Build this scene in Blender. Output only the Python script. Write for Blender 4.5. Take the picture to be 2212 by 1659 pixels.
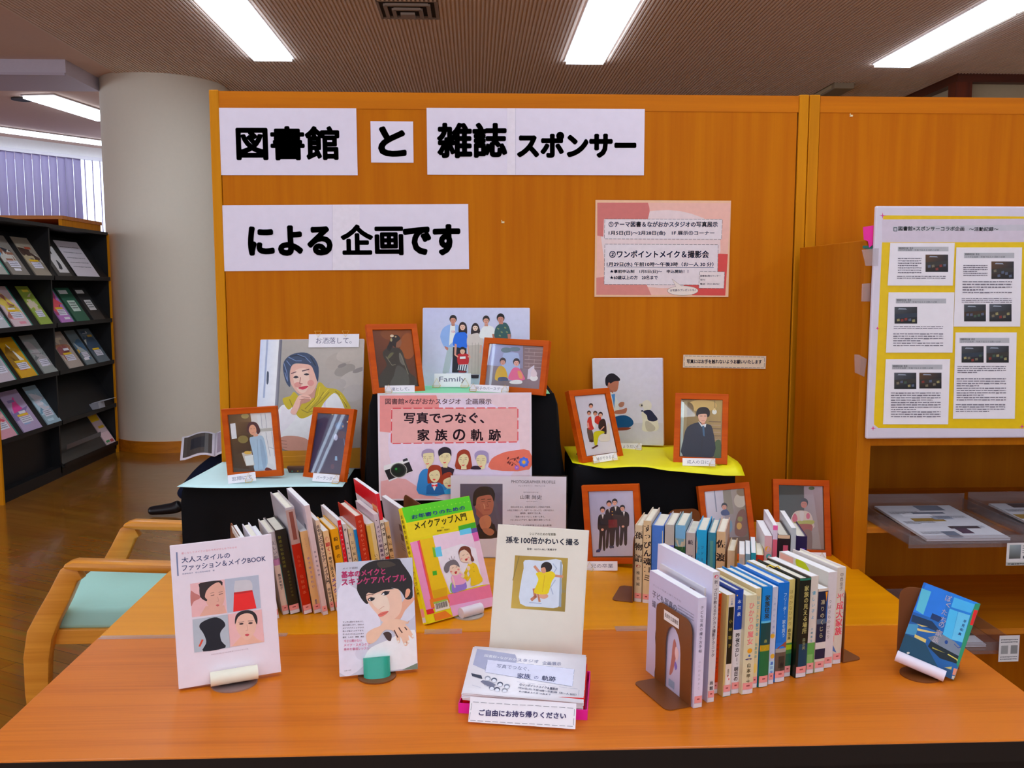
import bpy, bmesh, math, random
from mathutils import Vector, Matrix
from math import sin, cos, pi, radians
for o in list(bpy.data.objects): bpy.data.objects.remove(o)
sc = bpy.context.scene
COL = sc.collection
# ------------------------------------------------------------------ camera, world, exposure
FPX, YAW, PITCH, ZC, ZT = 1950.0, 0.041258, 0.108294, 1.435, 0.70
cam = bpy.data.objects.new('camera', bpy.data.cameras.new('camera')); COL.objects.link(cam)
cam.data.sensor_fit = 'HORIZONTAL'; cam.data.sensor_width = 36.0; cam.data.lens = 36.0 * FPX / 2212.0
cam.data.clip_start = 0.05; cam.data.clip_end = 100
cam.location = (0, 0, ZC); cam.rotation_euler = (pi / 2 - PITCH, 0, -YAW)
sc.camera = cam
w = bpy.data.worlds.new('world'); sc.world = w; w.use_nodes = True
w.node_tree.nodes['Background'].inputs[0].default_value = (0.72, 0.80, 1.0, 1)
w.node_tree.nodes['Background'].inputs[1].default_value = 3.0
vs = sc.view_settings; vs.view_transform = 'Standard'; vs.look = 'None'; vs.gamma = 1; vs.use_curve_mapping = False
vs.exposure = 0.0
sc.render.film_transparent = False
LAMP = 8.3          # radiance of the fluorescent diffusers
def fill_light(name, loc, rot, sx, sy, rad, col):
    l = bpy.data.lights.new(name, 'AREA'); l.shape = 'RECTANGLE'; l.size = sx; l.size_y = sy; l.energy = rad * sx * sy * pi; l.color = col
    o = bpy.data.objects.new(name, l); COL.objects.link(o); o.location = loc; o.rotation_euler = rot; return o
fill_light('fill_panel', (-1, -3.95, 1.85), (pi / 2, 0, 0), 14.0, 2.1, .95, (.86, .99, 1.2))      # added fill lamp behind the viewer; the wall there has no windows
fill_light('fill_panel', (-11.4, .5, 1.85), (pi / 2, 0, -pi / 2), 7.0, 2.1, 4.0, (.86, .98, 1.18))    # second added fill lamp, in front of the blank left wall
try:
    sc.cycles.max_bounces = 7; sc.cycles.diffuse_bounces = 4; sc.cycles.glossy_bounces = 3; sc.cycles.transparent_max_bounces = 12
    sc.cycles.sample_clamp_indirect = 4; sc.cycles.use_denoising = True; sc.cycles.caustics_reflective = False; sc.cycles.caustics_refractive = False
except Exception: pass
# ------------------------------------------------------------------ colour and materials
def lin1(c): return c / 12.92 if c <= 0.04045 else ((c + 0.055) / 1.055) ** 2.4
GAIN = 1.32
PG = [1.0]          # reflectance gain of the print being built (colours lightened to make up for weak light on it)
def alb(h, g=GAIN):
    r, gg, b = (lin1(int(h[i:i + 2], 16) / 255) * g * PG[0] for i in (0, 2, 4))
    return (min(r, .93), min(gg, .93), min(b, .93), 1)
_M = {}
def nodes(name):
    m = bpy.data.materials.new(name); m.use_nodes = True
    return m, m.node_tree.nodes, m.node_tree.links, m.node_tree.nodes['Principled BSDF']
def mat(col, rough=.55, spec=.5, metal=0, g=GAIN, noise=.04, emit=None, name=None):
    key = (col, rough, spec, metal, g, noise, emit)
    if key in _M: return _M[key]
    m, N, L, b = nodes(name or 'paint_' + col)
    c = alb(col, g)
    tc = N.new('ShaderNodeTexCoord'); n = N.new('ShaderNodeTexNoise'); n.inputs['Scale'].default_value = 35; n.inputs['Detail'].default_value = 3
    L.new(tc.outputs['Object'], n.inputs['Vector'])
    mx = N.new('ShaderNodeMix'); mx.data_type = 'RGBA'
    mx.inputs['A'].default_value = tuple(x * (1 - noise) for x in c[:3]) + (1,); mx.inputs['B'].default_value = tuple(min(1, x * (1 + noise)) for x in c[:3]) + (1,)
    L.new(n.outputs['Fac'], mx.inputs['Factor']); L.new(mx.outputs['Result'], b.inputs['Base Color'])
    b.inputs['Roughness'].default_value = rough; b.inputs['Specular IOR Level'].default_value = spec; b.inputs['Metallic'].default_value = metal
    if emit: b.inputs['Emission Color'].default_value = c; b.inputs['Emission Strength'].default_value = emit
    _M[key] = m; return m
def wood(name, c1, c2, axis='Z', scale=1.0, rough=.4, fine=1.0, coat=0.0, spec=.5, bump=.0):
    """grain runs along the given axis"""
    m, N, L, b = nodes(name)
    tc = N.new('ShaderNodeTexCoord'); mp = N.new('ShaderNodeMapping'); L.new(tc.outputs['Object'], mp.inputs['Vector'])
    s = [26 * scale] * 3; s['XYZ'.index(axis)] = 1.1 * scale; mp.inputs['Scale'].default_value = s
    n1 = N.new('ShaderNodeTexNoise'); n1.inputs['Scale'].default_value = 1; n1.inputs['Detail'].default_value = 5; n1.inputs['Distortion'].default_value = .4; L.new(mp.outputs['Vector'], n1.inputs['Vector'])
    mp2 = N.new('ShaderNodeMapping'); L.new(tc.outputs['Object'], mp2.inputs['Vector'])
    s = [170 * scale] * 3; s['XYZ'.index(axis)] = 5 * scale; mp2.inputs['Scale'].default_value = s
    n2 = N.new('ShaderNodeTexNoise'); n2.inputs['Scale'].default_value = 1; n2.inputs['Detail'].default_value = 3; L.new(mp2.outputs['Vector'], n2.inputs['Vector'])
    n3 = N.new('ShaderNodeTexNoise'); n3.inputs['Scale'].default_value = 1.3; n3.inputs['Detail'].default_value = 2; L.new(tc.outputs['Object'], n3.inputs['Vector'])
    ad = N.new('ShaderNodeMath'); ad.operation = 'MULTIPLY_ADD'; ad.inputs[1].default_value = .45 * fine; L.new(n2.outputs['Fac'], ad.inputs[0]); L.new(n1.outputs['Fac'], ad.inputs[2])
    ad2 = N.new('ShaderNodeMath'); ad2.operation = 'MULTIPLY_ADD'; ad2.inputs[1].default_value = .35; L.new(n3.outputs['Fac'], ad2.inputs[0]); L.new(ad.outputs[0], ad2.inputs[2])
    r = N.new('ShaderNodeValToRGB'); r.color_ramp.elements[0].position = .66; r.color_ramp.elements[1].position = 1.12 if fine > 1 else 1.05
    r.color_ramp.elements[0].position = .6; r.color_ramp.elements[1].position = 1.0
    r.color_ramp.elements[0].color = alb(c1); r.color_ramp.elements[1].color = alb(c2)
    L.new(ad2.outputs[0], r.inputs['Fac']); L.new(r.outputs['Color'], b.inputs['Base Color'])
    b.inputs['Roughness'].default_value = rough; b.inputs['Coat Weight'].default_value = coat; b.inputs['Coat Roughness'].default_value = .12; b.inputs['Specular IOR Level'].default_value = spec
    if bump:
        bp = N.new('ShaderNodeBump'); bp.inputs['Strength'].default_value = bump; bp.inputs['Distance'].default_value = .001; L.new(n2.outputs['Fac'], bp.inputs['Height']); L.new(bp.outputs['Normal'], b.inputs['Normal'])
    return m
def print_mat(name, rough, spec=.5, coat=0):
    m, N, L, b = nodes(name)
    a = N.new('ShaderNodeAttribute'); a.attribute_name = 'Col'
    n = N.new('ShaderNodeTexNoise'); n.inputs['Scale'].default_value = 60; tc = N.new('ShaderNodeTexCoord'); L.new(tc.outputs['Object'], n.inputs['Vector'])
    mr = N.new('ShaderNodeMapRange'); mr.inputs['To Min'].default_value = .93; mr.inputs['To Max'].default_value = 1.06; L.new(n.outputs['Fac'], mr.inputs['Value'])
    v = N.new('ShaderNodeVectorMath'); v.operation = 'SCALE'; L.new(a.outputs['Color'], v.inputs[0]); L.new(mr.outputs['Result'], v.inputs['Scale'])
    L.new(v.outputs['Vector'], b.inputs['Base Color']); b.inputs['Roughness'].default_value = rough; b.inputs['Specular IOR Level'].default_value = spec
    b.inputs['Coat Weight'].default_value = coat; b.inputs['Coat Roughness'].default_value = .08
    return m
def pane_mat(name, tint=(1, 1, 1), ior=1.5, rough=.01, alpha=.0):
    """thin clear pane: straight transmission with a Fresnel reflection"""
    m = bpy.data.materials.new(name); m.use_nodes = True; N = m.node_tree.nodes; L = m.node_tree.links; N.clear()
    o = N.new('ShaderNodeOutputMaterial'); t = N.new('ShaderNodeBsdfTransparent'); t.inputs[0].default_value = (*tint, 1)
    g = N.new('ShaderNodeBsdfGlossy'); g.inputs['Roughness'].default_value = rough; lw = N.new('ShaderNodeLayerWeight'); lw.inputs['Blend'].default_value = .5; pw = N.new('ShaderNodeMath'); pw.operation = 'POWER'; pw.inputs[1].default_value = 5; L.new(lw.outputs['Facing'], pw.inputs[0])
    f = N.new('ShaderNodeMath'); f.operation = 'MULTIPLY_ADD'; f.inputs[1].default_value = .95; f.inputs[2].default_value = ((ior - 1) / (ior + 1)) ** 2; L.new(pw.outputs[0], f.inputs[0])
    mx = N.new('ShaderNodeMixShader'); L.new(f.outputs[0], mx.inputs[0]); L.new(t.outputs[0], mx.inputs[1]); L.new(g.outputs[0], mx.inputs[2])
    if alpha:
        d = N.new('ShaderNodeBsdfDiffuse'); d.inputs[0].default_value = (.6, .58, .6, 1); m2 = N.new('ShaderNodeMixShader'); m2.inputs[0].default_value = alpha
        L.new(mx.outputs[0], m2.inputs[1]); L.new(d.outputs[0], m2.inputs[2]); L.new(m2.outputs[0], o.inputs[0])
    else: L.new(mx.outputs[0], o.inputs[0])
    return m
def emis_mat(name, c, s):
    m = bpy.data.materials.new(name); m.use_nodes = True; N = m.node_tree.nodes; L = m.node_tree.links; N.clear()
    o = N.new('ShaderNodeOutputMaterial'); e = N.new('ShaderNodeEmission'); e.inputs[0].default_value = (*c, 1); e.inputs[1].default_value = s; L.new(e.outputs[0], o.inputs[0]); return m
PRINT = print_mat('printed_paper', .5); PRINTG = print_mat('laminated_print', .36, .35); PHOTO = print_mat('photo_print', .35)
WALLW = wood('partition_veneer', 'ac5c00', 'b86a00', 'Z', 1.0, .6, .5, spec=.12)
TRIMW = wood('partition_trim_wood', 'b47000', 'c47e02', 'Z', 1.2, .55, .6, spec=.15)
TRIMH = wood('partition_rail_wood', 'b06000', 'be6c00', 'X', 1.2, .55, .6, spec=.15)
CABW = wood('cabinet_veneer', 'a05800', 'ac6400', 'Z', 1.0, .6, .6, spec=.12)
TABF = wood('front_table_oak', 'ac5608', 'c06812', 'X', .9, .34, 1.3, coat=.06, spec=.22, bump=.1)
TABR = wood('rear_table_birch', 'c67c00', 'd08600', 'X', 1.0, .4, .7, coat=.04, spec=.22)
EDGEW = mat('d89a58', .4)
FRAMEW = wood('frame_wood', 'ac4200', 'bc5000', 'X', 2, .5, .5, spec=.2)
CHAIRW = wood('chair_wood', 'c07418', 'd89030', 'X', 1, .35, .7, coat=.2)
BASEW = wood('column_base_wood', 'a05808', 'bc7010', 'X', 1, .4, .8)
BLACKC = mat('07070c', .92, .25, g=1, noise=.3, name='black_cloth')
BRASS = mat('c8a850', .3, .6, .85, name='brass_wire')
BROWNM = mat('6c3c18', .42, .5, name='brown_enamel')
WHITEP = mat('dcd6e2', .55, name='white_paper')
ROSE = (1.0, .965, 1.05)
# ------------------------------------------------------------------ objects
def tag(o, label=None, cat=None, group=None, kind=None):
    if label: o['label'] = label
    if cat: o['category'] = cat
    if group: o['group'] = group
    if kind: o['kind'] = kind
    return o
def empty(name, loc=(0, 0, 0), rot=None, label=None, cat=None, group=None, mtx=None, kind=None):
    o = bpy.data.objects.new(name, None); COL.objects.link(o); o.empty_display_size = .02
    if mtx is not None: o.matrix_world = mtx
    else:
        o.location = loc
        if rot: o.rotation_euler = rot
    return tag(o, label, cat, group, kind)
class MB:
    def __init__(s): s.v = []; s.f = []; s.m = []; s.M = None
    def add(s, vs, fs, mi=0):
        b = len(s.v)
        s.v += [tuple(s.M @ Vector(q)) if s.M is not None else tuple(q) for q in vs]
        s.f += [tuple(b + i for i in f) for f in fs]; s.m += [mi] * len(fs); return s
    def box(s, x0, x1, y0, y1, z0, z1, mi=0):
        v = [(x, y, z) for x in (x0, x1) for y in (y0, y1) for z in (z0, z1)]
        return s.add(v, [(0, 1, 3, 2), (4, 6, 7, 5), (0, 4, 5, 1), (2, 3, 7, 6), (0, 2, 6, 4), (1, 5, 7, 3)], mi)
    def prism(s, poly, z0, z1, mi=0, ax='Z'):
        n = len(poly)
        f = {'Z': lambda a, b, c: (a, b, c), 'Y': lambda a, b, c: (a, c, b), 'X': lambda a, b, c: (c, a, b)}[ax]
        v = [f(a, b, z0) for a, b in poly] + [f(a, b, z1) for a, b in poly]
        return s.add(v, [tuple(range(n - 1, -1, -1)), tuple(range(n, 2 * n))] + [(i, (i + 1) % n, n + (i + 1) % n, n + i) for i in range(n)], mi)
    def tube(s, pts, r, n=10, mi=0, closed=False, flat=1.0):
        P = [Vector(p) for p in pts]; m = len(P); R = r if isinstance(r, (list, tuple)) else [r] * m; vs = []
        up = Vector((0, 0, 1))
        for i, p in enumerate(P):
            a = P[(i - 1) % m] if (closed or i > 0) else p; b = P[(i + 1) % m] if (closed or i < m - 1) else p
            d = (b - a).normalized(); u = d.cross(up)
            if u.length < 1e-3: u = d.cross(Vector((1, 0, 0)))
            u.normalize(); w_ = u.cross(d)
            for k in range(n):
                t = 2 * pi * k / n; vs.append(p + u * cos(t) * R[i] + w_ * sin(t) * R[i] * flat)
        fs = [(i * n + k, i * n + (k + 1) % n, ((i + 1) % m) * n + (k + 1) % n, ((i + 1) % m) * n + k) for i in range(m if closed else m - 1) for k in range(n)]
        if not closed: fs += [tuple(range(n - 1, -1, -1)), tuple((m - 1) * n + k for k in range(n))]
        return s.add(vs, fs, mi)
    def cyl(s, c, r, h, n=24, mi=0, r2=None, ax='Z'):
        r2 = r if r2 is None else r2; x, y, z = c
        def q(a, b, d): return {'Z': (x + a, y + b, z + d), 'Y': (x + a, y + d, z + b), 'X': (x + d, y + a, z + b)}[ax]
        v = [q(r * cos(2 * pi * k / n), r * sin(2 * pi * k / n), 0) for k in range(n)] + [q(r2 * cos(2 * pi * k / n), r2 * sin(2 * pi * k / n), h) for k in range(n)]
        return s.add(v, [tuple(range(n - 1, -1, -1)), tuple(range(n, 2 * n))] + [(k, (k + 1) % n, n + (k + 1) % n, n + k) for k in range(n)], mi)
    def build(s, name, mats, parent=None, smooth=False, bevel=0, seg=2, mtx=None):
        me = bpy.data.meshes.new(name); me.from_pydata(s.v, [], s.f)
        mats = mats if isinstance(mats, (list, tuple)) else [mats]
        for m in mats: me.materials.append(m)
        me.polygons.foreach_set('material_index', s.m); 
        if bevel or smooth or True:
            bm = bmesh.new(); bm.from_mesh(me); bmesh.ops.recalc_face_normals(bm, faces=bm.faces)
            if bevel:
                e = [x for x in bm.edges if x.is_manifold and x.calc_face_angle(0) > .6]
                bmesh.ops.bevel(bm, geom=e, offset=bevel, segments=seg, affect='EDGES', profile=.5)
            bm.to_mesh(me); bm.free()
        if smooth:
            for p in me.polygons: p.use_smooth = True
            me.set_sharp_from_angle(angle=radians(40))
        me.update()
        o = bpy.data.objects.new(name, me); COL.objects.link(o)
        if mtx is not None: o.matrix_world = mtx
        if parent: o.parent = parent
        return o
def bx(name, m, a, parent=None, bevel=0, **k): return MB().box(*a).build(name, m, parent, bevel=bevel, **k)
def struct(name, m, a, parent=None, **k):
    o = bx(name, m, a, parent, **k)
    if not parent: o['kind'] = 'structure'
    return o
# ------------------------------------------------------------------ flat print: polygons, strokes and letters in a thin plane
_TC = {}
def glyphs(t, res=1):
    if (t, res) in _TC: return _TC[t, res]
    c = bpy.data.curves.new('t', 'FONT'); c.body = t; c.resolution_u = res
    o = bpy.data.objects.new('t', c); me = o.to_mesh()
    v = [q.co[:2] for q in me.vertices]; f = [tuple(p.vertices) for p in me.polygons]
    o.to_mesh_clear(); bpy.data.objects.remove(o); bpy.data.curves.remove(c)
    if not v: v = [(0, 0), (1, 0), (0, 1)]; f = []
    xs = [q[0] for q in v]; ys = [q[1] for q in v]
    _TC[t, res] = (v, f, min(xs), max(xs), min(ys), max(ys)); return _TC[t, res]
def spline(P, n=3):
    m = len(P); out = []
    for i in range(m):
        p0, p1, p2, p3 = (P[(i + k) % m] for k in (-1, 0, 1, 2))
        for k in range(n):
            t = k / n
            out.append(tuple(.5 * (2 * p1[j] + (p2[j] - p0[j]) * t + (2 * p0[j] - 5 * p1[j] + 4 * p2[j] - p3[j]) * t * t + (3 * p1[j] - p0[j] - 3 * p2[j] + p3[j]) * t ** 3) for j in (0, 1)))
    return out
def clip(P, x0, y0, x1, y1):
    for ax, lim, sg in ((0, x0, 1), (0, x1, -1), (1, y0, 1), (1, y1, -1)):
        out = []
        for i in range(len(P)):
            a, b = P[i - 1], P[i]; ia, ib = (a[ax] - lim) * sg >= 0, (b[ax] - lim) * sg >= 0
            if ia != ib:
                t = (lim - a[ax]) / (b[ax] - a[ax]); out.append((a[0] + (b[0] - a[0]) * t, a[1] + (b[1] - a[1]) * t))
            if ib: out.append(b)
        P = out
        if not P: return P
    return P
class Print:
    """layers of flat colour on a sheet; local x right, y up, z out of the sheet"""
    def __init__(s, rect=None, z=.0002): s.v = []; s.f = []; s.c = []; s.k = 0; s.z = z; s.rect = rect; s.ls = 2.5e-5; s.dl = .0125
    def face(s, P, c, tf=None):
        b = len(s.v); zz = s.z + s.k * s.ls
        for p in P: s.v.append((p[0], p[1], zz))
        s.f.append(tuple(range(b, b + len(P)))); s.c.append(c if isinstance(c, list) else [c] * len(P))
    def poly(s, P, c, bump=1):
        if s.rect: P = clip(P, *s.rect)
        if len(P) >= 3: s.k += bump; s.face(P, alb(c))
    def rect_(s, c, x0, y0, x1, y1): s.poly([(x0, y0), (x1, y0), (x1, y1), (x0, y1)], c)
    def grad(s, Q, cs, n=5):
        s.k += 1; C = [alb(c) for c in cs]
        def P(u, v): return tuple((Q[0][j] * (1 - u) + Q[1][j] * u) * (1 - v) + (Q[3][j] * (1 - u) + Q[2][j] * u) * v for j in (0, 1))
        def K(u, v): return tuple((C[0][j] * (1 - u) + C[1][j] * u) * (1 - v) + (C[3][j] * (1 - u) + C[2][j] * u) * v for j in range(4))
        x0, y0, x1, y1 = s.rect or (-9, -9, 9, 9)
        for i in range(n):
            for j in range(n):
                cs_ = [(i / n, j / n), ((i + 1) / n, j / n), ((i + 1) / n, (j + 1) / n), (i / n, (j + 1) / n)]
                pts = [P(*q) for q in cs_]; pts = [(min(max(a, x0), x1), min(max(b, y0), y1)) for a, b in pts]
                s.face(pts, [K(*q) for q in cs_])
    def stroke(s, P, w_, c):
        s.k += 1
        for a, b in zip(P, P[1:]):
            d = Vector((b[0] - a[0], b[1] - a[1])); 
            if d.length < 1e-7: continue
            d.normalize(); n = Vector((-d.y, d.x)) * w_ / 2; e = d * w_ * .35
            Q = [(a[0] + n.x - e.x, a[1] + n.y - e.y), (a[0] - n.x - e.x, a[1] - n.y - e.y), (b[0] - n.x + e.x, b[1] - n.y + e.y), (b[0] + n.x + e.x, b[1] + n.y + e.y)]
            s.poly(Q, c, 0)
    def dash(s, P, w_, L, c):
        s.k += 1
        for a, b in zip(P, P[1:]):
            a, b = Vector(a), Vector(b); n = max(1, int((b - a).length / L))
            for i in range(n):
                p = a.lerp(b, (i + .12) / n); q = a.lerp(b, (i + .84) / n); s.k -= 1; s.stroke([tuple(p), tuple(q)], w_, c)
    def text(s, t, x, y, ang, w_, h, c, bold=0, res=1):
        v, f, a0, a1, b0, b1 = glyphs(t, 3 if h > .03 else (2 if h > .0055 or (h > .004 and len(t) < 14) else res))
        s.k += 1
        if w_ is None: w_ = h * (a1 - a0) / (b1 - b0)
        sx, sy = w_ / max(a1 - a0, 1e-6), h / max(b1 - b0, 1e-6)
        if (b1 - b0) < .35: sy = sx; y = y + h * .42; b0 = (b0 + b1) / 2   # only dashes
        if (a1 - a0) < .35 and w_ > h * .6: sx = sy * .9; 
        ca, sa = cos(ang), sin(ang); offs = [(0, 0)]
        r = h * (.0, .018, .036, .041, .062)[bold]; nn = 4 if bold < 3 else (18 if h > .03 else 8)
        if bold: offs = [(r * cos(2 * pi * k / nn + .78), r * sin(2 * pi * k / nn + .78)) for k in range(nn)] + ([(r * .55 * cos(2 * pi * k / 8), r * .55 * sin(2 * pi * k / 8)) for k in range(8)] if h > .03 else [])
        cc = alb(c)
        for ox, oy in offs:
            b = len(s.v); zz = s.z + s.k * s.ls
            for p in v:
                px, py = (p[0] - a0) * sx + ox, (p[1] - b0) * sy + oy
                s.v.append((x + px * ca - py * sa, y + px * sa + py * ca, zz))
            for q in f: s.f.append(tuple(b + i for i in q)); s.c.append([cc] * len(q))
    def vtext(s, t, x, y0, y1, size, c, bold=0, rot=0):
        n = len(t); st = (y0 - y1) / n; sz = min(size, abs(st) * .95)
        for i, ch in enumerate(t):
            if ch in ' 　': continue
            yc = y0 - st * (i + .5); pass
            v, f, a0, a1, b0, b1 = glyphs(ch, 1)
            if ch in 'ー～': s.text(ch, x, yc + sz * .42, -pi / 2, sz * .84, sz * .12, c, bold); continue
            if ch in '、。・,.': s.text(ch, x, yc, 0, sz * .25, sz * .25, c, bold); continue
            k = sz / .95; ww = (a1 - a0) * k; hh = (b1 - b0) * k
            s.text(ch, x - ww / 2, yc - hh / 2, 0, ww, hh, c, bold)
    def greek(s, a, b, d, n, c, dens):
        a, b, d = Vector(a), Vector(b), Vector(d); U = b - a; V = d - a; rr = random.Random(int(a.x * 1e5) + n); s.k += 1
        lh = V.length / n; vd = V.normalized()
        for i in range(n):
            p = a + vd * lh * (i + .25); t = 0.0; end = 1 if i % 4 != 3 else rr.uniform(.4, .9)
            while t < end:
                w_ = rr.uniform(.03, .12); q0 = p + U * t; q1 = p + U * min(end, t + w_); hgt = lh * rr.uniform(.3, .48)
                s.face([tuple(q0), tuple(q1), tuple(q1 + vd * hgt), tuple(q0 + vd * hgt)], alb(c)); t += w_ + .012
    def ops(s, L_):
        K = 1e-4
        for o in L_:
            k = o[0]
            if k in 'TK' : pass
            if k in 'PSNDGQ': P = [(o[2][i] * K, o[2][i + 1] * K) for i in range(0, len(o[2]), 2)]
            if k == 'P': s.poly(P, o[1])
            elif k == 'S': s.poly(spline(P), o[1])
            elif k == 'N': s.stroke(P, o[3] * K, o[1])
            elif k == 'D':
                s.dash(P, o[3] * K, s.dl, o[1])
            elif k == 'G': s.grad(P, o[1])
            elif k == 'T': s.text(o[2], o[3] * K, o[4] * K, o[5], o[6] * K, o[7] * K, o[1], o[8])
            elif k == 'K': q = [x * K for x in o[2]]; s.greek(q[0:2], q[2:4], q[4:6], o[3], o[1], o[4])
        return s
    def build(s, name, m, parent, warp=None, loc=None, rot=None):
        if not s.f: return None
        me = bpy.data.meshes.new(name); V = [warp(p) for p in s.v] if warp else s.v
        me.from_pydata(V, [], s.f); me.materials.append(m)
        a = me.color_attributes.new('Col', 'FLOAT_COLOR', 'CORNER'); flat = [x for fc in s.c for q in fc for x in q]; a.data.foreach_set('color', flat); me.update()
        o = bpy.data.objects.new(name, me); COL.objects.link(o); o.parent = parent
        if loc: o.location = loc
        if rot: o.rotation_euler = rot
        return o
def pose_mtx(p):
    x, y, z, psi, al, ro = p[:6]
    r = Vector((cos(psi), sin(psi), 0)); bk = Vector((-sin(psi), cos(psi), 0)); up = Vector((0, 0, 1)) * cos(al) + bk * sin(al)
    e1 = r * cos(ro) + up * sin(ro); e2 = up * cos(ro) - r * sin(ro); n = e1.cross(e2)
    return Matrix(((e1.x, e2.x, n.x, x), (e1.y, e2.y, n.y, y), (e1.z, e2.z, n.z, z), (0, 0, 0, 1)))
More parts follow.
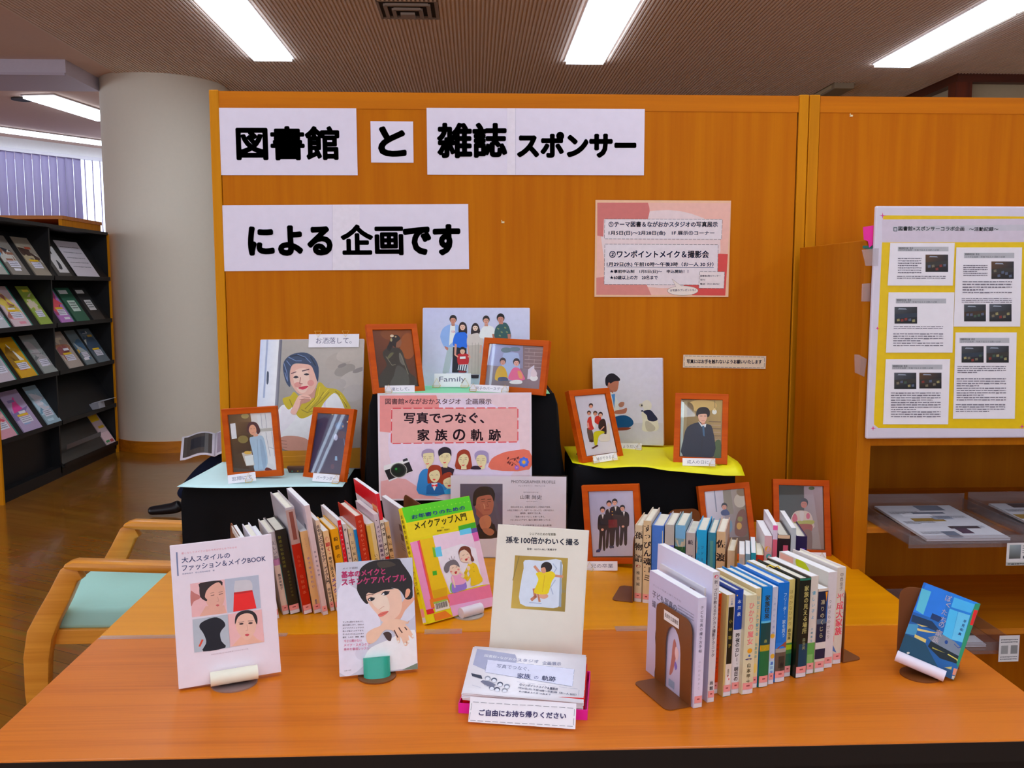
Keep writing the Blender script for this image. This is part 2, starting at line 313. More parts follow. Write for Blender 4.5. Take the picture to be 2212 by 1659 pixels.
ART={
'P1':[('T','0a1a28','図書館',-1485,465,0.002,2960,919,3)],
'P2':[('T','0a1a28','と',-365,217,0.005,743,789,4)],
'P3':[('P','d9d1e1',[-865,1952,-616,1953,-619,-13,-870,-14]),('P','bdb6c6',[-622,1953,-609,1953,-613,-13,-625,-13]),('T','0a1a28','雑誌',-2916,519,0.003,2010,961,3),('T','0a1a28','スポンサー',-536,540,0.004,3509,684,4)],
'P4':[('P','d9d1e1',[-378,2002,423,1998,367,-49,-440,-42]),('P','bdb6c6',[-390,2002,-378,2002,-440,-42,-452,-42]),('T','0a1a28','による',-2872,487,0.0,2411,804,4),('T','0a1a28','企画',-137,467,-0.001,1802,855,3),('T','0a1a28','です',1740,465,0.0,1624,833,4)],
'P5':[('P','e8b08c',[-2042,2908,2119,2911,2043,-8,-2050,0]),('P','dcaa9c',[-2006,2835,2053,2844,1976,53,-2008,61]),('S','d6c2c2',[-1787,2445,-576,2574,497,2597,1512,2216,1786,1406,1375,552,548,300,-391,298,-1511,545,-1847,1533]),('P','c06a64',[-2013,2828,-474,2837,-429,2697,-416,2575,-465,2347,-1804,2340,-1815,1815,-2001,1849]),('P','c87c74',[-2014,579,-1620,633,-900,546,-465,370,-314,49,-2008,61]),('P','c84440',[1709,1317,2013,1307,1969,46,952,51,655,372,1687,374]),('P','d4cace',[-1779,2341,1815,2351,1806,1752,-1785,1752]),('D','4a4a50',[-1779,2348,1815,2351,1806,1749,-1785,1752,-1779,2348],11,36),('P','d4cace',[-1769,1586,1709,1589,1713,374,-1775,381]),('D','4a4a50',[-1769,1593,1709,1589,1713,370,-1775,378,-1769,1593],11,40),('T','1c3c6c','①テーマ図書＆ながおかスタジオの写真展示',-1655,2110,0.003,3328,161,2),('T','1c3c6c','1月5日(日)～2月28日(金)\u30001F 展示①コーナー',-1651,1851,0.004,3230,140,2),('T','123060','②ワンポイントメイク＆撮影会',-1620,1182,0.003,3043,218,2),('T','1c3c6c','1月29日(水) 午前10時～午後3時（お一人 30 分）',-1696,913,0.001,3271,141,2),('N','1c3c6c',[-1703,906,1583,901],11),('T','1c3c6c','★事前申込制\u30001月5日(日)～\u3000申込開始！！',-1600,708,0.002,2406,113,2),('T','1c3c6c','★60歳以上の方\u300020名まで',-1597,531,0.002,1461,113,2),('P','d8cccc',[1152,772,1931,767,1919,267,1142,273]),('D','4a4a50',[1152,779,1930,774,1919,264,1142,269,1152,779],11,20),('T','4a3c60','図書館2階カウンター',1177,615,0.003,631,61,1),('T','4a3c60','受付',1180,501,0.007,152,50,1),('T','4a3c60','電話（951-8646）',1176,373,0.002,595,57,1),('S','8a7a72',[1130,194,991,88,651,43,310,87,167,193,306,299,645,343,986,300]),('S','d8ccc4',[1119,194,983,96,651,54,318,94,178,193,313,291,645,333,979,293]),('P','d8ccc4',[308,549,612,329,432,314]),('N','8a7a72',[432,314,308,549,612,329],7),('T','4a3c78','お写真のプレゼントも♪',262,164,0.02,781,72,1)],
'P6':[('D','3c4450',[-1267,360,1251,362,1249,34,-1261,29,-1267,360],11,36),('T','0c2058','写真にはお手を触れないようお願いいたします',-1178,132,0.01,2340,124,2)],
'A3':[('P','c9b2b8',[-2042,2891,2046,2895,2035,805,2054,40,-2048,49]),('S','c4b6c6',[-1649,2345,-798,2697,536,2779,1510,2328,1772,1433,1410,538,67,184,-1274,325,-1798,1227]),('P','cc7c78',[-2033,2882,-494,2883,-425,2673,-427,2508,-1727,2515,-1745,1863,-2047,1900]),('P','cf9494',[-2041,531,-1628,619,-1360,595,-1094,414,-739,142,-382,42,-2048,49]),('P','d49490',[-1709,2524,1720,2523,1715,1604,-1740,1576]),('D','c03c44',[-1709,2533,1725,2527,1719,1595,-1740,1567,-1709,2533],27,34),('T','5a3c44','図書館×ながおかスタジオ',-1885,2641,-0.006,2056,160,1),('T','5a3c44','企画展示',304,2629,-0.006,702,160,1),('T','2a1020','写真でつなぐ、',-1375,2120,-0.005,2173,295,2),('T','2a1020','家',-1016,1649,-0.006,321,304,2),('T','2a1020','族',-530,1646,-0.003,321,304,2),('T','2a1020','の',-44,1644,-0.006,321,304,2),('T','2a1020','軌',442,1641,-0.003,321,304,2),('T','2a1020','跡',927,1639,-0.006,321,304,2),('S','dc6450',[987,843,995,1123,1248,1276,1517,1347,2023,1358,2021,839]),('P','dc6450',[989,1142,1018,1132,1015,841,2021,837,2023,1330,1517,1332,1133,1180]),('N','5a2020',[1419,1024,1515,1120,1764,1138],11),('N','5a2020',[1515,1120,1630,1149,1745,1177],12),('N','5a2020',[1630,1139,1687,1062,1725,1033],12),('N','5a2020',[1419,1044,1553,1043,1686,946],11),('S','5a2020',[1465,1140,1446,1119,1429,1116,1423,1133,1432,1159,1450,1180,1468,1183,1474,1166]),('S','5a2020',[1646,1100,1628,1080,1611,1077,1605,1093,1613,1120,1632,1140,1649,1143,1655,1127]),('S','5a2020',[1733,1152,1714,1131,1697,1128,1691,1145,1700,1171,1718,1192,1736,1195,1742,1178]),('S','5a2020',[1579,960,1560,939,1543,937,1537,953,1546,980,1564,1000,1581,1003,1587,987]),('S','5a2020',[1474,1024,1455,1004,1438,1001,1432,1017,1441,1044,1459,1064,1477,1067,1483,1051]),('S','5a2020',[1512,995,1493,974,1476,972,1470,988,1479,1015,1497,1035,1515,1038,1521,1021]),('S','3c5cc0',[2020,1041,2006,1008,1974,995,1941,1009,1928,1041,1942,1074,1974,1087,2007,1074]),('S','3c5cc0',[1991,973,1978,940,1945,927,1913,941,1900,973,1913,1006,1946,1019,1978,1006]),('S','3c5cc0',[1924,945,1910,912,1877,899,1845,913,1832,945,1845,978,1878,991,1910,978]),('S','3c5cc0',[1856,974,1842,941,1810,928,1778,941,1764,974,1778,1007,1810,1020,1843,1006]),('S','3c5cc0',[1828,1042,1815,1009,1782,996,1750,1009,1737,1042,1750,1075,1783,1088,1815,1075]),('S','3c5cc0',[1857,1110,1843,1077,1811,1064,1778,1077,1765,1110,1779,1143,1811,1156,1844,1142]),('S','3c5cc0',[1925,1138,1911,1105,1879,1092,1846,1105,1833,1138,1846,1171,1879,1184,1911,1170]),('S','3c5cc0',[1992,1109,1979,1076,1946,1063,1914,1077,1900,1110,1914,1142,1946,1155,1979,1142]),('S','4c70d0',[1964,1041,1939,980,1878,955,1817,981,1792,1042,1818,1103,1879,1128,1939,1103]),('S','e8942c',[1926,1041,1912,1007,1878,993,1844,1008,1830,1042,1845,1076,1878,1090,1912,1075]),('S','9058b0',[1751,892,1743,873,1724,865,1705,873,1697,892,1705,911,1724,919,1743,911]),('S','9058b0',[1732,859,1724,840,1705,832,1686,840,1678,859,1686,878,1705,886,1724,878]),('S','9058b0',[1693,859,1685,840,1666,832,1648,840,1640,859,1648,878,1667,886,1686,878]),('S','9058b0',[1674,892,1667,873,1648,865,1629,873,1621,892,1629,912,1648,919,1667,911]),('S','9058b0',[1694,926,1686,906,1667,899,1648,907,1640,926,1648,945,1667,953,1686,945]),('S','9058b0',[1732,925,1724,906,1705,898,1686,906,1679,926,1686,945,1705,952,1724,944]),('S','e8b0a0',[1703,892,1698,880,1686,875,1674,880,1669,892,1674,905,1686,910,1698,904]),('P','d8d4d8',[-1947,963,-1436,1096,-1301,1182,-1148,805,-1809,522,-1954,876]),('P','181418',[-1930,828,-1254,1066,-1156,815,-1818,566]),('P','2a2a30',[-1432,1125,-1310,1172,-1283,1105,-1414,1067]),('S','9a9a90',[-1311,835,-1381,690,-1548,631,-1713,692,-1780,837,-1709,981,-1542,1040,-1378,980]),('S','2a2c28',[-1330,835,-1395,701,-1548,646,-1699,703,-1760,837,-1695,970,-1543,1025,-1391,969]),('S','10140e',[-1378,835,-1431,721,-1557,674,-1681,722,-1732,837,-1678,951,-1553,998,-1428,950]),('S','0a200c',[-1478,845,-1507,782,-1575,757,-1643,783,-1670,846,-1641,909,-1573,934,-1505,908]),('S','1c7c2c',[-1581,869,-1591,847,-1612,838,-1634,847,-1643,869,-1633,891,-1612,900,-1590,891]),('S','2a74b0',[-1006,186,-1011,573,-941,785,-786,880,-479,879,-289,724,-295,173]),('P','2a74b0',[-987,176,-1001,572,-405,686,-295,173]),('P','e0bc90',[-785,1016,-631,1015,-614,841,-786,880]),('S','8c7c98',[-879,1170,-904,1324,-819,1401,-703,1424,-589,1381,-567,1284,-591,1169]),('S','e0bc90',[-868,1257,-829,1295,-609,1308,-581,1246,-581,1092,-651,967,-709,934,-785,967,-861,1093]),('P','2a1a28',[-402,917,-210,936,-19,858,-99,568,-368,570]),('P','e0bc90',[-334,1013,-200,1013,-211,897,-326,907]),('S','1e1420',[-456,1284,-435,1399,-281,1472,-129,1417,-96,1282,-131,1205,-399,1187]),('S','e0bc90',[-428,1216,-283,1302,-140,1282,-116,1147,-190,1013,-277,975,-363,1014,-416,1110]),('S','8a3018',[19,877,41,1147,81,1320,235,1400,388,1337,443,1087,431,865]),('P','8a3018',[10,954,451,952,431,863,19,865]),('P','e0bc90',[173,972,308,972,316,856,163,857]),('S','e0bc90',[88,1108,138,1223,253,1280,348,1222,376,1106,327,972,230,914,135,973]),('S','2a1a28',[441,856,460,923,557,951,690,922,728,854]),('S','8c80a4',[549,1163,540,1279,637,1359,790,1364,904,1296,922,1142,921,1046,883,1012,826,1066,596,1105]),('S','e0bc90',[577,1105,616,1221,712,1249,827,1220,864,1104,825,969,748,893,652,932]),('P','e0bc90',[691,970,806,970,824,850,709,850]),('P','c8b0d0',[786,873,901,882,958,849,747,850]),('N','6a4a40',[-858,1159,-827,1178,-797,1158],8),('N','6a4a40',[-865,1213,-796,1216],8),('N','6a4a40',[-712,1158,-681,1177,-651,1158],7),('N','6a4a40',[-712,1212,-643,1215],8),('N','b08a6a',[-749,1170,-744,1083,-767,1073],8),('S','c02c34',[-802,1023,-756,1015,-710,1027,-733,996,-775,996]),('N','6a4a40',[-388,1191,-357,1210,-327,1191],8),('N','6a4a40',[-395,1245,-326,1248],8),('N','6a4a40',[-242,1190,-211,1209,-181,1190],7),('N','6a4a40',[-242,1244,-173,1248],8),('N','b08a6a',[-278,1202,-274,1115,-297,1106],7),('S','c02c34',[-332,1056,-286,1048,-240,1059,-263,1028,-305,1029]),('N','6a4a40',[119,1115,150,1134,181,1115],8),('N','6a4a40',[112,1169,181,1173],8),('N','6a4a40',[265,1115,296,1134,326,1114],7),('N','6a4a40',[265,1169,334,1172],8),('N','b08a6a',[229,1126,233,1040,210,1030],7),('S','c02c34',[175,980,221,972,267,984,244,953,202,953]),('N','6a4a40',[598,1084,629,1103,659,1084],8),('N','6a4a40',[591,1138,660,1142],7),('N','6a4a40',[743,1083,774,1103,805,1083],8),('N','6a4a40',[744,1137,813,1141],8),('N','b08a6a',[707,1095,712,1009,689,999],8),('S','c02c34',[654,949,700,941,746,952,723,922,681,922]),('S','8a3018',[-756,494,-745,822,-670,957,-536,980,-402,937,-356,763,-340,454,-445,493,-676,474]),('P','1c5890',[-795,175,-782,398,-657,484,-484,493,-351,376,-286,173]),('P','d8d4e8',[-657,470,-480,483,-573,265]),('P','d02830',[-647,445,-571,420,-488,454,-489,377,-571,406,-643,368]),('S','e0bc90',[-712,687,-672,783,-499,841,-423,763,-415,647,-483,532,-560,497,-656,552]),('N','6a4a40',[-674,687,-639,710,-604,687],8),('N','6a4a40',[-530,690,-497,713,-462,690],8),('S','d03030',[-613,590,-540,594,-556,555,-594,559]),('S','8a3018',[-359,454,-347,685,-251,762,-97,752,-100,453]),('P','2c90c0',[-313,279,-101,356,-103,172,-286,173]),('S','e0bc90',[-330,492,-281,589,-98,626,-101,337,-255,357]),('N','6a4a40',[-282,463,-244,482,-215,457],7),('S','d03030',[-206,414,-120,424,-139,385,-193,385])],
'PR':[('P','4c4858',[-1307,2011,-159,2023,-150,554,-1302,540]),('S','1a1418',[-945,532,-899,790,-725,985,-502,1052,-358,796,-261,553]),('P','1a1418',[-898,545,-851,855,-375,925,-277,553]),('S','9c5c48',[-924,1528,-887,1753,-602,1788,-442,1662,-394,1470,-440,1245,-535,1164,-694,1178,-869,1304]),('S','1c1416',[-956,1432,-944,1752,-824,1907,-634,1948,-444,1902,-363,1743,-394,1534,-474,1710,-696,1691,-849,1625,-879,1432]),('P','8a4c3c',[-870,1368,-694,1178,-535,1180,-693,985,-869,1176]),('S','b07050',[-788,984,-725,1113,-567,1163,-471,1084,-470,891,-596,761,-724,792]),('S','a06448',[-692,792,-469,795,-373,700,-468,602,-628,664]),('N','2a1818',[-724,1530,-642,1531],12),('N','2a1818',[-731,1594,-636,1602],16),('N','2a1818',[-556,1532,-473,1533],13),('N','2a1818',[-563,1596,-467,1604],16),('N','7a3c30',[-575,1516,-536,1404,-593,1391],13),('N','8a3c38',[-647,1300,-510,1308],19),('N','d8a080',[-664,1467,-631,1339],13),('T','54505c','PHOTOGRAPHER PROFILE',78,2045,0.0,1187,83,0),('T','6a6672','フォトグラファー\u3000プロフィール',266,1948,0.011,728,45,0),('T','6a6672','ながおかスタジオ',407,1780,-0.005,405,45,0),('T','3c3844','山東 尚史',319,1613,0.0,583,115,0),('T','8a8690','NAOFUMI SANTO',485,1538,0.01,304,29,0),('T','4a4652','昭和35年生まれ。長岡市役所近くの写真店で修業。',67,1366,0.012,1078,49,0),('T','4a4652','小売店に写真館として、今年で「七・三ピーエフ」と親子を迎える。',-34,1276,0.012,1281,48,0),('T','4a4652','福岡県、福岡市で白と黒。',322,1203,0.011,565,48,0),('T','4a4652','「家族の年をつなぐ」を第一に考え、',183,1105,0.011,812,48,0),('T','4a4652','ベビーからシニアまで、幅広く撮影を得意としている。',51,1013,0.013,1110,49,0),('T','4a4652','所属歴：マツフィルム写真家写真コンテスト等 入賞多数',39,865,0.012,1136,49,0)],
'C1':[('G',('8a847c','a49a90','8c847c','6a6460'),[-1714,3944,1629,3933,1709,-139,-1589,-119]),('G',('aab4cc','c8cad4','d8d6dc','b8bcd0'),[-1587,3928,-932,3923,-978,1296,-1580,1300]),('P','8a94ac',[-1378,3927,-1323,3926,-1347,2131,-1402,2131]),('G',('6e6a70','4a4a58','585860','8a8890'),[-994,3924,-904,3923,-936,1572,-1040,1573]),('S','3c4454',[-1316,2917,-1259,2888,-1258,2578,-1313,2565]),('S','968c82',[1202,3384,1155,3172,909,3001,610,2970,431,3098,478,3310,723,3482,1024,3512]),('S','a0968c',[1529,3609,1473,3415,1224,3251,927,3213,756,3323,810,3516,1059,3680,1358,3719]),('S','847c74',[1327,3070,1280,2924,1081,2797,845,2763,711,2843,757,2989,957,3116,1194,3150]),('S','a09890',[1687,2824,1631,2611,1368,2435,1051,2398,866,2522,921,2735,1184,2912,1502,2949]),('S','968e88',[1069,2602,1037,2462,874,2349,676,2329,557,2413,588,2553,751,2666,950,2686]),('S','9c948e',[1595,2365,1570,2164,1380,2016,1136,2005,982,2140,1007,2340,1197,2490,1441,2500]),('S','746c68',[1060,3146,1037,3094,952,3045,855,3027,803,3051,826,3102,911,3152,1008,3170]),('S','7c7470',[1614,3020,1578,2955,1458,2890,1324,2861,1254,2887,1289,2952,1409,3017,1544,3045]),('S','d8d4e6',[-966,1628,-814,1904,-537,1847,-5,1566,413,2119,683,2256,851,2171,1054,1836,1165,870,-32,850,-823,883,-924,1296]),('P','cac4da',[-924,1296,-813,1876,-616,1764,-388,1568,-464,1403,-829,1020]),('P','b8b0cc',[420,1924,496,2118,584,1950,542,1562]),('S','e0dcee',[474,1951,577,2145,738,2250,908,2115,1026,1836,1153,1282,716,1285,542,1562]),('S','a89414',[-808,2071,-769,2127,-579,2181,-474,2306,-247,2123,132,2288,232,2568,342,2567,485,2426,762,2382,958,2254,1131,2002,1248,1751,1262,1281,1086,1697,938,2031,766,2256,604,2173,419,1951,315,1785,-5,1566,-221,1498,-362,1596,-482,1846,-616,1764,-760,1932]),('N','7c6c0c',[183,2400,140,2065,-123,1788],25),('N','7c6c0c',[407,2286,252,2008,-12,1732],25),('N','7c6c0c',[764,2312,963,2115,1109,1835],25),('N','7c6c0c',[-602,2070,-511,1874],25),('N','7c6c0c',[572,2285,361,2035,149,1842],25),('N','7c6c0c',[-232,1761,-64,1677,153,1731],25),('N','c8b428',[291,2455,246,2176,37,1898],19),('N','c8b428',[542,2369,357,2147],19),('N','c8b428',[905,2199,1078,1947],19),('P','a87868',[-143,2290,183,2400,138,2121,-24,2066]),('S','c09484',[-615,2771,-613,2968,-537,3137,-289,3164,-11,3133,166,2850,214,2680,180,2484,77,2289,-30,2211,-195,2207,-362,2264,-507,2433,-597,2602]),('S','d0a898',[-520,2742,-447,2967,-172,3021,-54,2823,-42,2514,-143,2290,-308,2291,-456,2516]),('S','b87a70',[-262,2515,-292,2456,-369,2432,-448,2457,-483,2517,-453,2576,-376,2600,-297,2575]),('S','b87a70',[110,2569,84,2501,15,2474,-56,2502,-88,2570,-62,2637,7,2665,79,2636]),('S','2c3850',[-766,2687,-842,3139,-687,3394,-413,3500,-135,3489,93,3331,228,3047,233,2680,202,2624,110,2878,-10,3105,-289,3164,-510,3165,-615,3025,-632,2771,-593,2517,-632,2462]),('N','5a6c90',[-815,3168,-721,2912,-681,2630],25),('N','5a6c90',[-736,3252,-619,3109],25),('N','5a6c90',[-685,3365,-459,3250,-292,3249],25),('N','5a6c90',[-411,3448,-186,3362,-13,3190],25),('N','5a6c90',[-775,2885,-711,2687],25),('N','182030',[-631,3393,-410,3420,-185,3333],33),('N','182030',[-19,3360,129,3104],33),('N','5a3c40',[-581,2861,-444,2910],28),('N','4a3038',[-252,2937,-60,2987],33),('S','2a2028',[-520,2742,-439,2792,-355,2746,-436,2713]),('S','2a2028',[-206,2830,-125,2869,-41,2834,-114,2801]),('N','8a5048',[-299,2740,-319,2558,-236,2543],22),('S','b02840',[-355,2418,-233,2464,-54,2480,-120,2402,-229,2369]),('N','8a2030',[-341,2420,-62,2469],11),('S','c89c8c',[-557,1680,-483,1874,-358,2152,-250,2207,-29,2191,52,2065,-23,2038,-162,2067,-242,2012,-341,1734,-417,1607]),('S','a87464',[-244,2067,-26,2094,32,2038,-130,1955,-239,1928,-313,1734,-292,1901]),('N','8a5c50',[-248,2151,1,2121],14),('N','8a5c50',[-299,2068,-135,2089],13),('S','b08070',[-838,910,-636,978,-309,962,-33,878,27,740,35,536,-291,524,-673,567,-829,719]),('N','805448',[-808,842,-630,824],14),('N','805448',[-803,746,-625,728],13),('N','805448',[-799,650,-621,633],14),('G',('b07418','a87020','b07828','a8701c'),[-834,533,198,548,1681,-85,-780,-70]),('P','a87420',[35,544,1676,620,1694,-85,59,-75]),('N','c48a38',[-772,364,-13,386],16),('N','905c10',[-765,201,-6,210],13)],
'C2':[('G',('a8aac6','b4b4cc','a8a8c0','bab8d0'),[-1613,2331,1602,2332,1615,-21,-1591,-37]),('S','9aa4a8',[-969,407,-894,797,-792,1161,-636,1161,-711,797,-851,407]),('P','98a2a6',[-831,1160,-636,1187,-786,408,-982,407]),('S','7c98d0',[-1056,1472,-980,1706,-798,1824,-563,1824,-458,1681,-636,1213,-792,1161,-896,1134,-976,1238]),('P','c8ccd8',[-759,1811,-615,1811,-612,1369,-793,1213]),('T','c05070','USA',-718,1590,0.0,105,62,1),('S','a86858',[-923,1186,-818,1147,-831,1069,-883,1095]),('P','a07060',[-733,1889,-629,1889,-628,1790,-719,1790]),('S','221a1a',[-567,1993,-598,1907,-676,1871,-753,1906,-786,1993,-755,2080,-678,2116,-600,2080]),('S','b07864',[-593,1958,-617,1885,-676,1854,-735,1885,-760,1958,-736,2031,-677,2062,-618,2032]),('S','221a1a',[-764,1969,-759,2062,-678,2100,-595,2062,-589,1969,-622,2013,-677,2026,-732,2013]),('S','3a2a28',[-695,1964,-699,1958,-709,1956,-719,1958,-724,1964,-719,1969,-709,1971,-699,1969]),('S','3a2a28',[-629,1964,-633,1958,-643,1956,-654,1958,-658,1964,-654,1969,-644,1971,-634,1969]),('S','a04040',[-652,1901,-659,1895,-676,1893,-693,1895,-700,1901,-693,1907,-676,1910,-659,1907]),('N','9a6a55',[-676,1958,-673,1931],7),('P','14141e',[-675,1161,-272,1188,-265,410,-695,408]),('S','1c5cc0',[-676,1239,-639,1499,-509,1616,-301,1603,-247,1422,-271,1136,-558,1161]),('P','b88070',[-624,1265,-558,1239,-582,901,-634,927]),('S','241618',[-509,1603,-498,1811,-381,1902,-276,1811,-259,1564,-327,1603,-457,1603]),('S','241618',[-289,1793,-319,1710,-393,1676,-467,1710,-498,1792,-468,1875,-394,1909,-320,1875]),('S','d0a08c',[-314,1759,-337,1689,-392,1660,-449,1689,-472,1759,-450,1829,-394,1858,-338,1829]),('S','241618',[-477,1769,-472,1858,-394,1894,-316,1858,-310,1770,-342,1811,-394,1824,-446,1811]),('S','3a2a28',[-411,1764,-415,1759,-424,1757,-434,1759,-438,1764,-434,1769,-425,1772,-415,1770]),('S','3a2a28',[-348,1764,-352,1759,-362,1757,-372,1759,-376,1764,-372,1770,-362,1772,-352,1770]),('S','a04040',[-370,1705,-377,1699,-393,1697,-409,1699,-416,1705,-409,1711,-393,1713,-377,1711]),('N','9a6a55',[-393,1759,-390,1733],7),('P','a89c94',[-183,1552,168,1552,210,1163,151,360,-213,358,-232,1162]),('S','b8aca6',[-259,1240,-248,1474,-144,1565,142,1565,221,1449,217,1215,92,1241,-168,1214]),('N','c09080',[-233,1214,-205,1006,-165,851],42),('N','c09080',[157,1215,133,1007],42),('S','241618',[-144,1552,-120,1786,-17,1877,88,1786,142,1526,64,1578,-66,1565]),('S','241618',[83,1767,55,1688,-15,1656,-85,1688,-115,1766,-86,1844,-17,1877,54,1845]),('S','d8ae9c',[60,1735,38,1669,-15,1641,-68,1668,-91,1735,-69,1801,-16,1829,37,1801]),('S','241618',[-95,1745,-90,1828,-16,1863,58,1829,63,1745,34,1784,-16,1796,-65,1784]),('S','3a2a28',[-32,1740,-36,1735,-45,1733,-54,1735,-58,1740,-54,1745,-45,1747,-36,1745]),('S','3a2a28',[27,1740,23,1735,14,1733,5,1735,1,1740,5,1745,14,1747,23,1745]),('S','a04040',[7,1684,0,1678,-15,1676,-30,1678,-37,1683,-31,1689,-15,1691,0,1689]),('N','9a6a55',[-16,1735,-12,1710],7),('P','28202a',[-135,345,99,346,87,243,-121,242]),('N','8c8078',[-103,1292,-107,384],10),('N','8c8078',[-12,1292,-16,385],10),('N','8c8078',[79,1293,75,385],10),('S','c8c8d4',[130,1435,141,1656,270,1799,452,1786,557,1683,571,1423]),('P','9a6450',[480,1553,557,1553,571,1423,506,1423]),('P','b07c68',[257,1864,348,1864,361,1781,257,1781]),('S','221a1a',[406,1981,377,1898,303,1864,230,1898,199,1980,228,2063,302,2097,375,2063]),('S','b88470',[382,1947,359,1877,303,1848,247,1877,224,1947,246,2017,302,2046,358,2017]),('S','221a1a',[219,1957,224,2046,302,2082,380,2046,386,1958,354,1999,302,2012,250,1999]),('S','3a2a28',[285,1952,281,1947,272,1945,262,1947,258,1952,262,1957,271,1960,281,1957]),('S','3a2a28',[347,1952,343,1947,334,1945,324,1947,320,1952,324,1958,334,1960,343,1958]),('S','a04040',[326,1893,319,1887,303,1885,287,1887,280,1893,287,1899,303,1901,319,1899]),('N','9a6a55',[303,1947,306,1921],7),('S','2c4c4c',[558,1449,582,1735,737,1865,892,1878,997,1709,1025,1424,766,1424]),('P','a06858',[933,1554,1024,1554,1025,1411,952,1411]),('S','6a7850',[692,1691,674,1682,649,1689,630,1707,629,1727,646,1736,672,1729,691,1710]),('S','6a7850',[796,1587,779,1578,753,1585,734,1604,733,1623,750,1632,776,1625,795,1607]),('S','6a7850',[899,1717,882,1708,856,1715,837,1734,836,1753,853,1762,879,1755,898,1737]),('S','6a7850',[745,1483,728,1474,702,1481,683,1500,682,1520,699,1529,725,1522,744,1503]),('S','6a7850',[952,1587,934,1578,909,1585,890,1604,889,1624,906,1633,932,1626,951,1607]),('P','a87060',[679,1916,801,1917,802,1844,685,1844]),('S','141012',[847,2029,814,1937,731,1898,649,1937,614,2029,647,2122,730,2160,813,2122]),('S','a87060',[820,1992,794,1913,732,1881,669,1913,642,1992,668,2070,730,2103,793,2070]),('S','141012',[637,2003,643,2103,730,2144,818,2103,824,2004,789,2050,730,2064,672,2050]),('S','3a2a28',[711,1998,707,1992,696,1989,685,1992,681,1998,685,2003,696,2006,706,2003]),('S','3a2a28',[781,1998,777,1992,766,1989,755,1992,751,1998,755,2003,766,2006,777,2003]),('S','a04040',[757,1931,749,1924,731,1922,713,1924,706,1931,713,1938,731,1940,749,1938]),('N','9a6a55',[731,1992,735,1963],8),('S','a81820',[-543,902,-478,967,-270,967,-204,903,-228,643,-501,629]),('P','d8d0d4',[-464,881,-295,889,-295,819,-464,811]),('P','d8d4dc',[-496,642,-236,656,-253,462,-531,486]),('P','28344a',[-481,642,-449,642,-474,466,-510,471]),('P','28344a',[-413,642,-382,643,-406,466,-443,471]),('P','28344a',[-345,643,-314,643,-339,466,-375,471]),('P','28344a',[-278,643,-246,643,-271,467,-308,472]),('N','c88c78',[-529,876,-595,927],39),('N','c88c78',[-217,877,-178,903],39),('S','1a1214',[-294,1069,-321,995,-387,964,-453,995,-481,1069,-455,1143,-389,1174,-322,1143]),('S','d49c84',[-316,1039,-337,976,-387,950,-437,976,-459,1039,-438,1102,-388,1128,-338,1102]),('S','1a1214',[-463,1048,-458,1128,-388,1161,-318,1128,-313,1049,-341,1086,-388,1097,-435,1086]),('S','3a2a28',[-403,1044,-407,1039,-416,1037,-424,1039,-428,1044,-424,1048,-416,1050,-407,1048]),('S','3a2a28',[-347,1044,-351,1039,-359,1037,-368,1039,-372,1044,-368,1048,-359,1050,-351,1048]),('S','a04040',[-366,991,-372,985,-387,983,-402,985,-408,990,-402,996,-387,998,-373,996]),('N','9a6a55',[-387,1039,-384,1016],6),('P','7c2028',[-500,466,-266,456,-317,404,-500,409])],
'C3':[('G',('c6c2de','bcb8d2','b8b4c8','c2bed6'),[-1082,2668,1068,2633,1072,13,-1135,-12]),('G',('b0acb8','b4b0c0','b8b4c4','b4b0bc'),[-1120,668,1070,702,1072,13,-1135,-12]),('S','a86850',[-630,1836,-615,1964,-473,2015,-269,1990,-272,1811,-313,1671,-403,1637,-530,1682]),('S','1c1820',[-656,1835,-665,2041,-572,2169,-418,2199,-242,2067,-223,1978,-371,1964,-474,1913,-579,1836]),('S','b06c54',[-516,1874,-527,1838,-553,1823,-578,1838,-588,1874,-577,1910,-551,1926,-526,1911]),('P','a0604c',[-555,1733,-428,1657,-457,1477,-636,1527]),('S','d4d2e0',[-855,906,-793,1423,-531,1631,-405,1529,-280,1325,-273,1016,-340,887]),('P','4c80b8',[-492,1554,-378,1580,-381,1426,-412,1118,-458,1426]),('S','a06450',[-390,963,-388,1054,-182,1095,-28,1148,-43,1019,-133,967]),('S','a06c58',[-282,1248,-204,1325,-102,1313,-129,1198,-232,1171]),('S','104878',[-552,547,-495,807,-288,900,-58,916,119,816,168,662,13,544,-269,526]),('S','7c3828',[-501,496,-294,539,89,545,-40,466,-399,446]),('S','c4beb8',[455,1229,456,1331,608,1396,719,1283,705,1130,578,1065,503,1077]),('S','b0aaa4',[341,1254,443,1293,467,1204,403,1165]),('S','2a2430',[455,1229,447,1208,429,1199,411,1207,404,1229,412,1251,430,1260,448,1251]),('S','c4beb4',[426,1025,629,1104,778,978,900,751,910,496,620,439,431,474,448,744]),('S','a49c94',[523,719,624,746,823,571,771,455,570,464]),('S','181c3c',[465,1051,679,1092,803,966,901,814,775,744,612,785,576,925]),('S','181c3c',[475,1061,464,1045,439,1038,414,1044,404,1060,415,1077,440,1084,465,1077])],
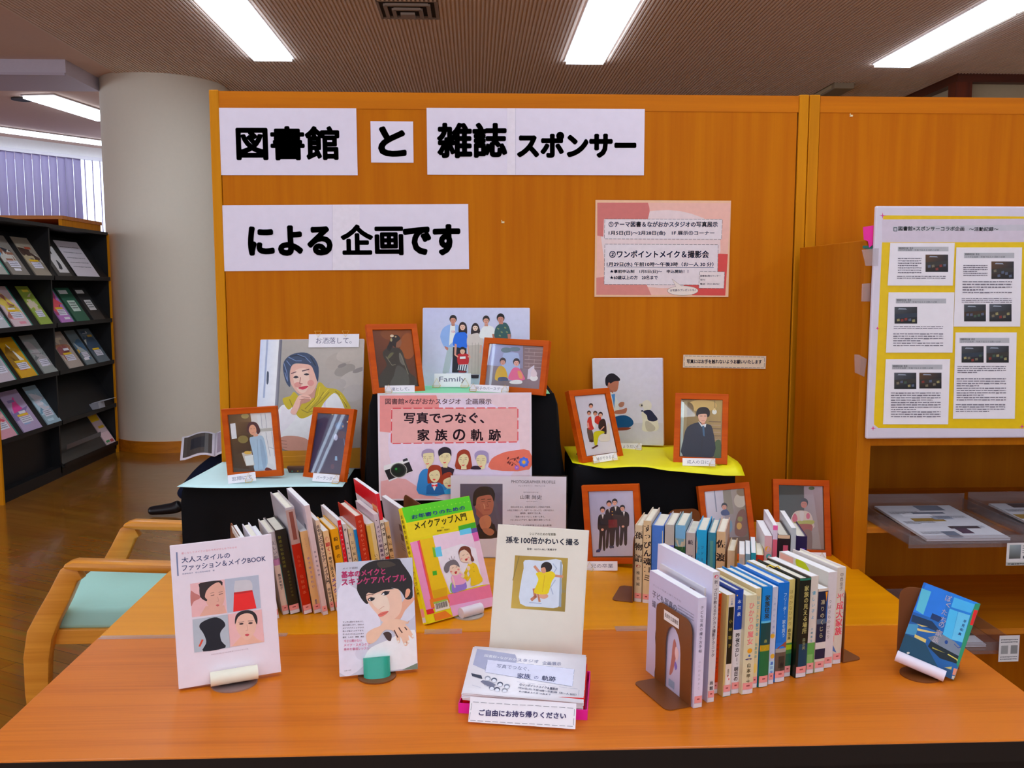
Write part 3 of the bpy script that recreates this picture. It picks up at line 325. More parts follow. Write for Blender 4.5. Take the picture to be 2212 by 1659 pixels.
'F1':[('G',('5a2808','6c3204','401c04','301404'),[-605,1884,621,1899,606,169,-580,165]),('S','7c3c04',[656,1351,550,1078,369,969,217,1086,183,1359,286,1632,468,1744,622,1627]),('S','6a3406',[281,1720,173,1593,-54,1544,-267,1599,-342,1727,-236,1854,-10,1905,205,1849]),('S','28241c',[-574,215,-482,562,-274,808,-345,1064,-327,1216,-131,1340,48,1323,219,1230,287,946,372,585,512,453,544,298,528,172]),('S','3c3a34',[34,799,274,639,329,459,271,207,-243,227,-106,499]),('S','545048',[131,1155,222,1050,242,793,125,899]),('S','504c30',[-249,1010,-128,1160,-24,1158,-172,1008]),('N','6a6450',[157,1154,248,844,326,536],18),('N','6a6450',[-268,1062,-120,804,-14,826],15),('P','5a3424',[-19,1414,134,1386,124,1309,-31,1312]),('S','70442c',[53,1362,104,1567,224,1578,243,1462,165,1321]),('S','140c0c',[-148,1417,-16,1646,145,1683,222,1565,92,1464,46,1311,-25,1363,-147,1212,-212,1315]),('S','b4a48c',[38,1658,18,1631,-24,1620,-63,1632,-76,1660,-56,1687,-15,1698,24,1686]),('S','88805c',[-23,1543,-37,1507,-61,1492,-81,1508,-86,1544,-72,1580,-48,1595,-28,1580]),('S','a08c64',[113,1631,103,1617,84,1611,66,1618,60,1632,70,1647,89,1652,107,1646])],
'F2':[('G',('8c94bc','6c6878','6a6474','7c7c98'),[-896,1324,869,1324,844,132,-870,155]),('G',('6c5c60','745e5c','6c5658','705c60'),[211,1328,869,1324,861,686,285,699]),('N','9a8886',[275,1258,849,1263],11),('N','9a8886',[412,1265,418,1163],11),('N','9a8886',[286,1156,861,1162],11),('N','9a8886',[588,1172,594,1071],10),('N','9a8886',[298,1055,872,1062],11),('N','9a8886',[436,1062,442,960],11),('N','9a8886',[310,953,884,961],11),('N','9a8886',[611,970,617,869],11),('N','9a8886',[322,852,895,861],11),('N','9a8886',[459,860,465,758],11),('N','9a8886',[334,750,907,761],11),('N','9a8886',[634,768,640,667],11),('G',('6a5c64','746470','6c5c60','5c5058'),[-882,726,861,686,844,132,-870,155]),('S','8c9cc0',[-397,1002,-296,1106,-16,1121,134,1031,181,400,-327,415]),('S','566a74',[-136,1188,-180,1134,-296,1106,-419,1121,-475,1171,-431,1225,-314,1253,-192,1237]),('S','566a74',[139,1227,96,1179,-20,1155,-141,1167,-195,1210,-151,1257,-35,1282,85,1269]),('P','b0a8b4',[452,685,629,816,673,433,455,418]),('S','c8bcc0',[781,464,751,405,666,375,575,393,532,448,562,508,647,537,738,519]),('S','b8aab0',[545,594,613,719,735,606,719,508,583,499]),('S','b08818',[-576,349,-549,598,-450,727,-303,687,-198,522,-175,327,-429,310]),('S','34405c',[-457,308,-440,407,-215,422,-147,329]),('S','2a1c20',[-274,872,-295,800,-364,767,-439,792,-477,860,-456,932,-387,965,-312,940]),('S','b08070',[-295,842,-310,782,-362,754,-420,775,-450,833,-434,894,-382,921,-325,900]),('S','2a1c20',[-455,842,-459,917,-386,952,-306,926,-292,851,-327,885,-379,892,-428,879]),('S','3a2a28',[-390,841,-393,836,-402,834,-412,835,-416,840,-413,844,-404,846,-394,845]),('S','3a2a28',[-329,845,-332,840,-341,838,-351,839,-355,843,-352,848,-343,850,-333,849]),('S','a04040',[-344,793,-350,788,-366,785,-382,786,-389,791,-383,796,-367,799,-351,798]),('N','9a6a55',[-372,838,-366,816],7),('S','c85478',[-139,378,-92,577,5,706,174,692,335,507,376,389,103,346]),('S','d87c50',[127,616,241,599,316,433,205,426]),('S','c8c0cc',[-88,308,101,370,297,359,279,273,-25,252]),('S','241c24',[170,873,147,799,76,764,-2,790,-41,861,-19,936,52,971,130,944]),('S','c08c80',[148,842,132,779,78,750,18,772,-13,833,4,896,57,925,117,903]),('S','241c24',[-18,842,-22,921,54,958,137,930,151,852,115,887,61,895,10,881]),('S','3a2a28',[49,841,46,836,36,834,26,835,22,840,25,844,35,847,45,846]),('S','3a2a28',[113,845,109,840,100,838,90,839,85,843,89,848,98,851,108,849]),('S','a04040',[97,791,90,786,74,782,58,784,50,788,56,794,73,797,89,796]),('N','9a6a55',[68,838,74,815],7),('P','c0ccf0',[-853,1326,-780,1324,-853,728,-896,726])],
'F3':[('G',('4c3408','6c5030','3c2414','2c1c0c'),[-592,1784,33,1785,-14,176,-617,143]),('G',('5c4018','4a3014','301c0c','38240c'),[-586,1566,-27,1553,-76,682,-599,692]),('G',('b8b4b0','ccc8cc','dcd8e0','aca8a8'),[15,1786,610,1797,630,171,97,161]),('P','d8d8e0',[196,1739,589,1771,596,1364,225,1366]),('P','9a9890',[250,1338,604,1354,605,1263,252,1265]),('P','dedee8',[276,1227,603,1245,633,298,397,365]),('N','6c6c7c',[318,1750,317,1361],9),('N','6c6c7c',[440,1761,448,1363],9),('N','6c6c7c',[408,1238,433,928,472,562],9),('N','6c6c7c',[576,1247,602,555],9),('N','6c6c7c',[460,818,621,754],9),('P','d0ccd8',[-590,1530,-439,1540,-435,1112,-586,1102]),('S','8c7c48',[-29,1716,-67,1667,-148,1650,-224,1676,-252,1729,-214,1778,-133,1794,-57,1769]),('S','706030',[-112,1067,-164,992,-272,966,-374,1004,-410,1083,-359,1158,-250,1184,-148,1146]),('S','8cA0b0',[-75,1065,25,1132,232,1157,336,1079,379,749,380,384,248,172,-14,167,-10,587]),('S','7c90a4',[222,1049,304,935,347,423,251,208,213,576]),('N','6c8094',[147,1053,103,216],12),('P','c08870',[50,1203,182,1214,175,1142,62,1130]),('S','3c1418',[-128,1286,-92,1466,10,1550,157,1524,237,1393,252,1265,180,1196,117,1309,109,1418,38,1458,-23,1407,-57,1246]),('S','bc8468',[-69,1319,-19,1443,76,1465,142,1380,139,1253,66,1175,-24,1207]),('N','3a2a28',[-19,1353,19,1354],8),('N','3a2a28',[75,1356,112,1360],7),('N','a04848',[17,1242,69,1246],9),('P','a89c90',[-336,696,-52,736,2,331,-242,325]),('P','c8c0b8',[-262,601,-16,624,-15,350,-232,334]),('S','b8903c',[-47,690,-83,659,-163,650,-241,668,-270,702,-234,732,-154,741,-77,724]),('S','5c1c14',[285,170,330,250,421,227,490,169])],
'F4':[('G',('2c2840','302c44','242038','282440'),[-622,1844,562,1831,568,203,-581,189]),('S','3c5070',[430,1543,398,1465,290,1427,169,1453,107,1527,140,1607,248,1644,369,1618]),('S','8c8ca0',[262,1208,253,1143,209,1114,155,1138,123,1200,131,1265,175,1294,229,1270]),('S','a08068',[415,1525,411,1504,393,1494,372,1502,360,1522,364,1543,382,1552,404,1544]),('S','b09870',[552,1658,547,1643,529,1635,508,1641,497,1656,503,1671,521,1679,541,1673]),('S','a89068',[-15,1843,-22,1829,-44,1823,-69,1827,-81,1840,-74,1853,-51,1859,-27,1855]),('S','44303c',[524,1295,498,1217,406,1180,303,1206,248,1280,274,1358,366,1395,469,1368]),('P','6c88a0',[269,684,337,688,373,565,279,567]),('S','40283c',[300,398,290,346,245,322,192,339,162,388,173,440,217,464,270,447]),('N','7c7c90',[487,1184,586,902],13)],
'F5':[('G',('a09ca4','b4b0ba','bab6be','b0acb4'),[-533,1887,573,1880,574,190,-536,181]),('S','4a3c34',[-335,947,-160,908,-186,575,-337,589]),('S','a82820',[-292,1087,-194,1248,-35,1260,-31,1066,-99,903,-281,918]),('P','c08070',[-285,1111,-231,1106,-238,963,-298,968]),('S','2a1818',[-69,1379,-103,1335,-159,1320,-206,1343,-215,1389,-182,1433,-126,1448,-79,1425]),('S','b07860',[-92,1362,-118,1325,-161,1312,-196,1331,-203,1370,-176,1407,-133,1420,-98,1401]),('S','2a1818',[-204,1376,-188,1424,-128,1440,-78,1416,-87,1367,-103,1392,-138,1401,-176,1397]),('S','3a2a28',[-159,1370,-162,1367,-169,1366,-176,1368,-178,1371,-174,1374,-167,1374,-161,1373]),('S','3a2a28',[-115,1366,-119,1364,-126,1363,-132,1365,-134,1368,-131,1370,-124,1371,-117,1369]),('S','a04040',[-139,1335,-145,1332,-156,1332,-167,1334,-171,1337,-165,1340,-154,1341,-143,1339]),('N','9a6a55',[-147,1366,-149,1351],5),('S','c8c0bc',[-90,1289,-13,1404,17,1281,-26,945,-105,1000]),('S','221618',[58,1577,22,1529,-40,1513,-91,1537,-101,1588,-65,1635,-3,1652,48,1628]),('S','b88068',[34,1558,5,1518,-43,1504,-81,1524,-87,1567,-59,1607,-11,1621,27,1601]),('S','221618',[-89,1573,-71,1626,-6,1643,48,1617,38,1564,21,1591,-17,1601,-58,1596]),('S','3a2a28',[-40,1566,-43,1564,-51,1563,-58,1565,-60,1568,-56,1571,-49,1572,-42,1570]),('S','3a2a28',[8,1563,4,1560,-3,1560,-10,1561,-13,1565,-9,1567,-1,1568,6,1566]),('S','a04040',[-18,1529,-24,1526,-37,1525,-49,1528,-53,1531,-47,1535,-34,1535,-22,1533]),('N','9a6a55',[-27,1562,-29,1547],6),('S','a82820',[-12,1113,56,1253,216,1265,253,1165,122,1030,36,1061]),('S','301c18',[154,1350,119,1305,60,1289,11,1313,1,1362,36,1407,95,1423,144,1399]),('S','b07860',[131,1333,103,1294,57,1280,21,1300,14,1341,42,1380,87,1394,124,1374]),('S','301c18',[13,1348,30,1398,93,1415,145,1390,135,1338,119,1364,82,1374,42,1370]),('S','3a2a28',[60,1341,56,1338,49,1338,42,1339,40,1342,44,1345,51,1346,58,1344]),('S','3a2a28',[106,1338,102,1335,95,1334,88,1336,86,1339,90,1342,97,1343,104,1341]),('S','a04040',[81,1305,75,1302,63,1301,51,1304,47,1307,53,1310,65,1311,77,1309]),('N','9a6a55',[72,1337,71,1322],6),('S','b8b0a4',[27,676,107,741,335,770,431,1005,512,1011,442,639,363,525,53,541]),('S','201c1c',[81,936,178,1122,349,1170,391,1033,322,722,163,833]),('S','201418',[343,1301,304,1251,240,1235,186,1260,176,1313,214,1362,279,1379,332,1354]),('S','c09078',[317,1281,287,1239,237,1225,197,1246,190,1291,220,1333,270,1347,310,1326]),('S','201418',[189,1298,207,1352,276,1370,333,1343,322,1288,304,1315,264,1326,220,1321]),('S','3a2a28',[240,1290,236,1287,228,1287,221,1289,219,1292,223,1295,231,1296,238,1294]),('S','3a2a28',[290,1287,286,1284,278,1283,271,1285,269,1288,273,1291,281,1292,288,1290]),('S','a04040',[263,1251,256,1248,243,1247,231,1250,226,1254,232,1257,246,1258,258,1255]),('N','9a6a55',[254,1286,252,1270],5),('S','a8a010',[-164,717,-88,830,163,833,273,775,33,699,-91,471,-187,456]),('P','2a1c18',[-373,568,-298,621,-195,600,-211,542]),('P','3c2420',[-329,386,-94,459,-58,420,-275,357]),('N','b07c68',[139,859,287,944],30)],
'F6':[('G',('6c5830','9c8448','786048','5c4c2c'),[-573,1752,575,1768,557,188,-549,189]),('S','a88c50',[421,1613,305,1495,18,1439,-273,1479,-397,1592,-279,1711,9,1766,299,1725]),('S','5c4828',[-211,1503,-247,1370,-343,1313,-441,1364,-485,1496,-449,1629,-353,1687,-255,1634]),('G',('8ca098','a8ac98','8c9890','8c9c98'),[-561,1705,-479,1684,-481,192,-549,189]),('P','7c6c48',[-480,1707,-390,1745,-401,195,-469,192]),('N','604c38',[207,1166,522,1164],22),('N','907860',[241,1070,524,1067],22),('N','604c38',[275,973,526,970],22),('N','907860',[214,874,529,873],23),('N','604c38',[248,778,531,777],23),('N','907860',[282,683,533,680],23),('N','604c38',[222,584,536,584],22),('N','907860',[256,488,538,487],22),('S','3c4c2c',[379,594,534,646,556,211,366,203]),('N','2a2018',[350,1751,360,1542],9),('S','e8d8b0',[414,1439,397,1389,353,1367,307,1387,288,1435,305,1485,349,1507,394,1488]),('S','c8a870',[381,1508,372,1484,350,1474,327,1483,318,1506,326,1529,348,1539,371,1530]),('S','141c2c',[-469,192,-471,633,-379,985,-87,1134,163,1095,313,961,355,203]),('P','1a2434',[-87,1134,53,999,82,768,-59,949]),('P','c8d0e0',[-88,1169,28,1068,140,1106,121,1001,7,1020]),('P','30506c',[29,1044,85,1046,109,746,59,767]),('N','0c1018',[59,767,6,212],11),('P','a87058',[-67,1251,114,1256,107,1093,28,1068]),('S','c09078',[-92,1320,-73,1460,131,1466,158,1304,116,1163,38,1114,-54,1181]),('S','100c10',[-143,1342,-119,1482,-30,1555,128,1559,221,1468,220,1329,158,1292,133,1373,-70,1355,-91,1296]),('N','3a2a28',[-35,1310,22,1311],11),('N','3a2a28',[78,1313,130,1315],12),('N','a05048',[14,1179,89,1181],14)],
'F7':[('G',('8c8ca8','a4a2b8','a8a6b4','9c9aa8'),[-593,1920,606,1904,541,203,-637,183]),('S','16161e',[-420,936,-381,1239,-292,1307,-208,1306,-140,1212,-162,915,-209,841,-252,376,-315,376,-299,748,-361,376,-436,376,-377,842]),('P','d0d0d8',[-287,1307,-225,1306,-263,1179]),('S','16161e',[-216,1046,-176,1376,-95,1444,-19,1443,43,1349,19,1023,-25,944,-69,445,-126,445,-108,845,-168,445,-237,445,-177,945]),('P','d0d0d8',[-93,1444,-31,1443,-69,1316]),('S','16161e',[-94,1105,-48,1443,64,1511,170,1509,259,1415,235,1081,176,1000,128,491,44,491,62,899,-11,492,-107,492,-37,1002]),('P','d0d0d8',[78,1511,140,1510,102,1383]),('S','16161e',[145,1028,184,1301,283,1369,377,1367,455,1274,435,1008,383,941,343,514,270,514,283,856,221,514,136,514,195,942]),('P','d0d0d8',[292,1369,353,1368,316,1241]),('S','18121a',[-177,1435,-202,1380,-255,1358,-304,1382,-321,1437,-296,1492,-243,1514,-194,1491]),('S','c48c78',[-196,1413,-215,1366,-255,1348,-293,1368,-305,1415,-286,1461,-246,1480,-208,1460]),('S','18121a',[-307,1422,-299,1481,-244,1505,-192,1479,-193,1420,-212,1448,-247,1457,-284,1449]),('S','3a2a28',[-262,1418,-265,1414,-272,1413,-279,1414,-281,1418,-278,1421,-271,1423,-265,1421]),('S','3a2a28',[-219,1417,-222,1413,-229,1412,-236,1414,-238,1417,-235,1421,-228,1422,-222,1420]),('S','a04040',[-237,1377,-242,1373,-254,1372,-265,1374,-269,1378,-264,1382,-253,1383,-242,1381]),('N','9a6a55',[-250,1414,-250,1396],5),('S','18121a',[11,1594,-14,1540,-66,1518,-115,1541,-132,1597,-107,1652,-55,1674,-6,1650]),('S','c48c78',[-8,1572,-27,1526,-67,1507,-104,1527,-116,1574,-97,1621,-57,1639,-20,1619]),('S','18121a',[-119,1581,-111,1640,-55,1664,-4,1638,-5,1579,-24,1608,-59,1617,-95,1609]),('S','3a2a28',[-74,1577,-77,1574,-84,1572,-90,1574,-93,1577,-90,1581,-83,1582,-76,1581]),('S','3a2a28',[-31,1576,-34,1573,-41,1572,-47,1573,-50,1577,-47,1580,-40,1581,-34,1580]),('S','a04040',[-49,1537,-54,1533,-65,1532,-76,1534,-80,1538,-76,1541,-64,1543,-53,1541]),('N','9a6a55',[-62,1573,-61,1556],5),('S','18121a',[172,1634,146,1575,91,1552,39,1577,21,1636,48,1695,103,1718,155,1693]),('S','c48c78',[153,1610,132,1561,90,1541,51,1562,37,1612,58,1662,100,1682,139,1660]),('S','18121a',[35,1620,43,1683,102,1708,157,1681,156,1618,136,1648,98,1657,60,1649]),('S','3a2a28',[82,1615,79,1612,72,1610,65,1612,63,1616,66,1619,73,1621,80,1619]),('S','3a2a28',[128,1614,125,1611,118,1609,111,1611,108,1615,111,1618,118,1620,125,1618]),('S','a04040',[109,1573,104,1568,92,1567,80,1569,76,1573,81,1577,93,1579,104,1577]),('N','9a6a55',[95,1611,96,1593],5),('S','18121a',[363,1473,339,1418,287,1396,239,1420,222,1475,247,1529,299,1551,347,1528]),('S','c48c78',[345,1451,326,1405,287,1386,250,1406,238,1453,257,1499,296,1517,333,1497]),('S','18121a',[235,1459,243,1518,298,1542,349,1516,348,1458,329,1486,294,1495,259,1487]),('S','3a2a28',[280,1455,277,1452,270,1451,264,1452,261,1456,264,1459,271,1460,277,1459]),('S','3a2a28',[322,1455,319,1451,312,1450,306,1451,304,1455,307,1458,313,1460,319,1458]),('S','a04040',[304,1415,299,1412,288,1410,277,1412,273,1416,278,1420,289,1421,300,1419]),('N','9a6a55',[291,1452,292,1434],5),('P','5a1018',[-109,1161,129,1167,126,959,-118,945]),('S','c08c78',[-250,899,-263,876,-291,867,-317,877,-327,900,-314,923,-286,932,-260,923]),('S','c08c78',[314,980,301,961,274,953,248,961,238,981,251,1001,278,1008,304,1000]),('P','1c2c5c',[-491,364,-368,399,-399,306,-508,301]),('P','2a3450',[-136,468,-5,468,-9,410,-133,417]),('S','b89030',[33,1372,26,1364,13,1361,0,1365,-5,1373,1,1381,14,1384,28,1381]),('S','b89030',[31,1291,25,1282,11,1278,-2,1282,-7,1292,0,1302,13,1305,26,1301])],
'F8':[('G',('9c98a8','7c6c4c','4c3818','8c8498'),[-548,1954,571,1950,580,586,-614,645]),('G',('b4b2c0','a8a4b0','8c8890','a8a4b4'),[-538,1929,-25,1937,-75,691,-536,662]),('P','6c7084',[-285,1910,-254,1907,-254,1317,-292,1320]),('P','706858',[-25,1937,207,1942,222,1230,-35,1228]),('S','9c9484',[624,1552,555,1423,421,1379,302,1444,266,1581,335,1710,468,1755,589,1690]),('S','6c5430',[680,1786,624,1706,511,1680,406,1723,372,1810,427,1890,541,1916,645,1873]),('S','5c2c10',[207,901,356,1266,566,1296,565,776,427,599,204,666]),('S','a07818',[411,883,380,819,323,797,272,829,258,897,289,961,346,983,397,951]),('S','6c6418',[460,1068,431,1020,375,1004,323,1030,307,1081,335,1129,392,1145,444,1119]),('S','507088',[-35,1016,123,1049,120,814,-19,733]),('S','283460',[-153,1308,-43,1370,56,1338,92,1217,-114,1211]),('S','1c1418',[55,1454,22,1393,-43,1372,-100,1403,-118,1468,-85,1529,-21,1550,37,1519]),('S','b07c68',[31,1430,5,1379,-44,1360,-88,1386,-100,1441,-75,1493,-26,1511,18,1485]),('S','1c1418',[-103,1449,-90,1517,-22,1539,39,1506,35,1438,13,1472,-29,1485,-73,1479]),('S','3a2a28',[-49,1441,-53,1437,-61,1436,-69,1439,-72,1443,-68,1447,-60,1447,-52,1445]),('S','3a2a28',[3,1437,-1,1433,-9,1432,-17,1434,-20,1439,-16,1442,-8,1443,0,1441]),('S','a04040',[-21,1393,-27,1389,-41,1388,-54,1391,-59,1396,-53,1400,-39,1401,-26,1398]),('N','9a6a55',[-35,1436,-35,1416],6)],
'F9':[('G',('1c2018','2c2820','30241c','241c14'),[-625,1892,145,1914,156,15,-604,31]),('G',('7c7078','948890','7c6c60','6c5c50'),[87,1893,599,1908,597,178,66,201]),('S','3c4c2c',[382,1844,356,1811,296,1796,236,1807,212,1839,238,1873,298,1888,358,1876]),('S','a8988c',[-299,946,-179,1178,52,1222,241,1152,313,964,307,736,-265,719]),('S','a04050',[-260,985,-180,1140,-107,990,-186,873]),('S','a84860',[236,1075,219,1016,180,990,143,1014,129,1072,146,1132,184,1158,222,1134]),('S','88882c',[-185,911,313,964,291,849,-111,819]),('S','7c2c18',[-187,816,272,849,228,620,-115,610]),('S','5c3c2c',[38,652,267,659,254,131,103,164]),('S','b07818',[-10,689,-36,661,-95,649,-154,658,-178,684,-153,712,-94,724,-34,715]),('S','a8a09c',[-45,1182,70,1185,45,956,-31,954]),('S','181420',[191,1439,155,1347,73,1307,-8,1342,-39,1432,-3,1524,79,1564,160,1529]),('S','985848',[163,1401,135,1323,73,1290,11,1320,-12,1396,15,1474,78,1508,139,1477]),('S','181420',[-17,1407,-9,1505,79,1548,164,1510,167,1413,134,1458,77,1470,19,1454]),('S','3a2a28',[56,1404,51,1398,41,1395,30,1397,26,1403,30,1409,41,1411,51,1409]),('S','3a2a28',[125,1406,120,1400,110,1397,99,1399,95,1405,99,1411,110,1413,120,1411]),('S','a04040',[99,1340,91,1333,73,1330,56,1332,48,1338,56,1345,74,1348,92,1346]),('N','9a6a55',[75,1399,78,1370],8)],
'B1':[('P','707898',[-809,2469,-782,2468,-786,2033,-811,2033]),('T','d08890','着こなしとメイクの合わせ方がひとめでわかる',-716,2416,-0.008,986,40,0),('T','4c5480','大人スタイルの',-718,2257,-0.013,854,104,1),('T','4c5480','ファッション＆メイクBOOK',-719,2108,-0.005,1495,111,1),('T','6c7090','相澤裕美子\u3000松山百合枝監修\u3000著',-723,2045,-0.014,568,27,0),('P','dcaaaa',[-598,1863,8,1861,13,1238,-604,1251]),('S','b87068',[-598,1724,-529,1681,-436,1617,-455,1569,-554,1533,-607,1456]),('S','d4a08c',[-352,1656,-327,1788,-242,1844,-95,1841,-5,1709,-21,1473,-93,1364,-194,1328,-303,1412,-345,1519]),('P','d4a08c',[-351,1419,-26,1388,10,1238,-475,1248]),('S','2a1a18',[-442,1770,-421,1852,-62,1850,-44,1749,-96,1824,-213,1789,-317,1702,-356,1589,-319,1533,-345,1511,-437,1600]),('N','4a2a2a',[-250,1594,-193,1603],11),('N','4a2a2a',[-103,1595,-41,1608],11),('N','6a4038',[-255,1642,-190,1646],6),('N','6a4038',[-109,1635,-42,1646],7),('S','c05858',[-176,1410,-139,1422,-111,1401,-145,1382]),('N','b07868',[-133,1557,-119,1478,-152,1475],6),('P','a8aebc',[15,1864,627,1860,628,1238,24,1241]),('S','c0bcc0',[190,1785,217,1807,466,1782,496,1605,401,1567,178,1601]),('P','dc1c18',[161,1597,495,1596,547,1249,126,1243]),('P','b81412',[161,1597,495,1596,498,1562,160,1558]),('P','a8b0b8',[-598,1211,20,1211,24,603,-602,611]),('S','100c18',[-487,1052,-450,1130,-301,1183,-170,1186,-61,1105,-31,1015,-87,956,-133,879,-118,741,-57,613,-448,606,-394,735,-389,818,-430,942]),('P','c84428',[-461,829,-428,816,-494,697,-525,712]),('P','e0aaa8',[28,1213,638,1214,646,605,30,612]),('P','dca890',[230,770,447,770,524,673,646,605,55,615]),('S','dcae98',[152,1038,191,1169,293,1205,460,1197,519,1085,523,947,484,816,393,711,325,687,247,768,172,882]),('S','241618',[143,1005,160,1156,245,1229,395,1237,508,1173,551,1063,535,945,506,1018,456,1146,325,1183,205,1132]),('S','3a2220',[294,1000,283,989,255,985,227,991,215,1004,226,1015,254,1019,282,1013]),('N','4a3028',[210,1038,303,1036],8),('S','3a2220',[460,989,449,977,421,973,393,979,381,992,392,1004,420,1007,448,1001]),('N','4a3028',[377,1035,470,1027],8),('N','c08c78',[352,973,367,868,328,866],7),('S','c04850',[302,790,346,803,385,784,346,756]),('T','a08890','FASHION & MAKEUP STYLE BOOK',-308,516,0.0,658,20,0),('S','2c8cd8',[-49,143,-39,188,-6,199,5,164,43,194,58,172,98,222,101,164,81,137,23,140]),('N','3c4a78',[-47,116,104,113],13)],
'B2':[('P','b8b8c4',[-735,2118,733,2097,749,3,-739,10]),('S','d0cede',[-709,1596,-429,1633,-145,1317,63,979,-7,724,-225,456,-266,173,-734,77]),('S','c6c4d2',[-400,472,-307,607,-196,453,-232,284,-364,283,-433,375]),('S','dcdce6',[-260,316,-136,476,194,590,710,732,739,105,466,30,22,45,-280,175]),('S','c8c8d4',[451,975,548,1113,676,1250,739,1304,740,1023,537,879]),('S','d49c80',[394,1038,495,1265,621,1372,739,1304,548,1113,451,960,330,956]),('S','1c1210',[-356,1598,-320,1771,-283,1945,-145,2053,52,2098,444,2100,530,2004,699,1722,707,1514,695,1337,573,1317,504,1441,417,1522,238,1551,-67,1428,-161,1289,-248,1355,-317,1477]),('S','3c3024',[50,2054,261,2068,408,1983,256,1949,105,1946]),('S','e0b49c',[-186,1423,-153,1494,28,1538,237,1543,432,1521,486,1383,492,1206,440,1063,331,970,180,925,91,947,22,1070,-76,1195,-160,1333]),('S','e8c4b0',[-97,1401,85,1474,201,1406,253,1226,218,1112,71,1153,-44,1250]),('P','1c1210',[-213,1469,-167,1509,-35,1469,147,1528,357,1529,239,1580,-133,1609]),('S','d89878',[582,1494,643,1511,663,1458,621,1372,560,1348]),('S','2c2228',[-27,1379,-42,1355,-86,1339,-133,1343,-155,1363,-140,1388,-97,1403,-50,1400]),('S','e8e0e4',[-90,1364,-97,1352,-114,1348,-131,1355,-137,1368,-130,1380,-113,1383,-96,1377]),('S','100c14',[-57,1369,-66,1351,-85,1344,-103,1354,-110,1373,-102,1391,-83,1397,-64,1388]),('N','2a1c1c',[-158,1377,-97,1408,-24,1388],12),('S','2c2228',[256,1475,241,1445,193,1426,142,1429,116,1452,131,1482,178,1501,230,1498]),('S','e8e0e4',[167,1450,160,1437,142,1433,126,1440,119,1454,127,1467,144,1471,161,1464]),('S','100c14',[224,1457,214,1435,190,1428,167,1439,159,1463,169,1485,193,1492,216,1481]),('N','2a1c1c',[106,1446,175,1500,265,1487],13),('N','5a3a30',[-184,1452,-95,1467,-50,1456],11),('N','c08c74',[56,1169,118,1208,148,1220],9),('S','d06858',[25,1070,99,1114,226,1123,156,1058,65,1030]),('N','a04038',[30,1069,127,1083,226,1118],7),('S','e2b498',[-206,742,-92,818,58,863,120,930,301,966,450,945,598,889,614,917,596,860,535,850,593,787,648,694,689,603,657,577,585,641,601,509,548,499,523,589,562,469,502,460,435,626,415,526,370,530,320,724,203,778,113,757,-12,609,-133,548,-204,597]),('N','54302a',[321,753,348,692,382,623],21),('N','54302a',[410,796,440,742,468,703],21),('N','54302a',[525,793,560,746],21),('S','3c2420',[111,728,201,741,266,685,246,571,180,591,124,683]),('S','f0d8d0',[407,541,400,526,385,520,370,528,365,545,372,561,387,566,401,558]),('S','f0d8d0',[539,486,532,470,517,465,502,473,497,490,504,505,519,511,533,503]),('S','f0d8d0',[604,523,597,508,582,502,567,510,562,527,569,543,584,548,598,540]),('S','f0d8d0',[693,617,686,601,670,596,656,604,651,621,658,637,673,642,687,634]),('T','6a6470','メイク容殿',-611,1969,-0.003,293,35,0),('T','e05088','基本のメイクと',-634,1810,0.012,833,122,3),('T','e05088','スキンケアバイブル',-636,1671,-0.006,1226,128,3),('P','6c7c68',[436,16,747,118,746,3]),('T','6c6474','すっぴん肌からきれいに。',-644,979,-0.051,396,29,1),('T','6c6474','自分の顔をいかす、きほんの',-646,923,-0.051,396,29,1),('T','6c6474','メイクテクニックから',-648,868,-0.053,396,28,1),('T','6c6474','肌のお悩みへのケアまで、',-650,812,-0.053,396,28,1),('T','6c6474','オールインワンにこたえます',-652,756,-0.053,395,28,1),('T','6c6474','眉毛\u3000しみ口\u3000修復\u3000美白',-654,700,-0.053,395,29,1),('T','dc88a8','今さら聞けない',-636,620,-0.049,329,48,1),('T','dc88a8','メイク・スキンケア',-639,546,-0.059,491,48,1),('T','dc88a8','基本を徹底レッスン',-642,472,-0.053,476,48,1),('T','4a4a50','主婦の友社',-647,91,0.053,131,20,0)],
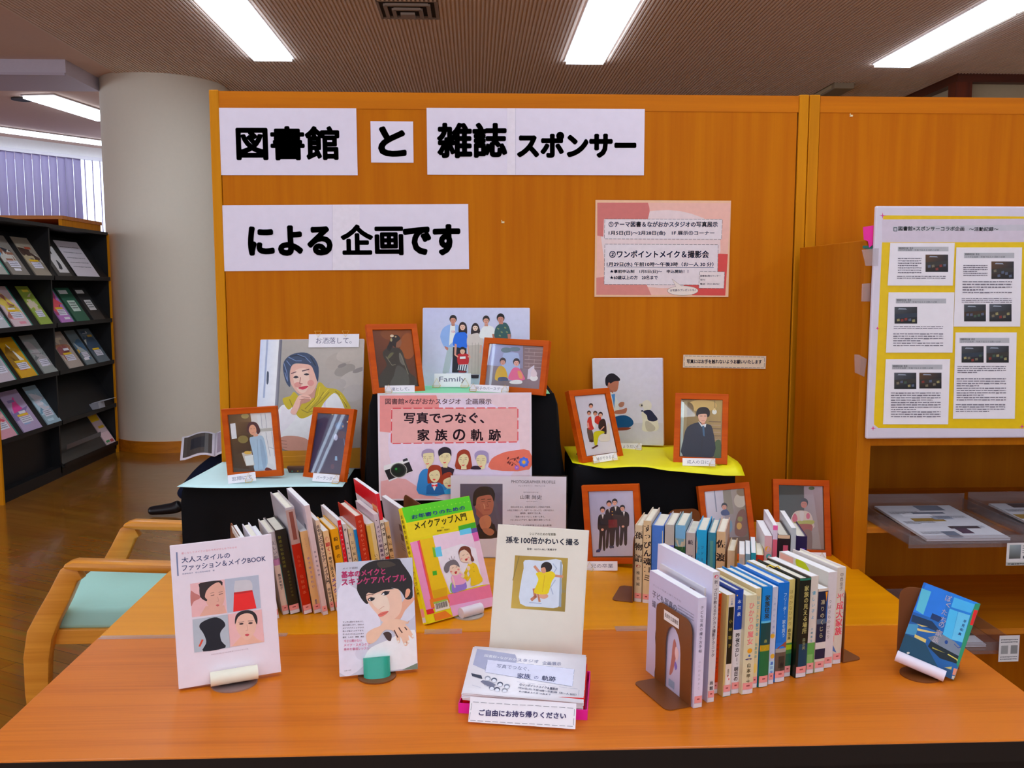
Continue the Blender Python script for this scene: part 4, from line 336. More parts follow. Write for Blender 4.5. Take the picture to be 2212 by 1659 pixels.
'B3':[('P','e0cc00',[-947,2592,950,2581,897,5,-888,-10]),('P','50c018',[-947,2592,950,2581,967,2241,-883,2236]),('S','78cc30',[-623,2471,-631,2461,-645,2458,-656,2465,-659,2477,-651,2487,-637,2489,-626,2483]),('S','78cc30',[-512,2470,-520,2460,-534,2457,-546,2464,-548,2475,-540,2486,-526,2488,-515,2482]),('S','78cc30',[-401,2468,-409,2458,-423,2455,-434,2462,-437,2474,-429,2484,-415,2487,-403,2480]),('S','78cc30',[-289,2467,-297,2457,-311,2454,-322,2461,-325,2472,-317,2483,-303,2485,-291,2479]),('S','78cc30',[-175,2465,-184,2455,-198,2452,-209,2459,-212,2471,-204,2481,-190,2484,-178,2477]),('S','78cc30',[-62,2464,-70,2453,-84,2451,-96,2458,-98,2470,-90,2480,-76,2482,-64,2476]),('S','78cc30',[53,2462,45,2452,30,2449,19,2456,16,2468,24,2478,39,2481,50,2474]),('S','78cc30',[168,2461,160,2450,146,2448,134,2454,131,2467,140,2477,154,2480,166,2473]),('S','78cc30',[284,2459,276,2449,262,2446,250,2453,247,2465,256,2475,270,2478,282,2471]),('S','78cc30',[401,2458,393,2447,378,2445,366,2451,364,2464,372,2474,387,2477,399,2470]),('S','78cc30',[519,2456,511,2446,496,2443,484,2450,481,2462,490,2472,505,2475,517,2468]),('S','78cc30',[638,2455,629,2444,614,2441,602,2448,600,2460,608,2471,623,2474,635,2467]),('S','78cc30',[757,2453,748,2443,733,2440,721,2447,719,2459,727,2469,742,2472,755,2465]),('S','78cc30',[877,2451,868,2441,854,2438,841,2445,839,2457,847,2468,862,2471,875,2464]),('P','e4c408',[-883,2236,967,2241,992,1942,-902,1817]),('P','d83870',[-907,1770,-667,1806,-645,288,-860,279]),('P','dc88b0',[-901,1795,-717,1802,-694,273,-865,280]),('P','e46420',[-670,1807,-579,1804,-578,428,-697,299]),('P','e4b400',[-646,1816,30,1790,-192,475,-623,489]),('P','e8c0d0',[-298,1842,759,1829,767,1496,727,521,-179,524,-279,1098]),('P','dcb8c8',[759,1829,907,1817,1019,488,725,516,740,1281]),('P','e4d4dc',[-306,1475,413,1532,762,1359,727,521,-164,521]),('P','3ca020',[426,1940,912,1956,903,1804,419,1818]),('P','60bcdc',[432,1843,749,1852,749,1720,421,1727]),('P','5c4c90',[757,1821,960,1828,965,1724,746,1720]),('P','cc5c9c',[749,1720,971,1723,977,1527,766,1518]),('P','60bcdc',[-327,1572,-154,1575,-161,1355,-335,1361]),('P','70b020',[-375,1594,-316,1578,-323,1359,-389,1371]),('P','3ca020',[-502,1077,-394,1074,-404,978,-514,982]),('P','e07090',[-254,501,1019,488,931,181,-258,228]),('P','e4a0c0',[-251,252,937,201,897,5,-236,15]),('P','e47818',[-728,499,-266,491,-231,326,-731,307]),('P','c89c00',[-608,667,-235,668,-251,488,-609,486]),('P','cc2428',[-870,299,-698,294,-670,190,-866,196]),('P','e07818',[-705,173,-396,176,-236,15,-699,18]),('P','90b040',[-657,419,-286,417,-276,336,-643,352]),('P','d8d0c0',[-637,376,-279,384,-270,205,-650,207]),('N','3a3430',[-608,370,-615,260],9),('N','3a3430',[-588,370,-595,260],11),('N','3a3430',[-569,370,-576,260],15),('N','3a3430',[-549,370,-556,260],9),('N','3a3430',[-529,370,-536,260],11),('N','3a3430',[-509,370,-516,261],14),('N','3a3430',[-490,370,-497,261],9),('N','3a3430',[-470,370,-477,261],12),('N','3a3430',[-450,370,-457,261],15),('N','3a3430',[-430,370,-437,261],9),('N','3a3430',[-410,371,-417,261],12),('N','3a3430',[-390,371,-398,261],15),('N','3a3430',[-370,371,-378,261],8),('N','3a3430',[-350,371,-358,261],11),('N','3a3430',[-330,371,-338,261],14),('N','3a3430',[-310,371,-318,261],8),('T','2c3c90','お年寄りのための',-730,2290,-0.002,1442,96,2),('T','2a2810','メイクアップ入門',-713,2040,-0.001,1410,173,1),('T','3a3420','編集',-36,1964,-0.014,73,25,0),('T','3a3420','静岡愛子・浅田治子',-161,1910,-0.042,331,35,1),('S','7cb060',[-165,574,-132,699,-22,756,-25,624,-104,509]),('S','8c70c0',[-59,737,204,763,282,693,271,535,72,511,-118,517]),('S','e898b8',[-55,868,79,895,293,852,312,741,238,649,-15,662,-74,740]),('S','ecc0a8',[217,995,170,901,69,867,-28,911,-63,1009,-18,1102,83,1137,181,1093]),('S','6c6468',[-188,1107,-95,1195,104,1224,194,1140,212,1029,103,1104,-25,1102,-82,1007,-156,968,-202,1030]),('S','d08078',[-3,970,-16,957,-39,955,-58,966,-63,982,-51,994,-28,996,-8,986]),('S','d08078',[198,978,185,965,162,964,142,974,137,990,150,1003,173,1004,193,994]),('S','b03030',[56,952,121,953,87,898,52,913]),('N','6a4030',[7,1042,52,1055],9),('N','6a4030',[113,1043,155,1056],9),('N','ecc0a8',[-29,850,-25,624],38),('N','ecc0a8',[188,940,286,826],38),('N','6a5048',[-9,1281,14,1201],9),('N','6a5048',[57,1314,64,1218],9),('N','6a5048',[139,1285,93,1207],9),('S','dcb810',[419,1015,550,1071,676,992,705,797,733,601,408,560,442,741]),('N','dcb810',[421,961,331,871,342,735,276,788],69),('N','dcb810',[479,815,335,709],57),('P','ecc0a8',[463,1115,560,1110,558,1042,474,1037]),('S','6c3420',[271,1368,361,1460,493,1463,604,1388,600,1252,642,1108,557,1097,561,1232,437,1378,302,1362,274,1259]),('S','ecc0a8',[295,1336,440,1391,553,1261,540,1155,456,1089,305,1132,267,1233]),('S','e09890',[331,1194,321,1183,302,1181,286,1190,282,1204,293,1215,311,1217,328,1208]),('S','e09890',[529,1189,518,1178,496,1176,478,1185,473,1200,485,1211,506,1213,525,1204]),('S','b03030',[398,1176,474,1178,435,1134,404,1137]),('N','6a4030',[359,1270,409,1274],9),('N','6a4030',[473,1270,524,1277],9),('S','3a3420',[577,957,573,952,566,951,560,955,559,961,563,966,570,967,576,963]),('S','3a3420',[574,863,570,858,563,857,557,861,556,867,560,872,567,873,573,869]),('S','ecc0a8',[480,949,457,916,422,907,396,928,393,966,416,1000,450,1009,477,988]),('S','ecc0a8',[282,800,262,782,225,780,193,796,184,820,205,839,242,841,274,825]),('T','8c2830','中央法規',-3,119,-0.016,128,26,1)],
'B4':[('T','6c6448','シニアのための写真塾',-271,2412,0.041,513,53,1),('T','1c2038','孫を100倍かわいく撮る',-720,2233,0.032,1421,125,2),('T','3a3840','監修・GOTO AKI／馬場文平',-297,2127,0.035,572,40,1),('G',('a08030','a88c38','8c7430','c0a044'),[-526,2009,508,2023,514,1003,-533,1011]),('N','7c6c38',[-444,1999,-534,1537],14),('P','8c7c48',[414,1418,506,1413,505,1357,417,1363]),('S','c8d0e0',[-329,1928,-10,1938,378,1974,414,1596,424,1263,367,1078,49,1064,-363,1105,-371,1547,-341,1771]),('P','8c98a4',[361,1950,398,1942,435,1087,389,1095]),('N','a4b0c4',[222,1897,297,1812,235,1697],19),('N','a4b0c4',[288,1588,206,1450,260,1320],19),('N','a4b0c4',[-183,1138,45,1130],18),('N','c48464',[-17,1703,-127,1818],50),('N','c48464',[237,1674,421,1664],46),('N','b87454',[-109,1386,-78,1255,-142,1196],59),('N','b87454',[-37,1324,8,1172],41),('S','d09878',[171,1281,147,1242,84,1223,19,1234,-10,1270,14,1309,77,1329,142,1317]),('S','e8c000',[-96,1698,50,1729,209,1751,283,1677,221,1562,186,1404,135,1312,-105,1320,-70,1477,-43,1590]),('N','c8a000',[77,1664,53,1351],12),('S','241410',[210,1833,183,1762,107,1729,28,1752,-9,1819,19,1891,94,1924,174,1901]),('S','c88c6c',[0,1793,67,1820,96,1732,40,1706,4,1738])],
'B5':[('G',('1060c0','1480dc','10508c','0c3c5c'),[-505,1508,504,1515,585,15,-516,9]),('P','1870d0',[-459,1497,-72,1493,39,931,-516,900]),('P','3ca4e0',[65,1445,448,1460,412,1279,73,1250]),('P','40ace4',[58,1213,205,1217,262,655,95,714]),('P','58b4dc',[211,1220,413,1234,445,708,260,684]),('P','50b0c8',[-506,1383,-334,1388,-328,921,-476,948]),('P','0c2c5c',[-192,1012,2,1006,-44,894,-197,902]),('P','0c2c4c',[-498,846,-144,865,79,722,-97,719,-483,714]),('P','3c88b0',[-543,641,-344,715,-327,493,-510,456]),('P','c8b468',[-384,712,-186,739,-282,696]),('P','c8b468',[-346,637,43,706,-178,629,-333,597]),('P','ccb460',[-347,514,-137,503,-129,438,-342,455]),('P','0c4058',[-522,450,-144,439,309,3,-499,1]),('P','6c7888',[-126,554,83,709,325,668,451,606,473,452,258,457,-29,507]),('P','0c1c24',[-57,509,461,447,468,301,183,273,-74,395]),('P','a09838',[1,415,235,402,10,388]),('P','c4b850',[286,411,468,383,471,332,447,366,279,392]),('P','b4a858',[303,149,415,217,420,159]),('S','0c3c80',[218,612,218,584,203,566,182,568,166,588,166,616,181,634,203,633]),('N','1c3c8c',[326,624,405,585,464,627],10),('P','20845c',[431,1475,504,1515,551,206,472,288,445,708,425,1194]),('P','c81010',[446,1362,517,1377,535,1078,462,1068]),('P','cc8468',[452,204,560,226,560,92,464,84]),('P','b8b0a0',[470,64,568,89,565,14,475,7]),('P','184870',[279,138,435,152,463,2,309,3]),('T','c8c0c8','ぼ',-68,1326,0.01,103,114,1),('T','c8c0c8','く',-23,1224,0.013,77,84,1),('T','c8c0c8','た',-45,1061,0.022,90,99,1),('T','c8c0c8','ち',-21,920,0.022,90,97,1),('T','c8c0c8','の',-23,820,0.022,90,97,1),('T','c8c0c8','家',-23,646,0.028,109,118,1),('T','c8c0c8','族',-35,512,0.028,109,118,1),('T','2c4c8c','早',340,1066,0.019,52,52,1),('T','2c4c8c','見',337,982,0.019,53,52,1),('T','2c4c8c','和',334,898,0.019,53,52,1),('T','2c4c8c','真',331,814,0.019,53,52,1),('S','d0c8b8',[-324,146,-327,130,-342,117,-361,114,-372,124,-370,140,-354,154,-335,156]),('T','c8c0c0','幻冬舎文庫',-423,67,0.077,156,20,1)],
'FL':[('P','9a9cb4',[-977,1202,-259,1125,-209,980,-215,841,-739,897,-745,589,-982,714]),('P','c8c8e0',[-739,897,842,825,831,322,-736,523]),('D','8088a4',[-739,897,842,825,831,322,-736,523,-739,897],6,24),('T','e4e4f0','図書館×ながおか',-818,979,-0.096,605,84,0),('T','5c6488','スタジオ',-202,916,0.018,391,93,0),('T','5c6488','企画展示',261,883,0.041,340,104,0),('T','4c5478','写真でつなぐ、',-552,678,-0.032,593,116,0),('T','3c4878','家族',-152,426,0.026,234,144,1),('T','3c4878','の',148,436,0.027,75,95,0),('T','2c3868','軌跡',283,420,-0.025,242,142,1),('P','363c4c',[-977,457,-788,417,-754,319,-944,374]),('S','8a8c98',[-616,364,-624,317,-657,293,-695,307,-716,350,-707,398,-674,421,-636,407]),('S','d0d0d8',[-626,336,-632,302,-656,285,-684,295,-699,327,-693,361,-669,378,-641,368]),('S','4c5468',[-497,326,-506,279,-539,256,-576,269,-597,312,-588,359,-555,383,-517,369]),('S','d0d0d8',[-507,298,-514,264,-538,247,-565,257,-580,289,-574,323,-550,340,-522,330]),('S','585c70',[-600,194,-609,148,-641,125,-679,138,-699,181,-691,227,-658,250,-620,236]),('S','d0d0d8',[-610,167,-616,133,-640,117,-668,126,-683,157,-676,191,-652,208,-625,198]),('S','3c4458',[-378,224,-387,177,-420,155,-457,168,-477,210,-468,257,-435,280,-398,266]),('S','d0d0d8',[-388,197,-395,163,-419,146,-447,156,-461,187,-455,221,-430,238,-403,228]),('S','6a6c7c',[-509,101,-517,55,-550,32,-587,46,-607,87,-598,133,-566,156,-529,143]),('S','d0d0d8',[-518,74,-525,41,-549,24,-576,34,-591,64,-584,98,-560,115,-533,105]),('S','4a4e60',[-413,71,-422,26,-454,3,-491,17,-511,58,-502,104,-470,127,-432,113]),('S','d0d0d8',[-423,45,-429,12,-453,-5,-480,5,-495,35,-488,69,-464,85,-437,76]),('S','7c8090',[-254,177,-263,131,-296,108,-333,122,-353,164,-343,210,-310,233,-273,219]),('S','d0d0d8',[-264,150,-271,117,-295,100,-322,110,-337,140,-330,174,-306,191,-278,181]),('S','8a8c94',[-280,58,-289,13,-322,-10,-358,3,-378,45,-369,90,-336,113,-299,100]),('S','d0d0d8',[-290,32,-297,-2,-321,-18,-348,-8,-362,22,-355,55,-331,72,-304,62]),('P','6a6c80',[-776,234,-743,282,-606,257,-503,186,-535,118,-641,125]),('D','8088a4',[-160,317,952,254,947,47],4,20),('D','8088a4',[-933,128,-710,53],4,5),('T','3c4468','②ワンポイントメイク＆撮影会',-90,216,-0.067,675,67,1),('T','3c4468','1月29日(水) 午前10時～午後3時（お一人 30分）',-107,123,-0.06,1016,58,1),('T','3c4468','★60歳以上の方 20名まで',-85,36,-0.036,555,45,1)],
'SG':[('D','4c4c58',[-864,322,874,327,872,40,-889,26,-864,322],6,40),('T','38305c','ご自由にお持ち帰りください',-730,114,0.022,1471,96,3)],
'BD':[('P','d8b400',[-3395,5621,546,5601,783,237,-3284,285,-3396,372,-3406,587,-3395,4964]),('P','c4b8c4',[-3420,5519,378,5551,329,4971,-3395,4956]),('P','b8b4bc',[-3142,5355,559,5407,569,5254,-3136,5232]),('T','3c4c50','図書館×スポンサーコラボ企画',-2997,5245,-0.002,1673,107,2),('T','3c4c50','～活動記録～',-1195,5237,0.003,744,99,2),('N','3c4c50',[-3115,5319,-3038,5319,-3034,5236,-3111,5236,-3115,5319],17),('P','c83c80',[-3416,5695,-3400,5625,-3302,5613,-3399,5601,-3408,5531,-3424,5601,-3496,5613,-3425,5625]),('P','c83c80',[-3421,346,-3406,290,-3328,277,-3405,264,-3415,208,-3431,264,-3488,278,-3432,290]),('P','c83c80',[-3420,2861,-3406,2832,-3363,2819,-3405,2807,-3417,2777,-3431,2807,-3461,2819,-3432,2832]),('P','c83c80',[462,365,479,308,558,295,481,282,471,226,454,282,396,296,453,308])],
'BDS1':[('Q','c4bcc8',[-3195,4944,-1555,4947,-1550,3887,-3214,3887]),('P','a8a8ac',[-2999,4849,-1713,4851,-1707,4740,-2994,4738]),('T','4c4c54','図書館特別企画\u3000第1回',-2971,4787,0.003,358,50,1),('T','54545c','コラボ企画展\u3000写真で伝える活動の記録',-2969,4746,0.001,1019,45,0),('G',('5c4028','2c2c30','14141a','1c1a18'),[-2287,4656,-1711,4657,-1688,4229,-2266,4228]),('P','34302c',[-2277,4464,-1703,4507,-1697,4400,-2272,4357]),('P','50586c',[-2216,4389,-2147,4402,-2138,4338,-2209,4329]),('P','6c6450',[-2118,4396,-2050,4408,-2041,4345,-2111,4336]),('P','783028',[-2016,4322,-1948,4335,-1939,4271,-2009,4262]),('P','783028',[-1922,4402,-1854,4415,-1845,4351,-1915,4342]),('P','50586c',[-1825,4419,-1756,4431,-1747,4368,-1818,4359]),('P','8c94a0',[-2170,4622,-1997,4614,-1967,4588,-2198,4592]),('K','6a6470',[-2987,4585,-2390,4585,-2968,4178],7,0.8),('K','6a6470',[-2987,4136,-1747,4137,-2983,4045],2,0.8)],
'BDS2':[('Q','c4bcc8',[-3181,3720,-1498,3719,-1467,2202,-3181,2207]),('P','a8a8ac',[-2990,3561,-1704,3560,-1698,3443,-2985,3444]),('T','4c4c54','図書館特別企画\u3000第1回',-2961,3498,0.0,359,51,1),('T','54545c','コラボ企画展\u3000写真で伝える活動の記録',-2959,3452,0.0,1025,46,0),('G',('484c50','2c2c30','14141a','1c1a18'),[-3015,3356,-2436,3356,-2415,2935,-2995,2936]),('P','2c3440',[-3006,3167,-2429,3209,-2424,3104,-3001,3062]),('P','8c8458',[-2943,3049,-2874,3062,-2865,2999,-2935,2991]),('P','783028',[-2844,3043,-2775,3055,-2766,2992,-2837,2984]),('P','783028',[-2747,3071,-2678,3084,-2669,3021,-2740,3012]),('P','50586c',[-2647,3056,-2579,3069,-2570,3006,-2640,2997]),('P','8c8458',[-2548,3033,-2479,3045,-2470,2982,-2541,2974]),('P','8c94a0',[-2898,3322,-2724,3314,-2693,3289,-2925,3293]),('K','6a6470',[-3014,2882,-1745,2879,-3010,2789],2,0.8),('K','6a6470',[-3019,2705,-1736,2702,-3002,2354],6,0.8)],
'BDS3':[('Q','c4bcc8',[-3177,2037,-1519,2032,-1482,368,-3171,379]),('P','a8a8ac',[-3012,1901,-1715,1896,-1709,1777,-3006,1782]),('T','4c4c54','図書館特別企画\u3000第1回',-2983,1837,-0.003,363,51,1),('T','54545c','コラボ企画展\u3000写真で伝える活動の記録',-2981,1790,-0.004,1033,47,0),('G',('50545c','2c2c30','14141a','1c1a18'),[-2946,1697,-2376,1694,-2355,1276,-2927,1279]),('P','34302c',[-2937,1509,-2369,1548,-2363,1444,-2932,1404]),('P','6c6450',[-2878,1454,-2810,1466,-2801,1403,-2871,1395]),('P','50586c',[-2782,1485,-2714,1498,-2706,1435,-2775,1426]),('P','3c5040',[-2684,1468,-2616,1481,-2608,1418,-2677,1410]),('P','8c8458',[-2583,1386,-2515,1398,-2507,1335,-2576,1327]),('P','50586c',[-2487,1393,-2419,1405,-2410,1342,-2479,1334]),('P','8c94a0',[-2830,1663,-2659,1654,-2629,1629,-2858,1634]),('G',('5c4028','2c2c30','14141a','1c1a18'),[-2298,1694,-1726,1692,-1705,1290,-2278,1293]),('P','34302c',[-2289,1514,-1719,1551,-1714,1451,-2284,1413]),('P','783028',[-2230,1484,-2162,1497,-2154,1436,-2223,1428]),('P','6c6450',[-2128,1388,-2060,1400,-2051,1339,-2121,1332]),('P','50586c',[-2037,1499,-1969,1512,-1960,1451,-2029,1443]),('P','6c6450',[-1935,1417,-1867,1429,-1858,1368,-1928,1360]),('P','8c8458',[-1841,1480,-1773,1493,-1764,1432,-1834,1424]),('P','8c94a0',[-2182,1662,-2010,1653,-1980,1629,-2209,1634]),('K','6a6470',[-3010,1206,-1722,1200,-2979,542],11,0.8)],
'BDS4':[('Q','c4bcc8',[-1507,4835,174,4838,246,2855,-1468,2858]),('P','a8a8ac',[-1307,4703,-20,4705,-12,4572,-1300,4570]),('T','4c4c54','図書館特別企画\u3000第1回',-1278,4641,0.0,360,49,1),('T','54545c','コラボ企画展\u3000写真で伝える活動の記録',-1274,4578,0.002,1025,46,0),('G',('5c4028','2c2c30','14141a','1c1a18'),[-596,4488,-19,4488,7,4054,-570,4054]),('P','34302c',[-584,4293,-10,4337,-3,4228,-578,4184]),('P','6c6450',[-526,4279,-457,4291,-448,4227,-518,4218]),('P','50586c',[-421,4158,-352,4171,-342,4106,-413,4097]),('P','50586c',[-328,4242,-259,4255,-249,4190,-320,4181]),('P','50586c',[-228,4213,-159,4225,-150,4161,-220,4152]),('P','50586c',[-126,4150,-57,4162,-47,4097,-118,4089]),('P','8c94a0',[-478,4453,-305,4445,-275,4419,-505,4423]),('G',('484c50','2c2c30','14141a','1c1a18'),[-1236,3417,-675,3417,-650,2987,-1212,2988]),('P','3c2c20',[-1225,3224,-667,3267,-660,3159,-1219,3117]),('P','50586c',[-1167,3182,-1100,3194,-1091,3130,-1159,3122]),('P','50586c',[-1071,3181,-1005,3194,-996,3129,-1064,3121]),('P','3c5040',[-974,3148,-908,3160,-898,3096,-966,3088]),('P','3c5040',[-880,3166,-813,3178,-804,3114,-872,3106]),('P','50586c',[-786,3197,-719,3210,-710,3145,-778,3137]),('P','8c94a0',[-1122,3383,-953,3374,-924,3349,-1148,3353]),('G',('50545c','2c2c30','14141a','1c1a18'),[-585,3425,-15,3425,12,2986,-560,2987]),('P','34302c',[-574,3228,-5,3271,1,3162,-567,3119]),('P','6c6450',[-512,3153,-444,3166,-435,3101,-504,3092]),('P','8c8458',[-418,3206,-351,3218,-341,3153,-410,3144]),('P','783028',[-316,3123,-248,3136,-239,3070,-308,3062]),('P','6c6450',[-220,3131,-152,3144,-142,3078,-212,3070]),('P','8c8458',[-127,3204,-59,3217,-49,3152,-119,3143]),('P','8c94a0',[-469,3390,-297,3381,-267,3355,-496,3360]),('K','6a6470',[-1312,4408,-690,4409,-1296,4116],6,0.8),('K','6a6470',[-1312,4012,-42,4012,-1293,3677],5,0.8),('K','6a6470',[-1310,3585,-16,3585,-1302,3447],3,0.8)],
'BDS5':[('Q','c4bcc8',[-1413,2710,168,2707,252,500,-1363,510]),('P','a8a8ac',[-1306,2574,-19,2571,-11,2444,-1299,2447]),('T','4c4c54','図書館特別企画\u3000第1回',-1277,2511,-0.003,364,51,1),('T','54545c','コラボ企画展\u3000写真で伝える活動の記録',-1274,2456,-0.003,1036,46,0),('G',('484c50','2c2c30','14141a','1c1a18'),[-1242,2362,-670,2361,-646,1944,-1220,1946]),('P','2c3440',[-1232,2175,-662,2215,-656,2111,-1226,2071]),('P','8c8458',[-1170,2087,-1102,2100,-1093,2037,-1163,2029]),('P','6c6450',[-1073,2085,-1005,2098,-996,2035,-1065,2027]),('P','783028',[-972,2031,-904,2044,-895,1981,-965,1973]),('P','6c6450',[-876,2057,-808,2070,-799,2007,-869,1999]),('P','3c5040',[-784,2144,-716,2156,-707,2093,-776,2085]),('P','8c94a0',[-1126,2329,-954,2320,-924,2295,-1153,2300]),('G',('50545c','2c2c30','14141a','1c1a18'),[-602,2369,-20,2367,6,1941,-577,1943]),('P','34302c',[-590,2178,-10,2218,-4,2112,-584,2071]),('P','783028',[-526,2072,-457,2085,-447,2021,-518,2012]),('P','3c5040',[-431,2141,-362,2154,-352,2090,-423,2081]),('P','8c8458',[-332,2146,-263,2158,-254,2094,-325,2086]),('P','3c5040',[-231,2112,-162,2125,-153,2061,-223,2052]),('P','8c8458',[-129,2065,-60,2077,-51,2013,-122,2005]),('P','8c94a0',[-483,2335,-308,2326,-278,2300,-511,2305]),('K','6a6470',[-1324,1869,-63,1865,-1313,1669],4,0.8),('K','6a6470',[-1329,1562,-44,1557,-1296,962],10,0.8),('K','6a6470',[-1315,898,-26,891,-1302,669],4,0.8)],
}
POSE={
'B1':(-0.4558, 1.6285, 0.7059, 0.326, 0.202, 0.021, 0.182, 0.2596),
'B2':(-0.1838, 1.6496, 0.7061, 0.197, 0.284, 0.002, 0.1469, 0.2101),
'B3':(-0.032, 1.9529, 0.7043, 0.619, 0.387, 0.004, 0.1832, 0.2586),
'B4':(0.112, 1.6512, 0.7181, 0.054, 0.23, -0.093, 0.1776, 0.2578),
'B5':(0.8486, 1.6073, 0.7163, -0.502, 0.367, -0.26, 0.1021, 0.1508),
'F3':(-0.6124, 2.4953, 0.9056, -0.138, 0.012, 0.071, 0.1583, 0.1952),
'F4':(-0.4219, 2.4714, 0.9021, -0.57, 0.286, 0.029, 0.1491, 0.2017),
'C1':(-0.4933, 2.6283, 0.9012, -0.05, 0.306, 0.008, 0.3141, 0.3927),
'F5':(0.3598, 2.4729, 0.9508, 0.588, 0.337, -0.011, 0.1512, 0.2052),
'F6':(0.6164, 2.4176, 0.9505, -0.302, 0.248, 0.008, 0.1458, 0.1937),
'C3':(0.4655, 2.6947, 0.9528, -0.324, -0.022, 0.027, 0.2136, 0.2653),
'F1':(-0.207, 2.4962, 1.1409, 0.436, 0.347, -0.013, 0.1495, 0.1998),
'F2':(0.0976, 2.4729, 1.1416, -0.562, 0.179, -0.016, 0.2064, 0.1498),
'C2':(0.0014, 2.643, 1.1402, -0.095, 0.137, 0.001, 0.3175, 0.2328),
'F7':(0.366, 2.2956, 0.7079, -0.401, 0.069, 0.103, 0.1543, 0.2087),
'F8':(0.6882, 2.33, 0.7023, 0.168, 0.25, 0.032, 0.15, 0.2052),
'F9':(0.8943, 2.3685, 0.702, -0.052, 0.272, -0.026, 0.1564, 0.207),
'A3':(-0.0548, 2.4271, 0.8516, -0.053, 0.052, 0.007, 0.4191, 0.2944),
'PR':(0.0874, 2.385, 0.701, -0.064, 0.046, -0.006, 0.3124, 0.2233),
'P1':(-0.5485, 2.755, 1.7615, 0, 0, 0.004, 0.405, 0.194),
'P2':(-0.2427, 2.755, 1.7997, 0, 0, 0, 0.1258, 0.1198),
'P3':(0.1862, 2.755, 1.7656, 0, 0, 0.002, 0.651, 0.1945),
'P4':(-0.3822, 2.755, 1.482, 0, 0, 0.009, 0.7325, 0.194),
'P5':(0.572, 2.755, 1.4012, 0, 0, -0.002, 0.4133, 0.2912),
'P6':(0.7717, 2.755, 1.1815, 0, 0, -0.02, 0.2587, 0.0398),
'BD':(1.354, 2.233, 1.047, 0, 0, 0, 0.717, 0.585),
'FL':(0.0795, 1.4841, 0.7362, 0.052, 1.366, -0.199, 0.2079, 0.1293),
'SG':(0.0749, 1.437, 0.7042, -0.213, 0.546, 0.016, 0.1807, 0.0405),
}
# ================================================================== THE ROOM
def floor_mat():
    m, N, L, b = nodes('floor_wood')
    tc = N.new('ShaderNodeTexCoord'); mp = N.new('ShaderNodeMapping'); mp.inputs['Rotation'].default_value = (0, 0, radians(28)); L.new(tc.outputs['Object'], mp.inputs['Vector'])
    br = N.new('ShaderNodeTexBrick'); br.inputs['Scale'].default_value = 1; br.inputs['Brick Width'].default_value = .9; br.inputs['Row Height'].default_value = .075; br.inputs['Mortar Size'].default_value = .0015
    br.inputs['Color1'].default_value = alb('845018'); br.inputs['Color2'].default_value = alb('94601e'); br.inputs['Mortar'].default_value = alb('6c4012'); L.new(mp.outputs['Vector'], br.inputs['Vector'])
    n = N.new('ShaderNodeTexNoise'); n.inputs['Scale'].default_value = 2; n.inputs['Detail'].default_value = 4; mp2 = N.new('ShaderNodeMapping'); mp2.inputs['Scale'].default_value = (1, 14, 1); L.new(mp.outputs['Vector'], mp2.inputs['Vector']); L.new(mp2.outputs['Vector'], n.inputs['Vector'])
    mx = N.new('ShaderNodeMix'); mx.data_type = 'RGBA'; mx.blend_type = 'MULTIPLY'; mx.inputs['Factor'].default_value = .5; L.new(br.outputs['Color'], mx.inputs['A']); L.new(n.outputs['Color'], mx.inputs['B'])
    L.new(mx.outputs['Result'], b.inputs['Base Color']); b.inputs['Roughness'].default_value = .16; b.inputs['Coat Weight'].default_value = .15
    n2 = N.new('ShaderNodeTexNoise'); n2.inputs['Scale'].default_value = 6; L.new(tc.outputs['Object'], n2.inputs['Vector'])
    bp = N.new('ShaderNodeBump'); bp.inputs['Strength'].default_value = .12; bp.inputs['Distance'].default_value = .02; L.new(n2.outputs['Fac'], bp.inputs['Height']); L.new(bp.outputs['Normal'], b.inputs['Normal'])
    return m
CEIL = mat('dccac0', .9, .1, noise=.05); CEIL2 = mat('d4bcb0', .9, .1, noise=.04)
WALLM = mat('dedad8', .8, .2); COLM = mat('d0c8b8', .75, .25, noise=.02)
DARKW = wood('dark_timber', '301004', '4a1c0a', 'X', 1, .4)
struct('floor', floor_mat(), (-11.7, 7.2, -4.2, 13.2, -.1, 0))
struct('wall_front', WALLM, (-11.7, 7.2, -4.2, -4.0, 0, 3.3)); struct('wall_right', WALLM, (7.0, 7.2, -4, 13.2, 0, 3.3))
struct('wall_left', WALLM, (-11.7, -11.5, -4, 4.2, 0, 3.3)); struct('wall_back', WALLM, (-4.05, 7.0, 13.0, 13.2, 0, 3.3))
# ribbed ceiling over the main room, plain ceiling to the left of it
c = struct('ceiling', CEIL, (-2.98, 7.2, -4.2, 13.2, 3.2, 3.3))
rb = MB(); x = -2.97; 
VENT = (-.60, -.235, 5.86, 6.2)
LX = (-1.55, .87, 3.33)
while x < 7.0:
    gaps = []
    for lx in LX:
        if lx - .17 < x + .007 < lx + .17: gaps.append((-3.4, 7.31))
    if VENT[0] - .02 < x < VENT[1] + .01: gaps.append((VENT[2] - .02, VENT[3] + .02))
    y = -4.0; segs = []
    for g in sorted(gaps): segs.append((y, g[0])); y = g[1]
    segs.append((y, 13.0))
    for a, b in segs: rb.box(x, x + .014, a, b, 3.187, 3.2005)
    x += .027
o = rb.build('ceiling_rib', CEIL, c); o['kind'] = 'stuff'
cl = struct('ceiling', CEIL2, (-11.7, -2.98, -4.2, 13.2, 3.2, 3.3))
struct('trim_1', mat('b0a6b0', .6), (-8.4, -3.2, 7.45, 8.1, 3.09, 3.2))
bx('beam_lip', mat('a89ca8', .6), (-8.4, -3.2, 7.43, 7.45, 3.075, 3.095), bpy.data.objects['trim_1'])
